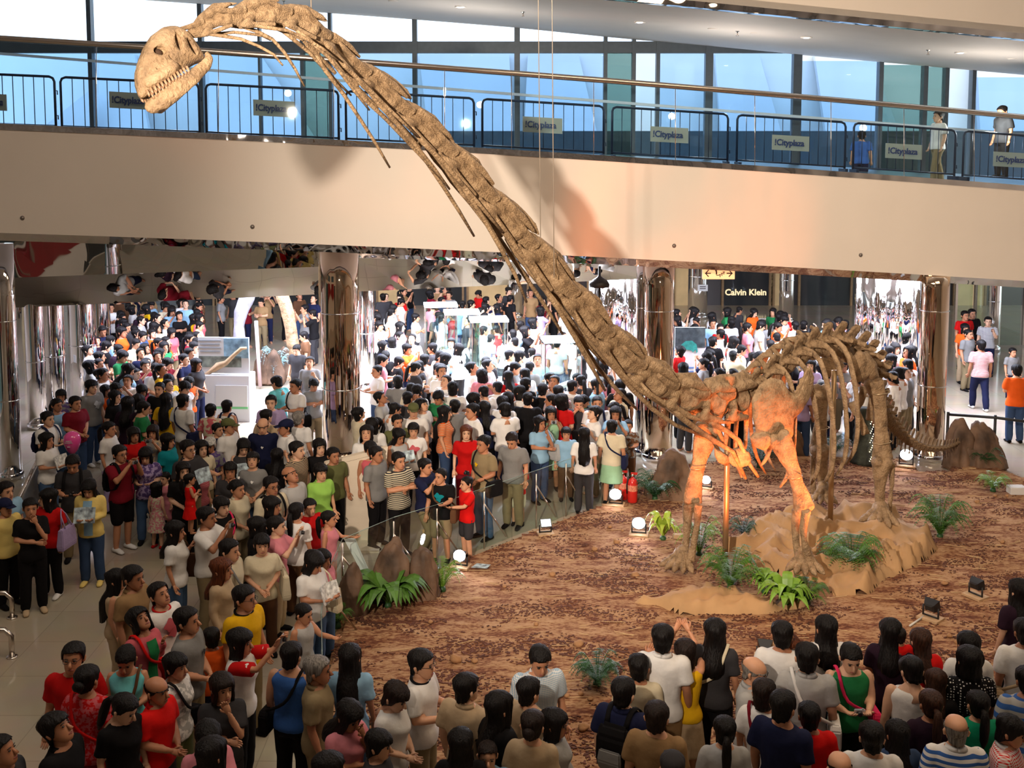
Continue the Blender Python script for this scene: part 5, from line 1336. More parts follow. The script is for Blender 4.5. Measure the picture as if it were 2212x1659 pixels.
SHX = {'m': .185, 'f': .162}
def torso_rings(sex, infl, z0, z1, n=20):
    kx = 1.0 if sex == 'm' else .90
    tab = [(.80, .158, .118), (.88, .172, .128), (.95, .165, .122), (1.05, .147 if sex == 'm' else .138, .112), (1.18, .162, .120), (1.28, .175, .128), (1.36, .182, .118), (1.41, .168, .10), (1.45, .105, .08), (1.475, .066, .066), (1.53, .055, .058)]
    rings = []
    for z in np.linspace(z0, z1, 16):
        rx = float(np.interp(z, [t[0] for t in tab], [t[1] for t in tab])) * kx + infl; ry = float(np.interp(z, [t[0] for t in tab], [t[2] for t in tab])) + infl
        if sex == 'f' and z < .98: rx *= 1.07
        cy = float(np.interp(z, [.8, 1.1, 1.3, 1.45, 1.53], [.005, 0, 0, .01, .0]))
        bust = .03 * math.exp(-((z - 1.27) / .07) ** 2) if sex == 'f' else 0
        rings.append([V((rx * math.cos(2 * PI * k / n), cy + (ry + (bust if math.sin(2 * PI * k / n) < -.2 else 0)) * math.sin(2 * PI * k / n), z)) for k in range(n)])
    return rings
def leg_pts(leg, s):
    if leg == 'stride': return [V((s * .09, 0, .90)), V((s * .10, -.10 * s - .02, .49)), V((s * .10, -.16 * s + .02, .09))]
    if leg == 'kneel': return [V((s * .09, 0, .90)), V((s * .12, -.16, .52)), V((s * .12, .05, .09))]
    return [V((s * .09, 0, .90)), V((s * .10, -.02, .49)), V((s * .112, .015, .09))]
def chain(mb, pts, radii, n=12, sub_=4):
    P, Rr = [], []
    for i in range(len(pts) - 1):
        for k in range(sub_):
            t = k / sub_; P.append(pts[i].lerp(pts[i + 1], t)); Rr.append(lerp(radii[i], radii[i + 1], t) + .006 * math.sin(PI * t) * (1 if radii[i] > .04 else .5))
    P.append(pts[-1]); Rr.append(radii[-1]); mb.tube(P, Rr, n)
    for p, r in zip(pts, radii): mb.ell(p, (r, r, r), 10, 7)
CACHE = {}
def np_mesh(me):
    v, f = mesh_np(me); bpy.data.meshes.remove(me); return v, f
def body_base(pose, sex, leg):
    k = ('body', pose, sex, leg)
    if k in CACHE: return CACHE[k]
    mb = MB(); mb.loft(torso_rings(sex, 0, .80, 1.50)); w = SHX[sex]; kf = 1.0 if sex == 'm' else .86
    for s, e, wr in arms(pose):
        chain(mb, [V((s * w, .01, 1.405)), V((e.x * (.97 if sex == 'm' else .9), e.y, e.z)), V((wr.x * (1 if sex == 'm' else .92), wr.y, wr.z))], [.052 * kf, .041 * kf, .029 * kf])
    for s in (1, -1):
        p = leg_pts(leg, s); chain(mb, p, [.088, .058, .042]); mb.tube([p[2] + V((0, .04, -.05)), p[2] + V((0, -.06, -.06)), p[2] + V((s * .015, -.15, -.07))], [.038, .04, .03], 10)
    me = remesh(mb, .021, .45, 3); CACHE[k] = np_mesh(me); return CACHE[k]
def hand_part(mb, wr, el, s):
    d = (wr - el).normalized(); up = V((0, -1, .3)) if abs(d.y) < .8 else V((s * -.3, 0, 1)); up = (up - d * up.dot(d)).normalized(); sd = d.cross(up)
    pc = wr + d * .045
    mb.tube([wr - d * .02, wr + d * .02, wr + d * .06, wr + d * .085], [(.018, .024), (.017, .034), (.015, .038), (.012, .034)], 8, up=up)
    for k, (o, l) in enumerate([(-.028, .060), (-.010, .072), (.009, .068), (.027, .052)]):
        b = wr + d * .075 + sd * o; m_ = b + d * l * .55 + up * .008; mb.tube([b, m_, m_ + d * l * .38 + up * .026], [.0095, .0085, .006], 6)
    b = wr + d * .02 - sd * .03; mb.tube([b, b + d * .035 - sd * .022 + up * .012, b + d * .062 - sd * .020 + up * .026], [.012, .010, .007], 6)
HT = [(0, -.078, -.035, .028), (.018, -.094, -.005, .048), (.05, -.099, .04, .061), (.08, -.099, .072, .067), (.115, -.096, .095, .073), (.15, -.099, .106, .077), (.18, -.090, .106, .075), (.207, -.066, .09, .064), (.226, -.03, .058, .042), (.236, .005, .025, .014)]
def head_r(z, phi, th=0.0):
    """surface point of the skull at height z and azimuth phi (0 = face)"""
    zz = min(max(z, 0), .236); f = float(np.interp(zz, [t[0] for t in HT], [t[1] for t in HT])); b = float(np.interp(zz, [t[0] for t in HT], [t[2] for t in HT])); w = float(np.interp(zz, [t[0] for t in HT], [t[3] for t in HT]))
    cy = (f + b) / 2; ry = (b - f) / 2
    return V(((w + th) * math.sin(phi), cy - (ry + th) * math.cos(phi), z))
def head_mesh():
    if 'head' in CACHE: return CACHE['head']
    mb = MB(); mb.loft([[head_r(z, 2 * PI * k / 20) for k in range(20)] for z in (0, .009, .018, .034, .05, .065, .08, .098, .115, .132, .15, .165, .18, .194, .207, .217, .226, .232, .236)])
    mb.tube([(0, .045, -.13), (0, .03, -.06), (0, .015, .0), (0, .01, .05)], [.060, .053, .052, .052], 12)
    mb.tube([(0, -.094, .118), (0, -.106, .098), (0, -.118, .080), (0, -.100, .072)], [.009, .012, .016, .010], 8)     # nose
    for s in (-1, 1): mb.tube([(s * .073, .015, .135), (s * .083, .02, .115), (s * .080, .012, .085), (s * .073, .005, .08)], [.010, .014, .011, .006], 7)   # ears
    mb.m = 1
    for s in (-1, 1):
        mb.ell((s * .032, -.0905, .120), (.0135, .008, .0065), 8, 6); mb.tube([(s * .016, -.099, .139), (s * .034, -.098, .143), (s * .05, -.088, .138)], .0035, 5)
    mb.m = 2; mb.tube([(-.024, -.092, .047), (0, -.101, .047), (.024, -.092, .047)], [.004, .0065, .004], 6)
    CACHE['head'] = (np.array([tuple(v) for v in mb.v], np.float32), mb.f, mb.mi); return CACHE['head']
HEADZ = 1.492       # chin height of the 1.72 m figure
def head_T(pitch, yaw, hs):
    return Matrix.Translation((0, .0, HEADZ - .01)) @ Matrix.Rotation(yaw, 4, 'Z') @ Matrix.Translation((0, .03, .03)) @ Matrix.Rotation(-pitch, 4, 'X') @ Matrix.Translation((0, -.03, -.03)) @ Matrix.Diagonal((hs, hs, hs, 1))
def person_mesh(pose, sex, leg, pitch, yaw, hs):
    k = ('pm', pose, sex, leg, round(pitch, 1), round(yaw, 1), hs)
    if k in CACHE: return CACHE[k]
    bv, bf = body_base(pose, sex, leg); hv, hf, hm = head_mesh(); T = np.array(head_T(pitch, yaw, hs))
    hv2 = hv @ T[:3, :3].T + T[:3, 3]
    mb = MB()
    for s, e, wr in arms(pose):
        q_ = .97 if sex == 'm' else .9; hand_part(mb, V((wr.x * (1 if sex == 'm' else .92), wr.y, wr.z)), V((e.x * q_, e.y, e.z)), s)
    ov = np.array([tuple(p) for p in mb.v], np.float32)
    allv = np.vstack([bv, hv2, ov]); n1, n2 = len(bv), len(bv) + len(hv2)
    fs = bf + [[i + n1 for i in f] for f in hf] + [[i + n2 for i in f] for f in mb.f]
    me = bpy.data.meshes.new('person_body'); me.from_pydata(allv.tolist(), [], fs)
    for m in (M_SKIN[0], M_EYE, M_LIP): me.materials.append(m)
    me.polygons.foreach_set('material_index', [0] * len(bf) + hm + [0] * len(mb.f)); smooth_me(me)
    CACHE[k] = me; return me
def wrinkle(me, amp, seed=0):
    for v in me.vertices:
        p = v.co; a = mnoise.noise(V((p.x * 6, p.y * 6, p.z * 9 + seed))) + .5 * mnoise.noise(V((p.x * 14, p.y * 14, p.z * 10)))
        v.co = p + v.normal * amp * a
    me.update()
def shirt_mesh(pose, sex, kind):
    k = ('shirt', pose, sex, kind)
    if k in CACHE: return CACHE[k]
    mb = MB(); hem = {'dress': .45, 'tank': .86, 'long': .80}.get(kind, .83)
    if kind == 'dress':
        mb.loft([[V(((.165 + .10 * t) * math.cos(2 * PI * j / 20), (.13 + .09 * t) * math.sin(2 * PI * j / 20), .92 - .44 * t)) for j in range(20)] for t in np.linspace(0, 1, 6)])
        mb.loft(torso_rings(sex, .016, .84, 1.44))
    else:
        rg = torso_rings(sex, .022, hem, 1.462 if kind != 'tank' else 1.43)
        for i in range(4): rg[i] = [V((p.x * (1.06 - .01 * i), p.y * (1.10 - .02 * i), p.z)) for p in rg[i]]
        mb.loft(rg)
    w = SHX[sex]; kf = 1.0 if sex == 'm' else .88
    if kind != 'tank' and not (kind == 'dress'):
        for s, e, wr in arms(pose):
            sh = V((s * w, .01, 1.405)); e2 = V((e.x * (.97 if sex == 'm' else .9), e.y, e.z)); wr2 = V((wr.x * (1 if sex == 'm' else .92), wr.y, wr.z))
            if kind == 'long': mb.tube([sh, sh.lerp(e2, .5), e2, e2.lerp(wr2, .5), e2.lerp(wr2, .93)], [.074 * kf, .068 * kf, .060 * kf, .052 * kf, .044 * kf], 12); mb.ell(e2, (.06 * kf,) * 3, 10, 7)
            else: mb.tube([sh, sh.lerp(e2, .4), sh.lerp(e2, .78)], [.074 * kf, .078 * kf, .080 * kf], 12)
            mb.ell(sh, (.074 * kf,) * 3, 10, 7)
    else:
        for s in (-1, 1): mb.tube([V((s * w * .66, -.07, 1.33)), V((s * w * .62, .0, 1.435)), V((s * w * .66, .075, 1.33))], [(.02, .035), (.018, .03), (.02, .035)], 8)
    me = remesh(mb, .021, .45, 3); wrinkle(me, .013); me.materials.append(None); smooth_me(me); CACHE[k] = me; return me
def bottom_mesh(kind, sex, leg):
    k = ('bottom', kind, sex, leg)
    if k in CACHE: return CACHE[k]
    mb = MB()
    if kind == 'skirt':
        mb.loft([[V(((.172 + .07 * t) * math.cos(2 * PI * j / 20), (.135 + .07 * t) * math.sin(2 * PI * j / 20), .98 - .50 * t)) for j in range(20)] for t in np.linspace(0, 1, 7)])
    else:
        mb.loft(torso_rings(sex, .012, .80, .99))
        for s in (1, -1):
            p = leg_pts(leg, s); end = {'trousers': 1.0, 'shorts': -.12, 'capri': .55}[kind]
            if end < 0: chain(mb, [p[0], p[0].lerp(p[1], 1 + end)], [.108, .098])
            else: chain(mb, [p[0], p[1], p[1].lerp(p[2], end)], [.104, .080, .070 if kind == 'trousers' else .072])
    me = remesh(mb, .022, .45, 3); wrinkle(me, .008, 3); me.materials.append(None); smooth_me(me); CACHE[k] = me; return me
def shoe_mesh(s, leg):
    k = ('shoe', s, leg)
    if k in CACHE: return CACHE[k]
    p = leg_pts(leg, s)[2]; mb = MB()
    mb.tube([p + V((0, .065, -.055)), p + V((0, .03, -.045)), p + V((0, -.05, -.050)), p + V((s * .01, -.12, -.060)), p + V((s * .015, -.175, -.068))], [(.032, .036), (.045, .042), (.040, .044), (.030, .046), (.016, .028)], 12)
    me = mb.mesh('shoe', [], True); me.materials.append(None); CACHE[k] = me; return me
def hair_mesh(kind):
    k = ('hair', kind)
    if k in CACHE: return CACHE[k]
    mb = MB(); NP, NTT = 52, 9
    def lower(ph):
        a = abs(math.degrees(ph))
        if kind in ('short', 'flat'): return float(np.interp(a, [0, 40, 55, 72, 88, 105, 125, 180], [.190, .182, .165, .118, .098, .088, .040, .022]))
        if kind == 'fringe': return float(np.interp(a, [0, 42, 58, 72, 90, 110, 130, 180], [.152, .155, .145, .095, .070, .050, .010, -.005]))
        if kind in ('bob',): return float(np.interp(a, [0, 38, 52, 62, 75, 180], [.165, .160, .120, .00, -.025, -.040]))
        if kind in ('long', 'vlong'): return float(np.interp(a, [0, 36, 50, 60, 75, 110, 180], [.178, .168, .13, .0, -.06, -.20, -.24])) - (.0 if kind == 'long' else .16 * max(0, min(1, (a - 75) / 60)))
        if kind in ('pony', 'bun'): return float(np.interp(a, [0, 42, 58, 75, 92, 110, 130, 180], [.184, .176, .160, .118, .098, .085, .045, .030]))
        if kind == 'bald': return float(np.interp(a, [0, 60, 80, 95, 115, 130, 180], [.14, .14, .108, .098, .080, .035, .022]))
        if kind == 'cap': return float(np.interp(a, [0, 60, 90, 180], [.150, .150, .140, .105]))
        return .18
    th = {'short': .014, 'flat': .008, 'fringe': .018, 'bob': .024, 'long': .022, 'vlong': .022, 'pony': .013, 'bun': .013, 'bald': .008, 'cap': .012}[kind]
    cols = []
    for j in range(NP):
        ph = -PI + 2 * PI * j / NP; lo = lower(ph) + (.011 if kind != 'cap' else 0) * (mnoise.noise(V((j * 1.37, 4.2, len(kind)))) + .4); a = abs(math.degrees(ph)); col = []
        hi = .236 + th if kind != 'bald' else float(np.interp(a, [0, 70, 90, 130, 180], [.142, .142, .150, .172, .170]))
        for i in range(NTT + 1):
            u = i / NTT; z = lerp(lo, hi, u ** .85)
            zz = z
            if z < .085: src = head_r(.085, ph, th)
            else: src = head_r(min(.234, z * .236 / (.236 + (th if kind != 'bald' else 0))), ph, th * (1 if z < .2 else 1 - .6 * (z - .2) / .05))
            p = V((src.x, src.y, z))
            if z < .02 and kind in ('long', 'vlong'):
                dd = min(1, (.02 - z) / .14); p.y += .072 * dd * max(0, -math.cos(ph)) + .02 * dd; p.x *= 1 + .22 * dd
            if z < .06 and kind in ('bob', 'long', 'vlong') and a > 60:
                p.x *= 1.04
            n_ = .55 * th * mnoise.noise(V((ph * 4, z * 9, len(kind)))) + .28 * th * mnoise.noise(V((j * 1.9, z * 10, 7))); p += V((math.sin(ph), -math.cos(ph), 0)) * n_
            col.append(p)
        inner = V((col[0].x * .88, col[0].y * .88 + .003, col[0].z + .004)); cols.append([inner] + col)
    n = len(cols[0]); vs = [p for c in cols for p in c]; fs = []
    for j in range(NP):
        a = j * n; b = ((j + 1) % NP) * n
        for i in range(n - 1): fs.append([a + i, b + i, b + i + 1, a + i + 1])
    if kind != 'bald': fs.append([j * n + n - 1 for j in range(NP)])
    mb.add(vs, fs)
    if kind == 'pony': mb.tube([(0, .105, .13), (0, .145, .13), (0, .165, .08), (0, .160, -.02), (0, .15, -.13), (0, .145, -.20)], [.018, .026, .036, .040, .032, .008], 10)
    if kind == 'bun': mb.ell((0, .125, .12), (.048, .042, .045), 12, 8)
    if kind == 'cap':
        mb.loft([[V((x, y, z)) for x, y, z in ((-.065, -.085, .150), (.065, -.085, .150), (.05, -.175, .138), (-.05, -.175, .138))], [V((x, y, z)) for x, y, z in ((-.065, -.085, .158), (.065, -.085, .158), (.05, -.175, .143), (-.05, -.175, .143))]])
    me = mb.mesh('hair', [], True); bm = bmesh.new(); bm.from_mesh(me); bmesh.ops.recalc_face_normals(bm, faces=bm.faces); bm.to_mesh(me); bm.free(); me.materials.append(None); smooth_me(me); CACHE[k] = me; return me
def collar_mesh(sex):
    k = ('collar', sex)
    if k in CACHE: return CACHE[k]
    mb = MB(); ks = 1 if sex == 'm' else .92
    for s in (-1, 1):
        ring = []
        for i in range(9):
            a = PI / 2 - s * (i / 8) * PI * .92; x = math.cos(a); y = math.sin(a)
            r1, r2 = .070 * ks, .098 * ks
            ring.append([V((x * r1, y * r1 + .012, 1.492 + .012 * y)), V((x * r2, y * r2 + .008, 1.452 + .016 * y - (.03 if i > 6 else 0))), V((x * (r2 - .01), y * (r2 - .01) + .008, 1.446 + .016 * y - (.03 if i > 6 else 0)))])
        mb.loft(ring)
    me = mb.mesh('collar', [], True); me.materials.append(None); CACHE[k] = me; return me
def child(name, me, m, par, M=None):
    o = bpy.data.objects.new(name, me); COL.objects.link(o); o.parent = par
    if M is not None: o.matrix_basis = M
    if len(o.material_slots):
        o.material_slots[0].link = 'OBJECT'; o.material_slots[0].material = m
    return o
PEOPLE = []          # (x, y) of everybody placed
RS = random.Random(21)
def person(loc, Hh, face, pose, sex, hair, top, bottom, pitch=0, yaw=0, label='', group=None, leg='stand', shoes='black', hs=None, skin=None, haircol=None):
    """face in degrees: 0 towards the viewer, 90 to the right of the picture, 180 away"""
    s = Hh / 1.72
    if hs is None: hs = 1.14 if Hh > 1.45 else lerp(1.48, 1.16, max(0, min(1, (Hh - .85) / .6)))
    hs = round(hs, 2)
    s = Hh / (1.48 + .236 * hs)
    pitch = round(math.radians(pitch), 1); yaw = round(math.radians(yaw), 1)
    o = bpy.data.objects.new('person', person_mesh(pose, sex, leg, pitch, yaw, hs)); COL.objects.link(o)
    o.location = loc; o.rotation_euler = (0, 0, math.radians(face)); o.scale = (s * 1.06, s * 1.06, s)
    o.material_slots[0].link = 'OBJECT'; o.material_slots[0].material = skin or RS.choice(M_SKIN)
    tag(o, label, 'person', group)
    kind, col = top.split('|') if '|' in top else ('tee', top)
    col2 = None
    shirt = child('dress' if kind == 'dress' else 'shirt', shirt_mesh(pose, sex, {'polo': 'tee', 'shirt': 'tee', 'ringer': 'tee'}.get(kind, kind)), fabric(col), o)
    if kind in ('polo', 'shirt'): child('collar', collar_mesh(sex), fabric(col if ':' not in col else col.split(':')[1].split(',')[1]), o)
    if bottom:
        bk, bc = bottom.split('|') if '|' in bottom else ('trousers', bottom)
        child({'trousers': 'trousers', 'shorts': 'shorts', 'capri': 'trousers', 'skirt': 'skirt'}[bk], bottom_mesh(bk, sex, leg), fabric(bc), o)
    if shoes:
        for q_ in (1, -1): child('shoe', shoe_mesh(q_, leg), fabric(shoes), o)
    if hair:
        hk, hc = hair.split('|') if '|' in hair else (hair, 'black')
        child('cap' if hk == 'cap' else 'hair', hair_mesh(hk), M_HAIRS[hc] if hc in M_HAIRS else fabric(hc), o, head_T(pitch, yaw, hs))
        if hk == 'cap': child('hair', hair_mesh('flat'), M_HAIRS['black'], o, head_T(pitch, yaw, hs))
    PEOPLE.append((loc[0], loc[1]))
    return o
def wpos(o, p):
    s = o.scale[0]; a = o.rotation_euler.z; x, y, z = p[0] * s, p[1] * s, p[2] * o.scale[2]
    return V((o.location.x + x * math.cos(a) - y * math.sin(a), o.location.y + x * math.sin(a) + y * math.cos(a), o.location.z + z))
M_CAM = mat('silver_camera', (.55, .55, .58), .3, .6); M_CAMB = mat('black_camera', (.02, .02, .022), .35)
def hold_camera(o, pose, who, black=False):
    p = V((0, -.34, 1.535)) if pose == 'photo' else V((0, -.46, 1.70)) if pose == 'photoup' else V((0, -.34, 1.20))
    t = thing('camera', ('black' if black else 'silver') + ' camera held by ' + who, 'camera', wpos(o, p), o.rotation_euler.z, 'hand-held cameras')
    MB().box((0, 0, 0), (.105, .03, .062)).build('body', M_CAMB if black else M_CAM, t, bevel=.006)
    b = MB().lathe((0, 0, 0), [(.026, 0), (.026, .02), (.021, .035), (.015, .035)], 14).build('lens', M_CAMB, t, smooth=True); b.rotation_euler = (PI / 2, 0, 0); b.location = (-.01, -.015, 0)
    MB().box((.03, 0, .034), (.018, .012, .008)).build('shutter_button', M_CAM, t)
def hold_paper(o, who, m=None, name='leaflet', open_=True, p=(0, -.30, 1.235)):
    t = thing(name, name.replace('_', ' ') + ' held open by ' + who, 'leaflet', wpos(o, p), o.rotation_euler.z, 'papers in hands'); mm = m or M_PRINT
    for s in (-1, 1):
        MB().prism([(0, 0, -.10), (s * .15, -.05, -.09), (s * .15, .03, .12), (0, .08, .11)], (0, .006, 0)).build('page', mm, t)
def shoulder_bag(o, who, col='brown', side=1, w=.30, h=.26, name='shoulder_bag', z=.92, sex='m'):
    t = thing(name, col_words(col) + ' shoulder bag worn by ' + who, 'bag', o.location.copy(), o.rotation_euler.z, 'shoulder bags'); t.scale = o.scale
    x = side * .25
    b = MB(); b.loft([[V((x + sx * .05 * k, y * w / 2 * k, z + h * (zz - .5))) for sx, y in ((-1, -1), (1, -1), (1, 1), (-1, 1))] for zz, k in ((0, .9), (.15, 1.0), (.8, 1.0), (1.0, .8))]); b.build('pouch', fabric(col), t, bevel=.012)
    pts = [V((x * .95, -.10, z + h * .45)), V((-side * .06, -.175, 1.22)), V((-side * .125, -.06, 1.475)), V((-side * .12, .07, 1.465)), V((-side * .02, .17, 1.22)), V((x * .95, .10, z + h * .45))]
    c = Curve(pts); MB().tube([c.at(c.L * k / 20) for k in range(21)], [(.006, .018)] * 21, 6, up=(0, 1, 0)).build('strap', fabric(col), t, smooth=True)
def hand_bag(o, who, col='brown', side=1, z=1.0, w=.38, h=.34):
    t = thing('handbag', col_words(col) + ' handbag carried by ' + who, 'bag', o.location.copy(), o.rotation_euler.z, 'handbags'); t.scale = o.scale
    x = side * .29
    b = MB(); b.loft([[V((x + sx * .06 * k, y * w / 2 * k2 - .02, z + h * (zz - .5))) for sx, y in ((-1, -1), (1, -1), (1, 1), (-1, 1))] for zz, k, k2 in ((0, .8, .95), (.2, 1.0, 1.0), (1.0, .6, .9))]); b.build('pouch', fabric(col), t, bevel=.012)
    for s in (-1, 1): MB().tube([V((x + s * .03, -.10, z + h / 2)), V((x - side * .05, -.07, 1.36)), V((x - side * .09, 0, 1.44)), V((x - side * .05, .05, 1.36)), V((x + s * .03, .08, z + h / 2))], .010, 6).build('handle', fabric(col), t, smooth=True)
def backpack(o, who, col='black', col2='grey'):
    t = thing('backpack', col_words(col) + ' backpack worn by ' + who, 'backpack', o.location.copy(), o.rotation_euler.z, 'backpacks'); t.scale = o.scale
    b = MB(); b.loft([[V((sx * .15 * k, .14 + (0 if sy < 0 else .13 * k2), zz)) for sx, sy in ((-1, -1), (1, -1), (1, 1), (-1, 1))] for zz, k, k2 in ((.98, .9, .8), (1.05, 1.0, 1.0), (1.30, 1.0, .9), (1.40, .85, .5))]); b.build('pack', fabric(col), t, bevel=.03)
    b = MB(); b.loft([[V((sx * .11 * k, .26 + (0 if sy < 0 else .05 * k2), zz)) for sx, sy in ((-1, -1), (1, -1), (1, 1), (-1, 1))] for zz, k, k2 in ((1.02, .9, .7), (1.10, 1.0, 1.0), (1.20, .9, .6))]); b.build('front_pocket', fabric(col2), t, bevel=.012)
    for s in (-1, 1):
        c = Curve([V((s * .09, .15, 1.38)), V((s * .10, .05, 1.485)), V((s * .115, -.08, 1.45)), V((s * .13, -.155, 1.28)), V((s * .165, -.06, 1.08)), V((s * .13, .15, 1.04))]); MB().tube([c.at(c.L * k / 18) for k in range(19)], [(.007, .026)] * 19, 6, up=(0, 1, 0)).build('strap', fabric(col), t, smooth=True)
def col_words(c): return {'skyblue': 'light blue', 'lightgrey': 'light grey', 'hotpink': 'bright pink', 'brightred': 'red', 'paleyellow': 'pale yellow', 'turq': 'turquoise'}.get(c, c)
def glasses(o, pitch, yaw, hs=1.14):
    mb = MB()
    for s in (-1, 1):
        mb.tube([V((s * .033 + .021 * math.cos(a), -.108, .119 + .016 * math.sin(a))) for a in np.linspace(0, 2 * PI, 13)], .0022, 5); mb.tube([V((s * .054, -.105, .124)), V((s * .078, -.02, .122))], .002, 5)
    mb.tube([V((-.012, -.109, .122)), V((.012, -.109, .122))], .002, 5)
    child('glasses', mb.mesh('glasses', M_CAMB), M_CAMB, o, head_T(round(math.radians(pitch), 1), round(math.radians(yaw), 1), hs))
def chest_pt(sex, x, z, o=.016):
    kx = 1.0 if sex == 'm' else .90
    tz = [.80, .88, .95, 1.05, 1.18, 1.28, 1.36, 1.41, 1.45]; rx = float(np.interp(z, tz, [.158, .172, .165, .147, .162, .175, .182, .168, .105])) * kx + .022; ry = float(np.interp(z, tz, [.118, .128, .122, .112, .120, .128, .118, .10, .08])) + .022
    if sex == 'f': ry += .03 * math.exp(-((z - 1.27) / .07) ** 2)
    return V((x, -ry * math.sqrt(max(0, 1 - (x / rx) ** 2)) - o, z))
def print_mesh(sex, r, z0):
    k = ('print', sex, r, z0)
    if k in CACHE: return CACHE[k]
    mb = MB(); n = 22; rings = []
    for u in (.05, .5, 1.0):
        rings.append([chest_pt(sex, r * u * (1 + .28 * math.sin(3 * a + 1) + .2 * math.sin(5 * a)) * math.cos(a), z0 + r * 1.1 * u * (1 + .25 * math.sin(4 * a)) * math.sin(a)) for a in np.linspace(0, 2 * PI, n, endpoint=False)])
    mb.loft(rings); mb.f = mb.f[:-1]; mb.mi = mb.mi[:-1]
    me = mb.mesh('print', [], True); me.materials.append(None); CACHE[k] = me; return me
def strip_mesh(sex):
    k = ('strip', sex)
    if k in CACHE: return CACHE[k]
    mb = MB(); mb.loft([[chest_pt(sex, x, z, .012) for x in (-.065, -.03, 0, .03, .065)] for z in np.linspace(.86, 1.42, 12)], cap=False, close=False)
    me = mb.mesh('inner_top', [], True); me.materials.append(None); CACHE[k] = me; return me
def neck_mesh(sex):
    k = ('neckband', sex)
    if k in CACHE: return CACHE[k]
    q_ = 1 if sex == 'm' else .92
    me = MB().tube([V((.098 * q_ * math.cos(a), .012 + .085 * math.sin(a), 1.465 + .02 * math.sin(a))) for a in np.linspace(0, 2 * PI, 25)], .013, 6).mesh('neckband', [], True); me.materials.append(None); CACHE[k] = me; return me
def sleeve_mesh(pose, sex, i):
    k = ('sleeve', pose, sex, i)
    if k in CACHE: return CACHE[k]
    s, e, wr = arms(pose)[i]; sh = V((s * SHX[sex], .01, 1.405)); e2 = V((e.x * (.97 if sex == 'm' else .9), e.y, e.z)); kf = 1.0 if sex == 'm' else .88
    me = MB().tube([sh + V((-s * .03, 0, .02)), sh, sh.lerp(e2, .4), sh.lerp(e2, .80)], [.05 * kf, .080 * kf, .086 * kf, .085 * kf], 14).mesh('sleeve', [], True); me.materials.append(None); CACHE[k] = me; return me
def P(x, y, Hh, face, pose, sex, hair, top, bottom, label, pitch=0, yaw=0, zb=0.0, item=None, who=None, fence=False, **kw):
    """head-top pixel and height fix the spot on the floor"""
    q_ = pz(x, y, Hh + zb); base = zb
    if zb == 0.0 and not fence and PEOPLE:
        def gap(h_):
            g = pz(x, y, h_); return min(math.hypot(g.x - a, g.y - b) for a, b in PEOPLE[-60:])
        if gap(Hh) < .42:      # shuffle a step forward or back so that neighbours do not merge
            Hh = max((Hh * k for k in (1, .97, 1.03, .94, 1.06)), key=lambda h_: min(gap(h_), .42) - abs(h_ - Hh) * .3); q_ = pz(x, y, Hh)
    if fence:
        while inside((q_.x, q_.y + .0)) and Hh > .8: Hh -= .02; q_ = pz(x, y, Hh)
        q_ = pz(x, y, Hh - .03); Hh -= .03
    if zb == 0.0 and inside((q_.x, q_.y)): base = ground_h(q_.x, q_.y); q_ = pz(x, y, Hh + base)
    o = person((q_.x, q_.y, base), Hh, face, pose, sex, hair, top, bottom, pitch, yaw, label, **kw)
    for it in (item or '').split():
        a = it.split(':'); who_ = who or label
        if a[0] == 'cam': hold_camera(o, pose, who_, len(a) > 1)
        elif a[0] == 'paper': hold_paper(o, who_)
        elif a[0] == 'news': hold_paper(o, who_, mat('newsprint', (.62, .62, .60), .7, var=.5, scale=22), 'newspaper')
        elif a[0] == 'bag': shoulder_bag(o, who_, a[1], int(a[2]) if len(a) > 2 else 1)
        elif a[0] == 'hand': hand_bag(o, who_, a[1], int(a[2]) if len(a) > 2 else 1)
        elif a[0] == 'pack': backpack(o, who_, a[1], a[2] if len(a) > 2 else 'grey')
        elif a[0] == 'print': child('print', print_mesh(sex, float(a[2]) if len(a) > 2 else .085, float(a[3]) if len(a) > 3 else 1.27), fabric(a[1]), o)
        elif a[0] == 'front': child('inner_top', strip_mesh(sex), fabric(a[1]), o)
        elif a[0] == 'neck': child('neckband', neck_mesh(sex), fabric(a[1]), o)
        elif a[0] == 'sleeves': [child('sleeve', sleeve_mesh(pose, sex, i), fabric(a[1]), o) for i in (0, 1)]
        elif a[0] == 'specs': glasses(o, pitch, yaw)
    return o
# ---- lower left group
P(157,1394,1.72,8,'down','m','short','red','black','person in plain red t-shirt and glasses facing the viewer, lower left',pitch=8,item='specs')
P(187,1439,1.60,170,'down','f','bun','floral:red,rose,30','maroon','person in red floral top with red bag, turned away beside the red t-shirt',item='bag:red:-1',who='person in red floral top, lower left')
P(133,1545,1.70,80,'down','m','fringe','polo|black','black','person in black polo looking up in profile, lower left corner',pitch=30)
P(260,1497,1.62,55,'down','f','pony','black','black','person in plain black top looking down, in front of turquoise tank top',pitch=-25,yaw=15)
P(338,1465,1.68,70,'clasp','m','bald','polo|brightred','charcoal','person in faded red polo with hands clasped, lower left')
P(273,1392,1.60,8,'read','f','pony','tank|turq','grey','person in turquoise tank top with diagonal brown strap looking down',pitch=-22,item='bag:brown:-1',who='person in turquoise tank top')
P(308,1318,1.60,60,'strap','f','bob','long|rose','red','person in pink cardigan gazing up, hand at the chest',pitch=32,item='front:green bag:brightred:1',who='person in pink cardigan')
P(349,1263,1.72,60,'down','m','short','white','jeans','person in white t-shirt with red dragon print looking up',pitch=22,item='print:rose:.10 neck:red')
P(405,1315,1.74,82,'clasp','m','short','grey','khaki','person in plain grey t-shirt in profile beside the pink cardigan',pitch=6,item='print:charcoal:.025:1.3')
P(378,1414,1.62,75,'down','f','fringe','floral:white,lightgrey,16','olive','person in white patterned sleeveless top with thin black strap',item='bag:black:1',who='person in white patterned top')
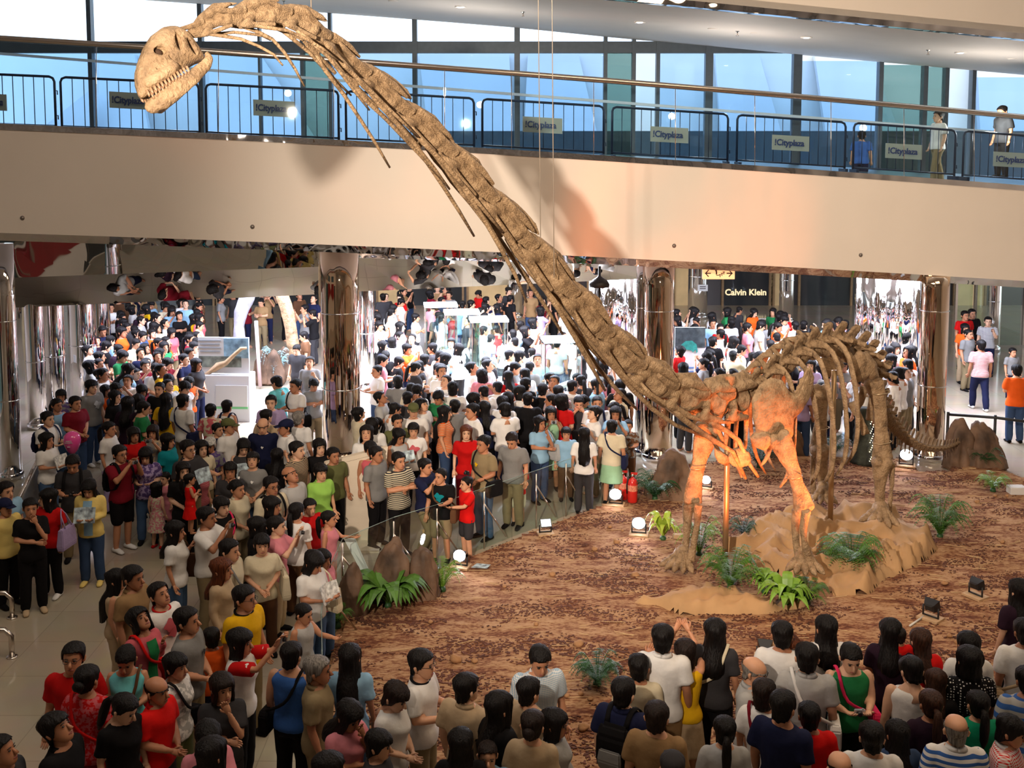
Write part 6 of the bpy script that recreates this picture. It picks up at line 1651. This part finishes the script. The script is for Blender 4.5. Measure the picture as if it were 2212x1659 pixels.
P(479,1459,1.58,18,'chin','f','bob|dark','charcoal','charcoal','person in dark grey top resting cheek on hand, lower left',yaw=25)
P(447,1560,1.58,30,'chin','f','bob','tee|pink','jeans','person in pale pink top leaning head on arm at the bottom edge',pitch=-10)
P(9,1594,1.62,85,'down','m','short','charcoal','black','person cut off at the bottom left corner looking up',pitch=20)
P(455,1597,1.58,150,'down','f','long','black','black','person in black at the bottom edge right of the pale pink top')
P(527,1267,1.73,58,'down','m','short','yellow','khaki','person in yellow t-shirt with dark neckband and glasses',yaw=15,item='neck:black specs')
P(456,1357,1.38,-150,'down','m','short','orange','navy','small person in orange t-shirt half hidden behind the yellow t-shirt')
P(518,1362,1.63,80,'photoup','f','bob','white','black','person in white top with red sleeves raising a camera',item='sleeves:red cam',who='person with red sleeves')
P(629,1389,1.67,165,'down','m','short','tank|blue','black','person in blue sleeveless shirt with black diagonal strap, seen from behind',item='bag:black:1',who='person in blue sleeveless shirt')
P(685,1420,1.69,92,'down','m','short|grey','shirt|khaki','khaki','person in khaki button shirt in profile facing the platform')
P(755,1395,1.64,175,'down','f','vlong','shirt|skyblue','jeans','person in pale blue shirt seen from behind by the sand edge')
P(748,1511,1.60,50,'chin','f','long','tee|pink','charcoal','person in pink patterned top covering the mouth with one hand',pitch=-22)
P(815,1580,1.52,80,'down','m','fringe','charcoal','black','person in dark t-shirt at the bottom edge below the white t-shirt',pitch=-5)
P(846,1471,1.62,65,'clasp','f','fringe|dark','white','black','person in white top with clasped hands looking down, bottom centre',pitch=-25)
P(709,1630,1.60,120,'down','f','bob','black','black','person with only the head showing below the pink patterned top')
P(910,1406,1.71,72,'read','m','short','white','khaki','person in white t-shirt with black neckband and glasses holding a phone',item='neck:black specs cam',who='person in white t-shirt with glasses')
P(1007,1457,1.71,150,'down','m','short','shirt|beige','khaki','person in tan shirt seen from behind, bottom centre',yaw=-20)
P(1077,1498,1.63,130,'down','f','long','black','black','person in black top seen from behind right of the tan shirt')
P(995,1578,1.60,178,'down','f','long','black','black','person in black at the bottom edge below the tan shirt')
P(1053,1606,1.40,5,'down','m','flat|dark','skyblue','navy','small person facing the viewer at the bottom edge')
P(1142,1466,1.74,140,'down','m','short','beige','khaki','person in beige t-shirt with back turned, bottom centre')
P(1150,1537,1.56,165,'down','f','bun|dark','beige','black','person in front of the beige t-shirt, back turned')
P(1198,1536,1.60,72,'clasp','f','bob','long|lightgrey','jeans','person in glasses with pale sweater over the shoulders, bottom centre',item='specs')
P(1164,1393,1.69,14,'down','m','short','shirt|plaid:skyblue,white,30','jeans','person in blue plaid shirt standing on the sand facing the viewer',pitch=-18)
P(1347,1466,1.72,150,'down','m','short','polo|navy','black','person in navy polo with grey backpack, seen from behind',item='pack:black:grey',who='person in navy polo')
P(1380,1415,1.62,172,'down','f','short','cream','khaki','person in cream top with two dark straps seen from behind')
P(1432,1351,1.75,168,'point','m','short','shirt|white','tan','person in large white shirt with collar raising one arm, back turned')
P(1480,1384,1.66,175,'photoup','f','bob|dark','tank|yellow','skirt|beige','person in yellow tank top photographing, half hidden by the white shirt')
P(1545,1340,1.66,162,'down','f','long','charcoal','black','person in dark grey t-shirt with cream shoulder strap, back turned',item='bag:cream:1',who='person in dark grey t-shirt')
P(1625,1420,1.66,65,'down','m','bald|grey','shirt|lightgrey','khaki','person in pale grey shirt and glasses beside the cream strap',item='specs',pitch=-10)
P(1690,1344,1.70,170,'down','m','short','white','khaki','person in white top beside the tan jacket, back turned')
P(1705,1373,1.62,32,'strap','f','bob|auburn','long|tan','brown','person in tan jacket with sunglasses pushed up on the head')
P(1744,1391,1.73,168,'down','m','short','shirt|lightgrey','charcoal','person in pale blue-grey shirt with white bag strap, back turned',item='bag:white:-1',who='person in pale blue-grey shirt')
P(1651,1470,1.60,152,'down','f','fringe|dark','white','charcoal','person in white t-shirt with dark red strap at the lower right',item='bag:maroon:-1',who='person in white t-shirt, lower right')
P(1692,1494,1.71,142,'down','m','short','navy','black','person in navy t-shirt with small emblem, seen from behind')
P(1419,1518,1.66,160,'down','m','short|dark','tan','khaki','person in tan t-shirt right of the navy polo, back turned')
P(1566,1550,1.58,175,'down','f','pony','lightgrey','black','person in pale grey top, back turned, at the bottom edge')
P(1749,1519,1.66,172,'down','m','short','brightred','black','person in bright red t-shirt at the bottom right')
P(1453,1626,1.66,175,'down','m','cap|charcoal','charcoal','black','person in dark baseball cap at the bottom edge')
# ---- lower right group
P(1786,1333,1.62,180,'down','f','long','white','jeans','person in white patterned top at the sand edge right of the tan jacket')
P(1836,1389,1.66,0,'read','m','short','tank|green','black','person in green tank top with yellow strap facing the viewer',pitch=-18,item='cam bag:hotpink:1',who='person in green tank top')
P(1925,1340,1.63,158,'clasp','f','long','darkpurple','black','person in dark purple top carrying a very small person in red')
P(1944,1356,.86,168,'down','m','flat|dark','brightred','navy','very small person in red and white top carried at the shoulder',zb=.80,shoes='')
P(1990,1361,1.63,176,'down','f','long|brown','brightred','black','person in red top beside the very small person, back turned')
P(1973,1422,1.69,160,'down','m','short','tank|white','charcoal','person in white sleeveless jersey bending the head, right crowd',pitch=-20,yaw=25)
P(2094,1368,1.62,170,'down','f','long','white','black','person in white top with pink clip at the sand edge')
P(2096,1400,1.63,176,'down','f','bob','dots:black,white,38','black','person in black top with white polka dots, back turned')
P(2205,1254,1.66,-172,'down','f','vlong','darkpurple','black','person in dark purple vest over white sleeves at the right edge')
P(2216,1338,1.72,172,'down','m','short','white','khaki','person in white t-shirt with woven strap at the right edge',item='bag:beige:1',who='person at the right edge')
P(2012,1493,1.58,178,'down','f','pony|brown','darkpurple','black','person in dark top with pink tie at the bottom right')
P(2022,1450,1.60,150,'down','f','long|brown','black','black','person in black right of the white jersey, looking down',pitch=-15)
P(2114,1495,1.58,176,'down','f','pony','emerald','black','person in emerald green top, back turned, bottom right')
P(2066,1545,1.69,170,'down','m','bald|grey','polo|stripe:blue,white,9','khaki','person in blue and white striped polo at the bottom right')
P(2179,1547,1.60,60,'down','m','fringe','shirt|plaid:brightred,white,22','black','person in red and white plaid shirt at the bottom right corner',pitch=-10)
P(2222,1442,1.70,170,'down','m','short','stripe:blue,lightgrey,5','khaki','person in wide blue and grey stripes cut by the right edge')
P(1884,1562,1.66,170,'down','m','short','white','khaki','person in white shirt at the bottom edge right of the red t-shirt')
P(1940,1560,1.60,178,'down','f','long','denim','black','person in dark blue top at the bottom edge, back turned')
P(1814,1626,1.66,176,'down','m','bald|dark','charcoal','black','person with only the head showing at the bottom edge, right crowd')
# ---- standing on the open floor at the left
P(65,1078,1.62,30,'chin','f','pony','black','black','person all in black with hand on chin, arms crossed, on the open floor',shoes='beige')
P(103,1058,1.63,-8,'down','f','long','red','black','person in red polo shirt and black trousers behind the one in black',yaw=-50,item='hand:lilac:1',who='person in red polo on the open floor',shoes='white')
P(193,1033,1.61,6,'read','f','long','long|paleyellow','denim','person in yellow cardigan and blue top reading a leaflet',pitch=-25,item='front:skyblue paper',who='person in yellow cardigan',shoes='paleyellow')
P(157,980,1.71,16,'read','m','short','charcoal','khaki','person in dark grey t-shirt looking down at a phone',pitch=-25,item='cam:black pack:black:black',who='person in dark grey t-shirt at the left')
P(258,963,1.72,60,'photo','m','short','maroon','shorts|black','person in maroon t-shirt and black shorts taking a picture',item='cam pack:black:charcoal specs',who='person in maroon t-shirt',shoes='white')
P(315,966,1.60,10,'read','f','bob','floral:purple,lilac,18','jeans','person in purple printed blouse looking down, beside the maroon t-shirt',pitch=-15,item='hand:hotpink:-1',who='person in purple printed blouse')
P(337,1043,1.02,165,'down','f','bob','dress|floral:cream,pink,20','','very small person in pale flowered dress on the open floor',shoes='red')
P(356,1021,1.12,-20,'down','f','pony','dress|pink','','small person in plain pink dress beside the very small person',shoes='brown')
P(395,1000,1.62,35,'clasp','f','long','black','black','person in black vest carrying a small person in red')
P(409,1024,.92,120,'fold','f','pony','dress|brightred','','small person in bright red dress held on the arm',zb=.62,shoes='')
P(432,1002,1.30,60,'down','f','bun','stripe:rose,pink,14','navy','small person in striped pink top behind the carried small person')
P(10,1078,1.60,60,'down','m','cap|navy','paleyellow','black','person in navy cap and yellow vest at the left edge')
P(12,1042,1.66,60,'down','m','short','skyblue','navy','person in light blue shirt behind the navy cap, left edge')
P(378,1128,1.60,88,'strap','f','long','white','jeans','person in white t-shirt with large brown tote bag',item='hand:brown:1',who='person in white t-shirt in the left aisle')
P(445,1097,1.71,80,'photo','m','short','white','khaki','person in white t-shirt holding a camera to the chin, left aisle',item='cam',who='person in white t-shirt, left aisle')
P(478,1075,1.62,55,'clasp','f','fringe','black','black','person in black top with pink bag strap',item='bag:hotpink:-1',who='person in black top, left crowd')
P(512,1038,1.62,62,'clasp','f','bun','polo|cream','khaki','person in cream polo with hands clasped, left crowd')
P(495,1167,1.70,75,'down','m','short','shirt|cream','khaki','person in cream shirt with grey strap looking at the skeleton',item='bag:grey:1',who='person in cream shirt')
P(478,1208,1.63,82,'down','f','long|auburn','long|beige','khaki','person in beige blouse right of the cream shirt, facing the platform')
P(286,1224,1.72,75,'down','m','short','shirt|tan','khaki','person in light brown shirt with white collar in profile')
P(250,1232,1.62,98,'down','f','vlong','tank|beige','beige','person in beige sleeveless top behind the light brown shirt')
P(565,1156,1.58,20,'clasp','f','fringe','cream','brown','person in cream knitted top with a large cream bag',item='hand:cream:1',who='person in cream knitted top')
P(597,1117,1.60,85,'photo','f','pony','pink','beige','person in pink t-shirt photographing the skeleton',item='cam',who='person in pink t-shirt')
P(672,1189,1.62,58,'read','f','bob','white','jeans','person in white sweater with a cream bag reading a newspaper by the rocks',pitch=-22,item='news hand:cream:1',who='person in white sweater by the rocks')
P(697,1190,1.52,55,'down','f','bob','pink','jeans','person in pink half hidden behind the white sweater')
P(652,1304,1.36,70,'point','m','flat','tank|lightgrey','charcoal','small person in pale grey vest pointing near the corner glass',pitch=-10)
P(710,1105,1.34,82,'point','f','pony','tank|pink','orange','small person in sleeveless pink top with hand on the glass fence')
P(640,1087,1.60,160,'down','f','pony','white','brown','person in white top seen from behind beside the red t-shirt')
P(668,1078,1.46,38,'down','m','short','red','navy','small person in red t-shirt left of the cream board',pitch=-8)
P(585,1031,1.70,48,'clasp','m','short','shirt|cream','khaki','person in cream shirt and glasses with a black bag strap',item='specs pack:black:black',who='person in cream shirt and glasses')
P(632,1010,1.70,58,'down','m','bald','shirt|lightgrey','charcoal','person in grey button shirt looking straight up',pitch=28)
P(587,1075,1.60,72,'down','f','bob','black','black','person in black between cream and white tops')
P(692,1003,1.60,38,'down','f','fringe','shirt|lime','olive','person in lime green shirt left of the cream board')
P(641,955,1.73,68,'down','m','short','polo|stripe:charcoal,beige,24','black','person in dark striped polo facing the skeleton')
P(545,980,1.60,8,'clasp','f','fringe','grey','denim','person in grey scoop-neck t-shirt with round badge looking up',pitch=15,item='print:white:.02:1.30')
P(555,1119,1.60,95,'down','f','bob','black','black','person in black top left of the pink t-shirt')
P(525,946,1.62,20,'read','f','long','tank|charcoal','black','person in dark tank top reading a colourful leaflet',pitch=-25,item='paper',who='person in dark tank top')
P(568,903,1.70,4,'behind','m','bald','polo|navy','black','person in dark navy polo with white badge',pitch=-10,item='print:white:.02:1.25')
P(617,907,1.72,-60,'down','m','cap|navy','shirt|white','navy','uniformed person in dark peaked cap and white shirt')
P(645,889,1.68,155,'down','m','short|grey','white','navy','person in white t-shirt beside the uniformed one, back turned')
P(493,905,1.70,70,'down','m','cap|olive','polo|white','khaki','person in olive cap and white polo')
P(454,945,1.55,2,'down','f','fringe|white','floral:purple,grey,16','charcoal','person in mauve blouse facing the viewer below the olive cap',pitch=-10)
P(405,952,1.70,60,'point','m','short','polo|charcoal','khaki','person in dark polo and glasses reaching out with a leaflet',item='specs paper',who='person in dark polo and glasses')
P(435,953,1.60,40,'down','f','long','cream','khaki','person in cream top behind the dark polo')
P(362,938,1.62,72,'down','f','bob','teal','black','person in teal t-shirt standing in profile')
P(358,850,1.66,172,'down','f','vlong','yellow','jeans','person in bright yellow t-shirt, back turned, mid left crowd')
P(395,852,1.73,150,'down','m','short','white','khaki','person in white t-shirt with navy strap beside the yellow t-shirt',item='bag:navy:-1',who='person beside the yellow t-shirt')
P(402,888,1.30,172,'down','f','pony','pink','jeans','small person in pink top, back turned, in front of the white t-shirt')
P(455,873,1.62,172,'down','f','short','floral:rose,cream,10','brown','person in rose floral blouse, back turned')
P(490,865,1.64,166,'down','f','short','tank|white','jeans','person in white tank top with navy backpack',item='pack:navy:blue',who='person in white tank top')
P(497,1000,1.60,12,'chin','f','fringe','charcoal','denim','person in dark top rubbing the face with one hand',item='bag:white:-1',who='person rubbing the face')
P(598,970,1.62,172,'photo','f','long','black','black','person in black shading the head with a newspaper',item='news',who='person in black shading the head')
P(162,857,1.70,60,'clasp','m','short','maroon','denim','person in maroon t-shirt and jeans with hands clasped by the columns')
P(197,822,1.74,60,'down','m','fringe','grey','denim','person in long grey t-shirt behind the maroon one',shoes='white',item='print:lightgrey:.07')
P(100,936,1.62,72,'read','f','long','white','jeans','person in white t-shirt with newspaper beside the pink balloon',item='news',who='person beside the pink balloon')
P(102,890,1.70,70,'read','m','short','white','navy','person in white t-shirt with blue straps at the left rail',item='pack:navy:navy',who='person at the left rail')
P(122,862,1.60,60,'down','f','pony','tank|skyblue','jeans','person in pale blue vest near the mirrored columns')
P(131,843,1.60,20,'down','f','fringe','floral:purple,grey,14','navy','person in mauve printed blouse near the mirrored columns')
P(228,833,1.60,60,'chin','f','bob','orange','jeans','person in orange top with hand raised, left crowd')
P(248,845,1.60,70,'down','f','long','black','jeans','person in black vest beside the orange top')
P(298,853,1.62,160,'point','f','bob','lightgrey','beige','person in pale top pointing to the exhibit, back turned')
P(275,858,1.62,170,'down','f','long','darkpurple','lightgrey','person in dark top and pale skirt beside the pointing one')
P(235,912,1.62,80,'down','f','pony','white','lilac','person in white top and lilac trousers on the open floor')
P(245,945,1.10,-120,'down','f','pony','dress|skyblue','','small person in pale blue dress behind the maroon t-shirt',shoes='white')
P(288,925,1.60,40,'down','f','bob','red','charcoal','person in red sleeveless top, mid left crowd')
P(330,920,1.62,5,'photo','f','bob|dark','floral:grey,beige,12','khaki','person holding a camera up in front of the face, mid left crowd',item='cam',who='person in grey print, mid left')
P(470,915,1.60,60,'down','m','short','navy','black','person in navy behind the mauve blouse')
P(575,885,1.66,150,'down','m','short','beige','khaki','person in beige shirt behind the navy polo')
P(585,855,1.72,5,'down','m','short','lilac','denim','person in lilac shirt facing the viewer by the counter')
P(600,812,1.74,-120,'down','m','short','polo|turq','jeans','person in turquoise polo leaning over the lit counter',pitch=-20)
P(638,820,1.68,-40,'read','m','short','white','denim','person in white shirt with drum-like bag beside the counter',item='bag:black:1',who='person in white shirt at the counter')
P(690,950,1.60,30,'down','f','bob','black','black','person in black between striped polo and bronze column')
P(720,968,1.60,40,'down','m','short','olive','black','person in olive top just left of the bronze column')
# ---- behind the glass fence, centre
P(861,978,1.70,42,'fold','m','short','polo|stripe:charcoal,cream,16','black','person in brown striped polo with folded arms at the glass fence',fence=True)
P(918,992,1.60,62,'photo','m','short','navy','khaki','person in navy t-shirt crouching to take a photo',item='cam',who='person in navy t-shirt at the fence',leg='kneel',fence=True)
P(952,1013,1.52,-12,'point','m','flat','black','shorts|khaki','small person in black t-shirt with printed emblem at the fence',yaw=-25,item='print:teal:.07  bag:brown:1',who='small person in black t-shirt at the fence',fence=True)
P(1008,1030,1.40,-60,'point','m','flat','brightred','shorts|charcoal','small person in red t-shirt in profile beside the black t-shirt',fence=True)
P(1045,942,1.76,-48,'clasp','m','short','khaki','jeans','person in taupe t-shirt with black camera strap',item='print:yellow:.03:1.3 cam:black bag:black:1',who='person in taupe t-shirt',fence=True)
P(1119,989,1.20,-6,'point','m','flat','brightred','shorts|cream','small person in red t-shirt with yellow print behind the glass',item='print:yellow:.06',fence=True)
P(1108,932,1.70,-22,'down','m','short|dark','grey','khaki','person in grey t-shirt looking down behind the small person',pitch=-25,fence=True)
P(893,915,1.58,8,'down','f','fringe','white','black','person in white t-shirt with round pink print',item='print:rose:.08')
P(859,925,1.60,40,'read','f','long','tank|lightgrey','beige','person in pale tank top looking at a leaflet',pitch=-20,item='paper',who='person in pale tank top')
P(858,897,1.68,30,'down','m','short','shirt|olive','khaki','person in olive shirt behind the pale tank top')
P(893,872,1.70,10,'down','m','cap|olive','polo|white','khaki','person in grey-green cap and white polo, central crowd')
P(960,878,1.64,85,'down','f','vlong','stripe:orange,beige,16','denim','person in orange striped top in profile, central crowd')
P(1007,920,1.60,6,'point','f','long|auburn','red','maroon','person in red top with outstretched hand')
P(1020,873,1.74,-60,'down','m','short','white','khaki','person in large white t-shirt leaning left')
P(1098,848,1.66,180,'down','f','vlong','black','rose','person in black and green top with pink trousers, back turned')
P(1140,848,1.68,175,'down','m','flat','black','black','person in sleeveless black top right of the pink trousers')
P(1166,900,1.62,38,'chin','f','long','skyblue','denim','person in pale blue t-shirt with white carrier bag',item='hand:lightgrey:1',who='person in pale blue t-shirt',fence=True)
P(1190,880,1.62,8,'photo','f','bob','dress|mint','','person in mint green dress holding a camera',item='cam',who='person in mint green dress',fence=True)
P(1223,924,1.38,4,'down','m','fringe','skyblue','brown','small person in sky blue shirt behind the glass fence',fence=True)
P(1262,925,1.64,176,'down','f','vlong','white','charcoal','person in white t-shirt and dark trousers, back turned at the glass',fence=True)
P(1322,908,1.66,166,'down','m','short','cream','skirt|mint','person in cream t-shirt and pale green skirt, back turned',item='bag:navy:-1',who='person in cream t-shirt',fence=True)
P(1290,857,1.72,2,'down','m','flat','white','khaki','person in white t-shirt with navy backpack straps facing the viewer',item='pack:navy:navy',who='person facing the viewer, centre',fence=True)
P(1330,880,1.62,-8,'photo','f','bob','skyblue','jeans','person in light blue photographing with both hands beside the column',item='cam',who='person in light blue by the column',fence=True)
P(1357,908,1.36,-8,'read','m','short','floral:brown,grey,14','brown','small person in brown print top filming beside the bronze column',fence=True)
P(1206,833,1.70,172,'down','m','short','stripe:maroon,white,22','black','person in maroon and white stripes with black backpack',item='pack:black:black',who='person in stripes, centre')
P(1172,829,1.72,166,'down','m','short','black','black','person in plain black t-shirt, back turned, centre')
P(1340,820,1.72,-170,'down','m','short','black','navy','person in black t-shirt under the neck ribs')
P(800,955,1.60,30,'down','f','fringe','tank|rose','black','person in rose top behind the cream board')
P(812,965,1.56,60,'down','m','short','grey','black','person in grey just above the cream board')
# ---- right side
P(2197,788,1.72,176,'read','m','short','orange','denim','person in orange t-shirt and jeans at the right edge')
P(2120,735,1.72,176,'down','m','short','stripe:white,rose,14','navy','person in white striped t-shirt walking away',leg='stride',shoes='white')
P(2188,752,1.30,10,'down','m','short','grey','navy','small person in grey shirt facing the viewer at the right edge')
P(1968,747,1.66,-115,'down','f','long','long|lightgrey','black','person in long white shirt beside the right bronze column')
P(1962,718,1.72,-100,'down','m','short','navy','black','person in navy jacket left of the bronze column')
P(1935,742,1.62,20,'down','f','bob','white','maroon','person in white top and dark red trousers')
P(2085,700,1.62,0,'down','f','bob','orange','beige','person in orange top right of the bronze column')
P(2100,668,1.70,5,'down','m','short','black','black','person in black far right')
P(2085,672,1.66,10,'down','m','short','red','charcoal','person in red top far right')
P(2092,712,1.62,30,'down','m','flat','grey','khaki','person in grey t-shirt far right')
P(2135,685,1.66,-20,'strap','m','short','plaid:navy,white,14','navy','person in dark plaid shirt far right')
# ---- on the gallery
def deckP(x, yh, Hh, d, *a, **kw):
    top_ = py(x, yh, d); z = top_.z - Hh
    o = person((top_.x, d, z), Hh, *a, **kw); return o
deckP(2028,240,1.68,24.6,-80,'down','m','short','white','khaki',label='person in white top and khaki trousers walking on the gallery',leg='stride')
deckP(2168,228,1.68,25.0,-70,'down','m','short','charcoal','black',label='person in dark t-shirt on the gallery at the right',pitch=-15)
deckP(1862,283,1.55,26.5,160,'down','m','short','blue','navy',label='person in blue shirt further back on the gallery')
# ---- dense crowds
CR = random.Random(5)
OBST = [(o.location.x, o.location.y, .75) for o in COL.objects if o.name.split('.')[0] in ('display_case', 'information_counter', 'information_stand', 'steel_barrier')] + [(o.location.x, o.location.y, .6) for o in COL.objects if o.name.split('.')[0] == 'column'] + [(lerp(py(a_, 700, y_).x, py(b_, 700, y2).x, t_), lerp(y_, y2, t_), .55) for a_, b_, y_, y2 in ((1272, 1392, 27.5, 26.5), (1848, 1984, 27.0, 25.5)) for t_ in (0, .25, .5, .75, 1)] + [(ex.location.x + dx, ex.location.y + .3, .8) for dx in (-.7, 0, .7)]
CROWD_W = ['white'] * 12 + ['lightgrey', 'cream', 'white', 'skyblue', 'black', 'black', 'navy', 'charcoal', 'grey', 'pink', 'lilac', 'lightgrey', 'red', 'orange', 'green']
CROWD_M = ['white', 'white', 'lightgrey', 'charcoal', 'black', 'navy', 'grey', 'black', 'yellow', 'orange', 'green', 'cream', 'skyblue', 'maroon', 'denim', 'rose', 'white', 'darkpurple']
CROWD_D = ['black', 'charcoal', 'brown', 'navy', 'maroon', 'grey', 'tan', 'red']
def inpoly(x, y, poly):
    c = False; j = len(poly) - 1
    for i in range(len(poly)):
        (ax, ay), (bx, by) = poly[i], poly[j]
        if (ay > y) != (by > y) and x < (bx - ax) * (y - ay) / (by - ay) + ax: c = not c
        j = i
    return c
SPECS = []
POSEW = {'down': 'standing', 'clasp': 'clasping hands', 'photo': 'photographing', 'fold': 'arms folded', 'strap': 'holding a strap', 'read': 'hands forward'}
CNAME = {'lightgrey': 'pale grey', 'skyblue': 'pale blue', 'darkpurple': 'dark purple', 'charcoal': 'dark grey', 'denim': 'dark blue'}
def crowd(poly, n, cols, facing, mind, where, grp, maxtry=9000):
    xs_ = [p[0] for p in poly]; ys_ = [p[1] for p in poly]; k = 0; tr = 0
    while k < n and tr < maxtry:
        tr += 1; x = CR.uniform(min(xs_), max(xs_)); y = CR.uniform(min(ys_), max(ys_))
        if not inpoly(x, y, poly): continue
        Hh = CR.gauss(1.65, .06); q_ = pz(x, y, Hh)
        if any((q_.x - a) ** 2 + (q_.y - b) ** 2 < mind ** 2 for a, b in PEOPLE): continue
        if any((q_.x - a) ** 2 + (q_.y - b) ** 2 < r * r for a, b, r in OBST) or inside((q_.x, q_.y)): continue
        PEOPLE.append((q_.x, q_.y))
        sex = CR.choice('mf'); hair = CR.choice(['short', 'short', 'fringe', 'flat'] if sex == 'm' else ['bob', 'long', 'pony', 'fringe']); c = CR.choice(cols)
        pose = CR.choice(list(POSEW)); bot = CR.choice(['black', 'denim', 'khaki', 'navy', 'charcoal'])
        back_ = abs(((a0 := CR.gauss(*facing)) + 180) % 360 - 180) > 95
        lab = 'person in ' + CNAME.get(c, c) + ' top ' + POSEW[pose] + (', back turned, ' if back_ else ', ') + where
        SPECS.append(((q_.x, q_.y, 0), Hh, a0, pose, sex, hair, c, bot, CR.choice([0, -17, 17]), 0, lab, grp)); k += 1
    return k
n1 = crowd([(186, 690), (235, 655), (330, 645), (430, 648), (440, 700), (430, 790), (420, 850), (330, 890), (240, 850), (190, 800)], 78, CROWD_M, (75, 35), .40, 'in the left crowd', 'left crowd')
n2 = crowd([(808, 650), (900, 640), (1100, 640), (1262, 655), (1350, 800), (1345, 845), (1150, 835), (960, 870), (830, 875), (808, 760)], 105, CROWD_W, (150, 80), .40, 'near the glass cases', 'crowd around the glass cases')
n3 = crowd([(1462, 660), (1560, 650), (1690, 655), (1725, 680), (1990, 690), (1985, 800), (1900, 830), (1800, 830), (1480, 830), (1460, 750)], 92, CROWD_W, (170, 80), .42, 'beyond the dinosaur back', 'crowd beyond the dinosaur')
n4 = crowd([(250, 628), (690, 618), (690, 650), (430, 650), (250, 655)], 16, CROWD_D, (0, 60), .5, 'at the far left shopfronts', 'far left shoppers')
n5 = crowd([(820, 612), (1260, 608), (1260, 640), (820, 645)], 22, CROWD_D, (0, 90), .5, 'far behind the glass cases', 'far shoppers behind the cases')
n6 = crowd([(770, 880), (850, 860), (1000, 850), (1150, 840), (1350, 830), (1380, 900), (1180, 870), (900, 880), (790, 930)], 14, CROWD_W, (120, 80), .42, 'behind the fence row', 'crowd behind the fence')
n7 = crowd([(600, 640), (690, 640), (690, 850), (650, 860), (600, 700)], 6, CROWD_D, (-20, 60), .5, 'beside the leg bone exhibit', 'people at the leg bones')
# the nearest of the crowd as individuals, the furthest as one mass
HAND = len(PEOPLE) - len(SPECS)
SPECS.sort(key=lambda s: s[0][1]); NIND = max(0, 300 - HAND)
for s in SPECS[:NIND]: person(*s, shoes=''); PEOPLE.pop()
def lod(me, ratio):
    k = ('lod', me.name, ratio)
    if k in CACHE: return CACHE[k]
    t0 = bpy.data.objects.new('tmp', me); COL.objects.link(t0); d = t0.modifiers.new('d', 'DECIMATE'); d.ratio = ratio
    dg_ = bpy.context.evaluated_depsgraph_get(); m2 = bpy.data.meshes.new_from_object(t0.evaluated_get(dg_), depsgraph=dg_); bpy.data.objects.remove(t0)
    v, f = mesh_np(m2); mi = [p.material_index for p in m2.polygons]; bpy.data.meshes.remove(m2); CACHE[k] = (v, f, mi); return CACHE[k]
mv, mf, mm, mlist, nv = [], [], [], [], 0
def mid(m):
    if m not in mlist: mlist.append(m)
    return mlist.index(m)
for (loc, Hh, face, pose, sex, hair, c, bot, pit, yw, lab, grp) in SPECS[NIND:]:
    pr = round(math.radians(pit), 1); s = Hh / (1.48 + .236 * 1.14); T = Matrix.Translation(loc) @ Matrix.Rotation(math.radians(face), 4, 'Z') @ Matrix.Scale(s, 4)
    for me, mats_, Mx in ((person_mesh('down' if pose not in ('photo', 'fold') else pose, sex, 'stand', pr, 0, 1.14), [RS.choice(M_SKIN), M_EYE, M_LIP], T), (shirt_mesh('down' if pose not in ('photo', 'fold') else pose, sex, 'tee'), [fabric(c)], T), (bottom_mesh('trousers', sex, 'stand'), [fabric(bot)], T), (hair_mesh(hair), [M_HAIRS['black']], T @ head_T(pr, 0, 1.14))):
        v, f, mi = lod(me, .3); A = np.array(Mx); mv.append(v @ A[:3, :3].T + A[:3, 3])
        mf += [[i + nv for i in q_] for q_ in f]; ids = [mid(m) for m in mats_]; mm += [ids[min(i, len(ids) - 1)] for i in mi]; nv += len(v)
if mv:
    me = bpy.data.meshes.new('distant_crowd'); me.from_pydata(np.vstack(mv).tolist(), [], mf)
    for m in mlist: me.materials.append(m)
    me.polygons.foreach_set('material_index', mm); smooth_me(me)
    tag(obj('distant_crowd', me), 'distant packed crowd of shoppers beyond the columns', 'crowd', kind='stuff')
print('CROWD', n1, n2, n3, n4, n5, n6, n7, HAND, len(SPECS))
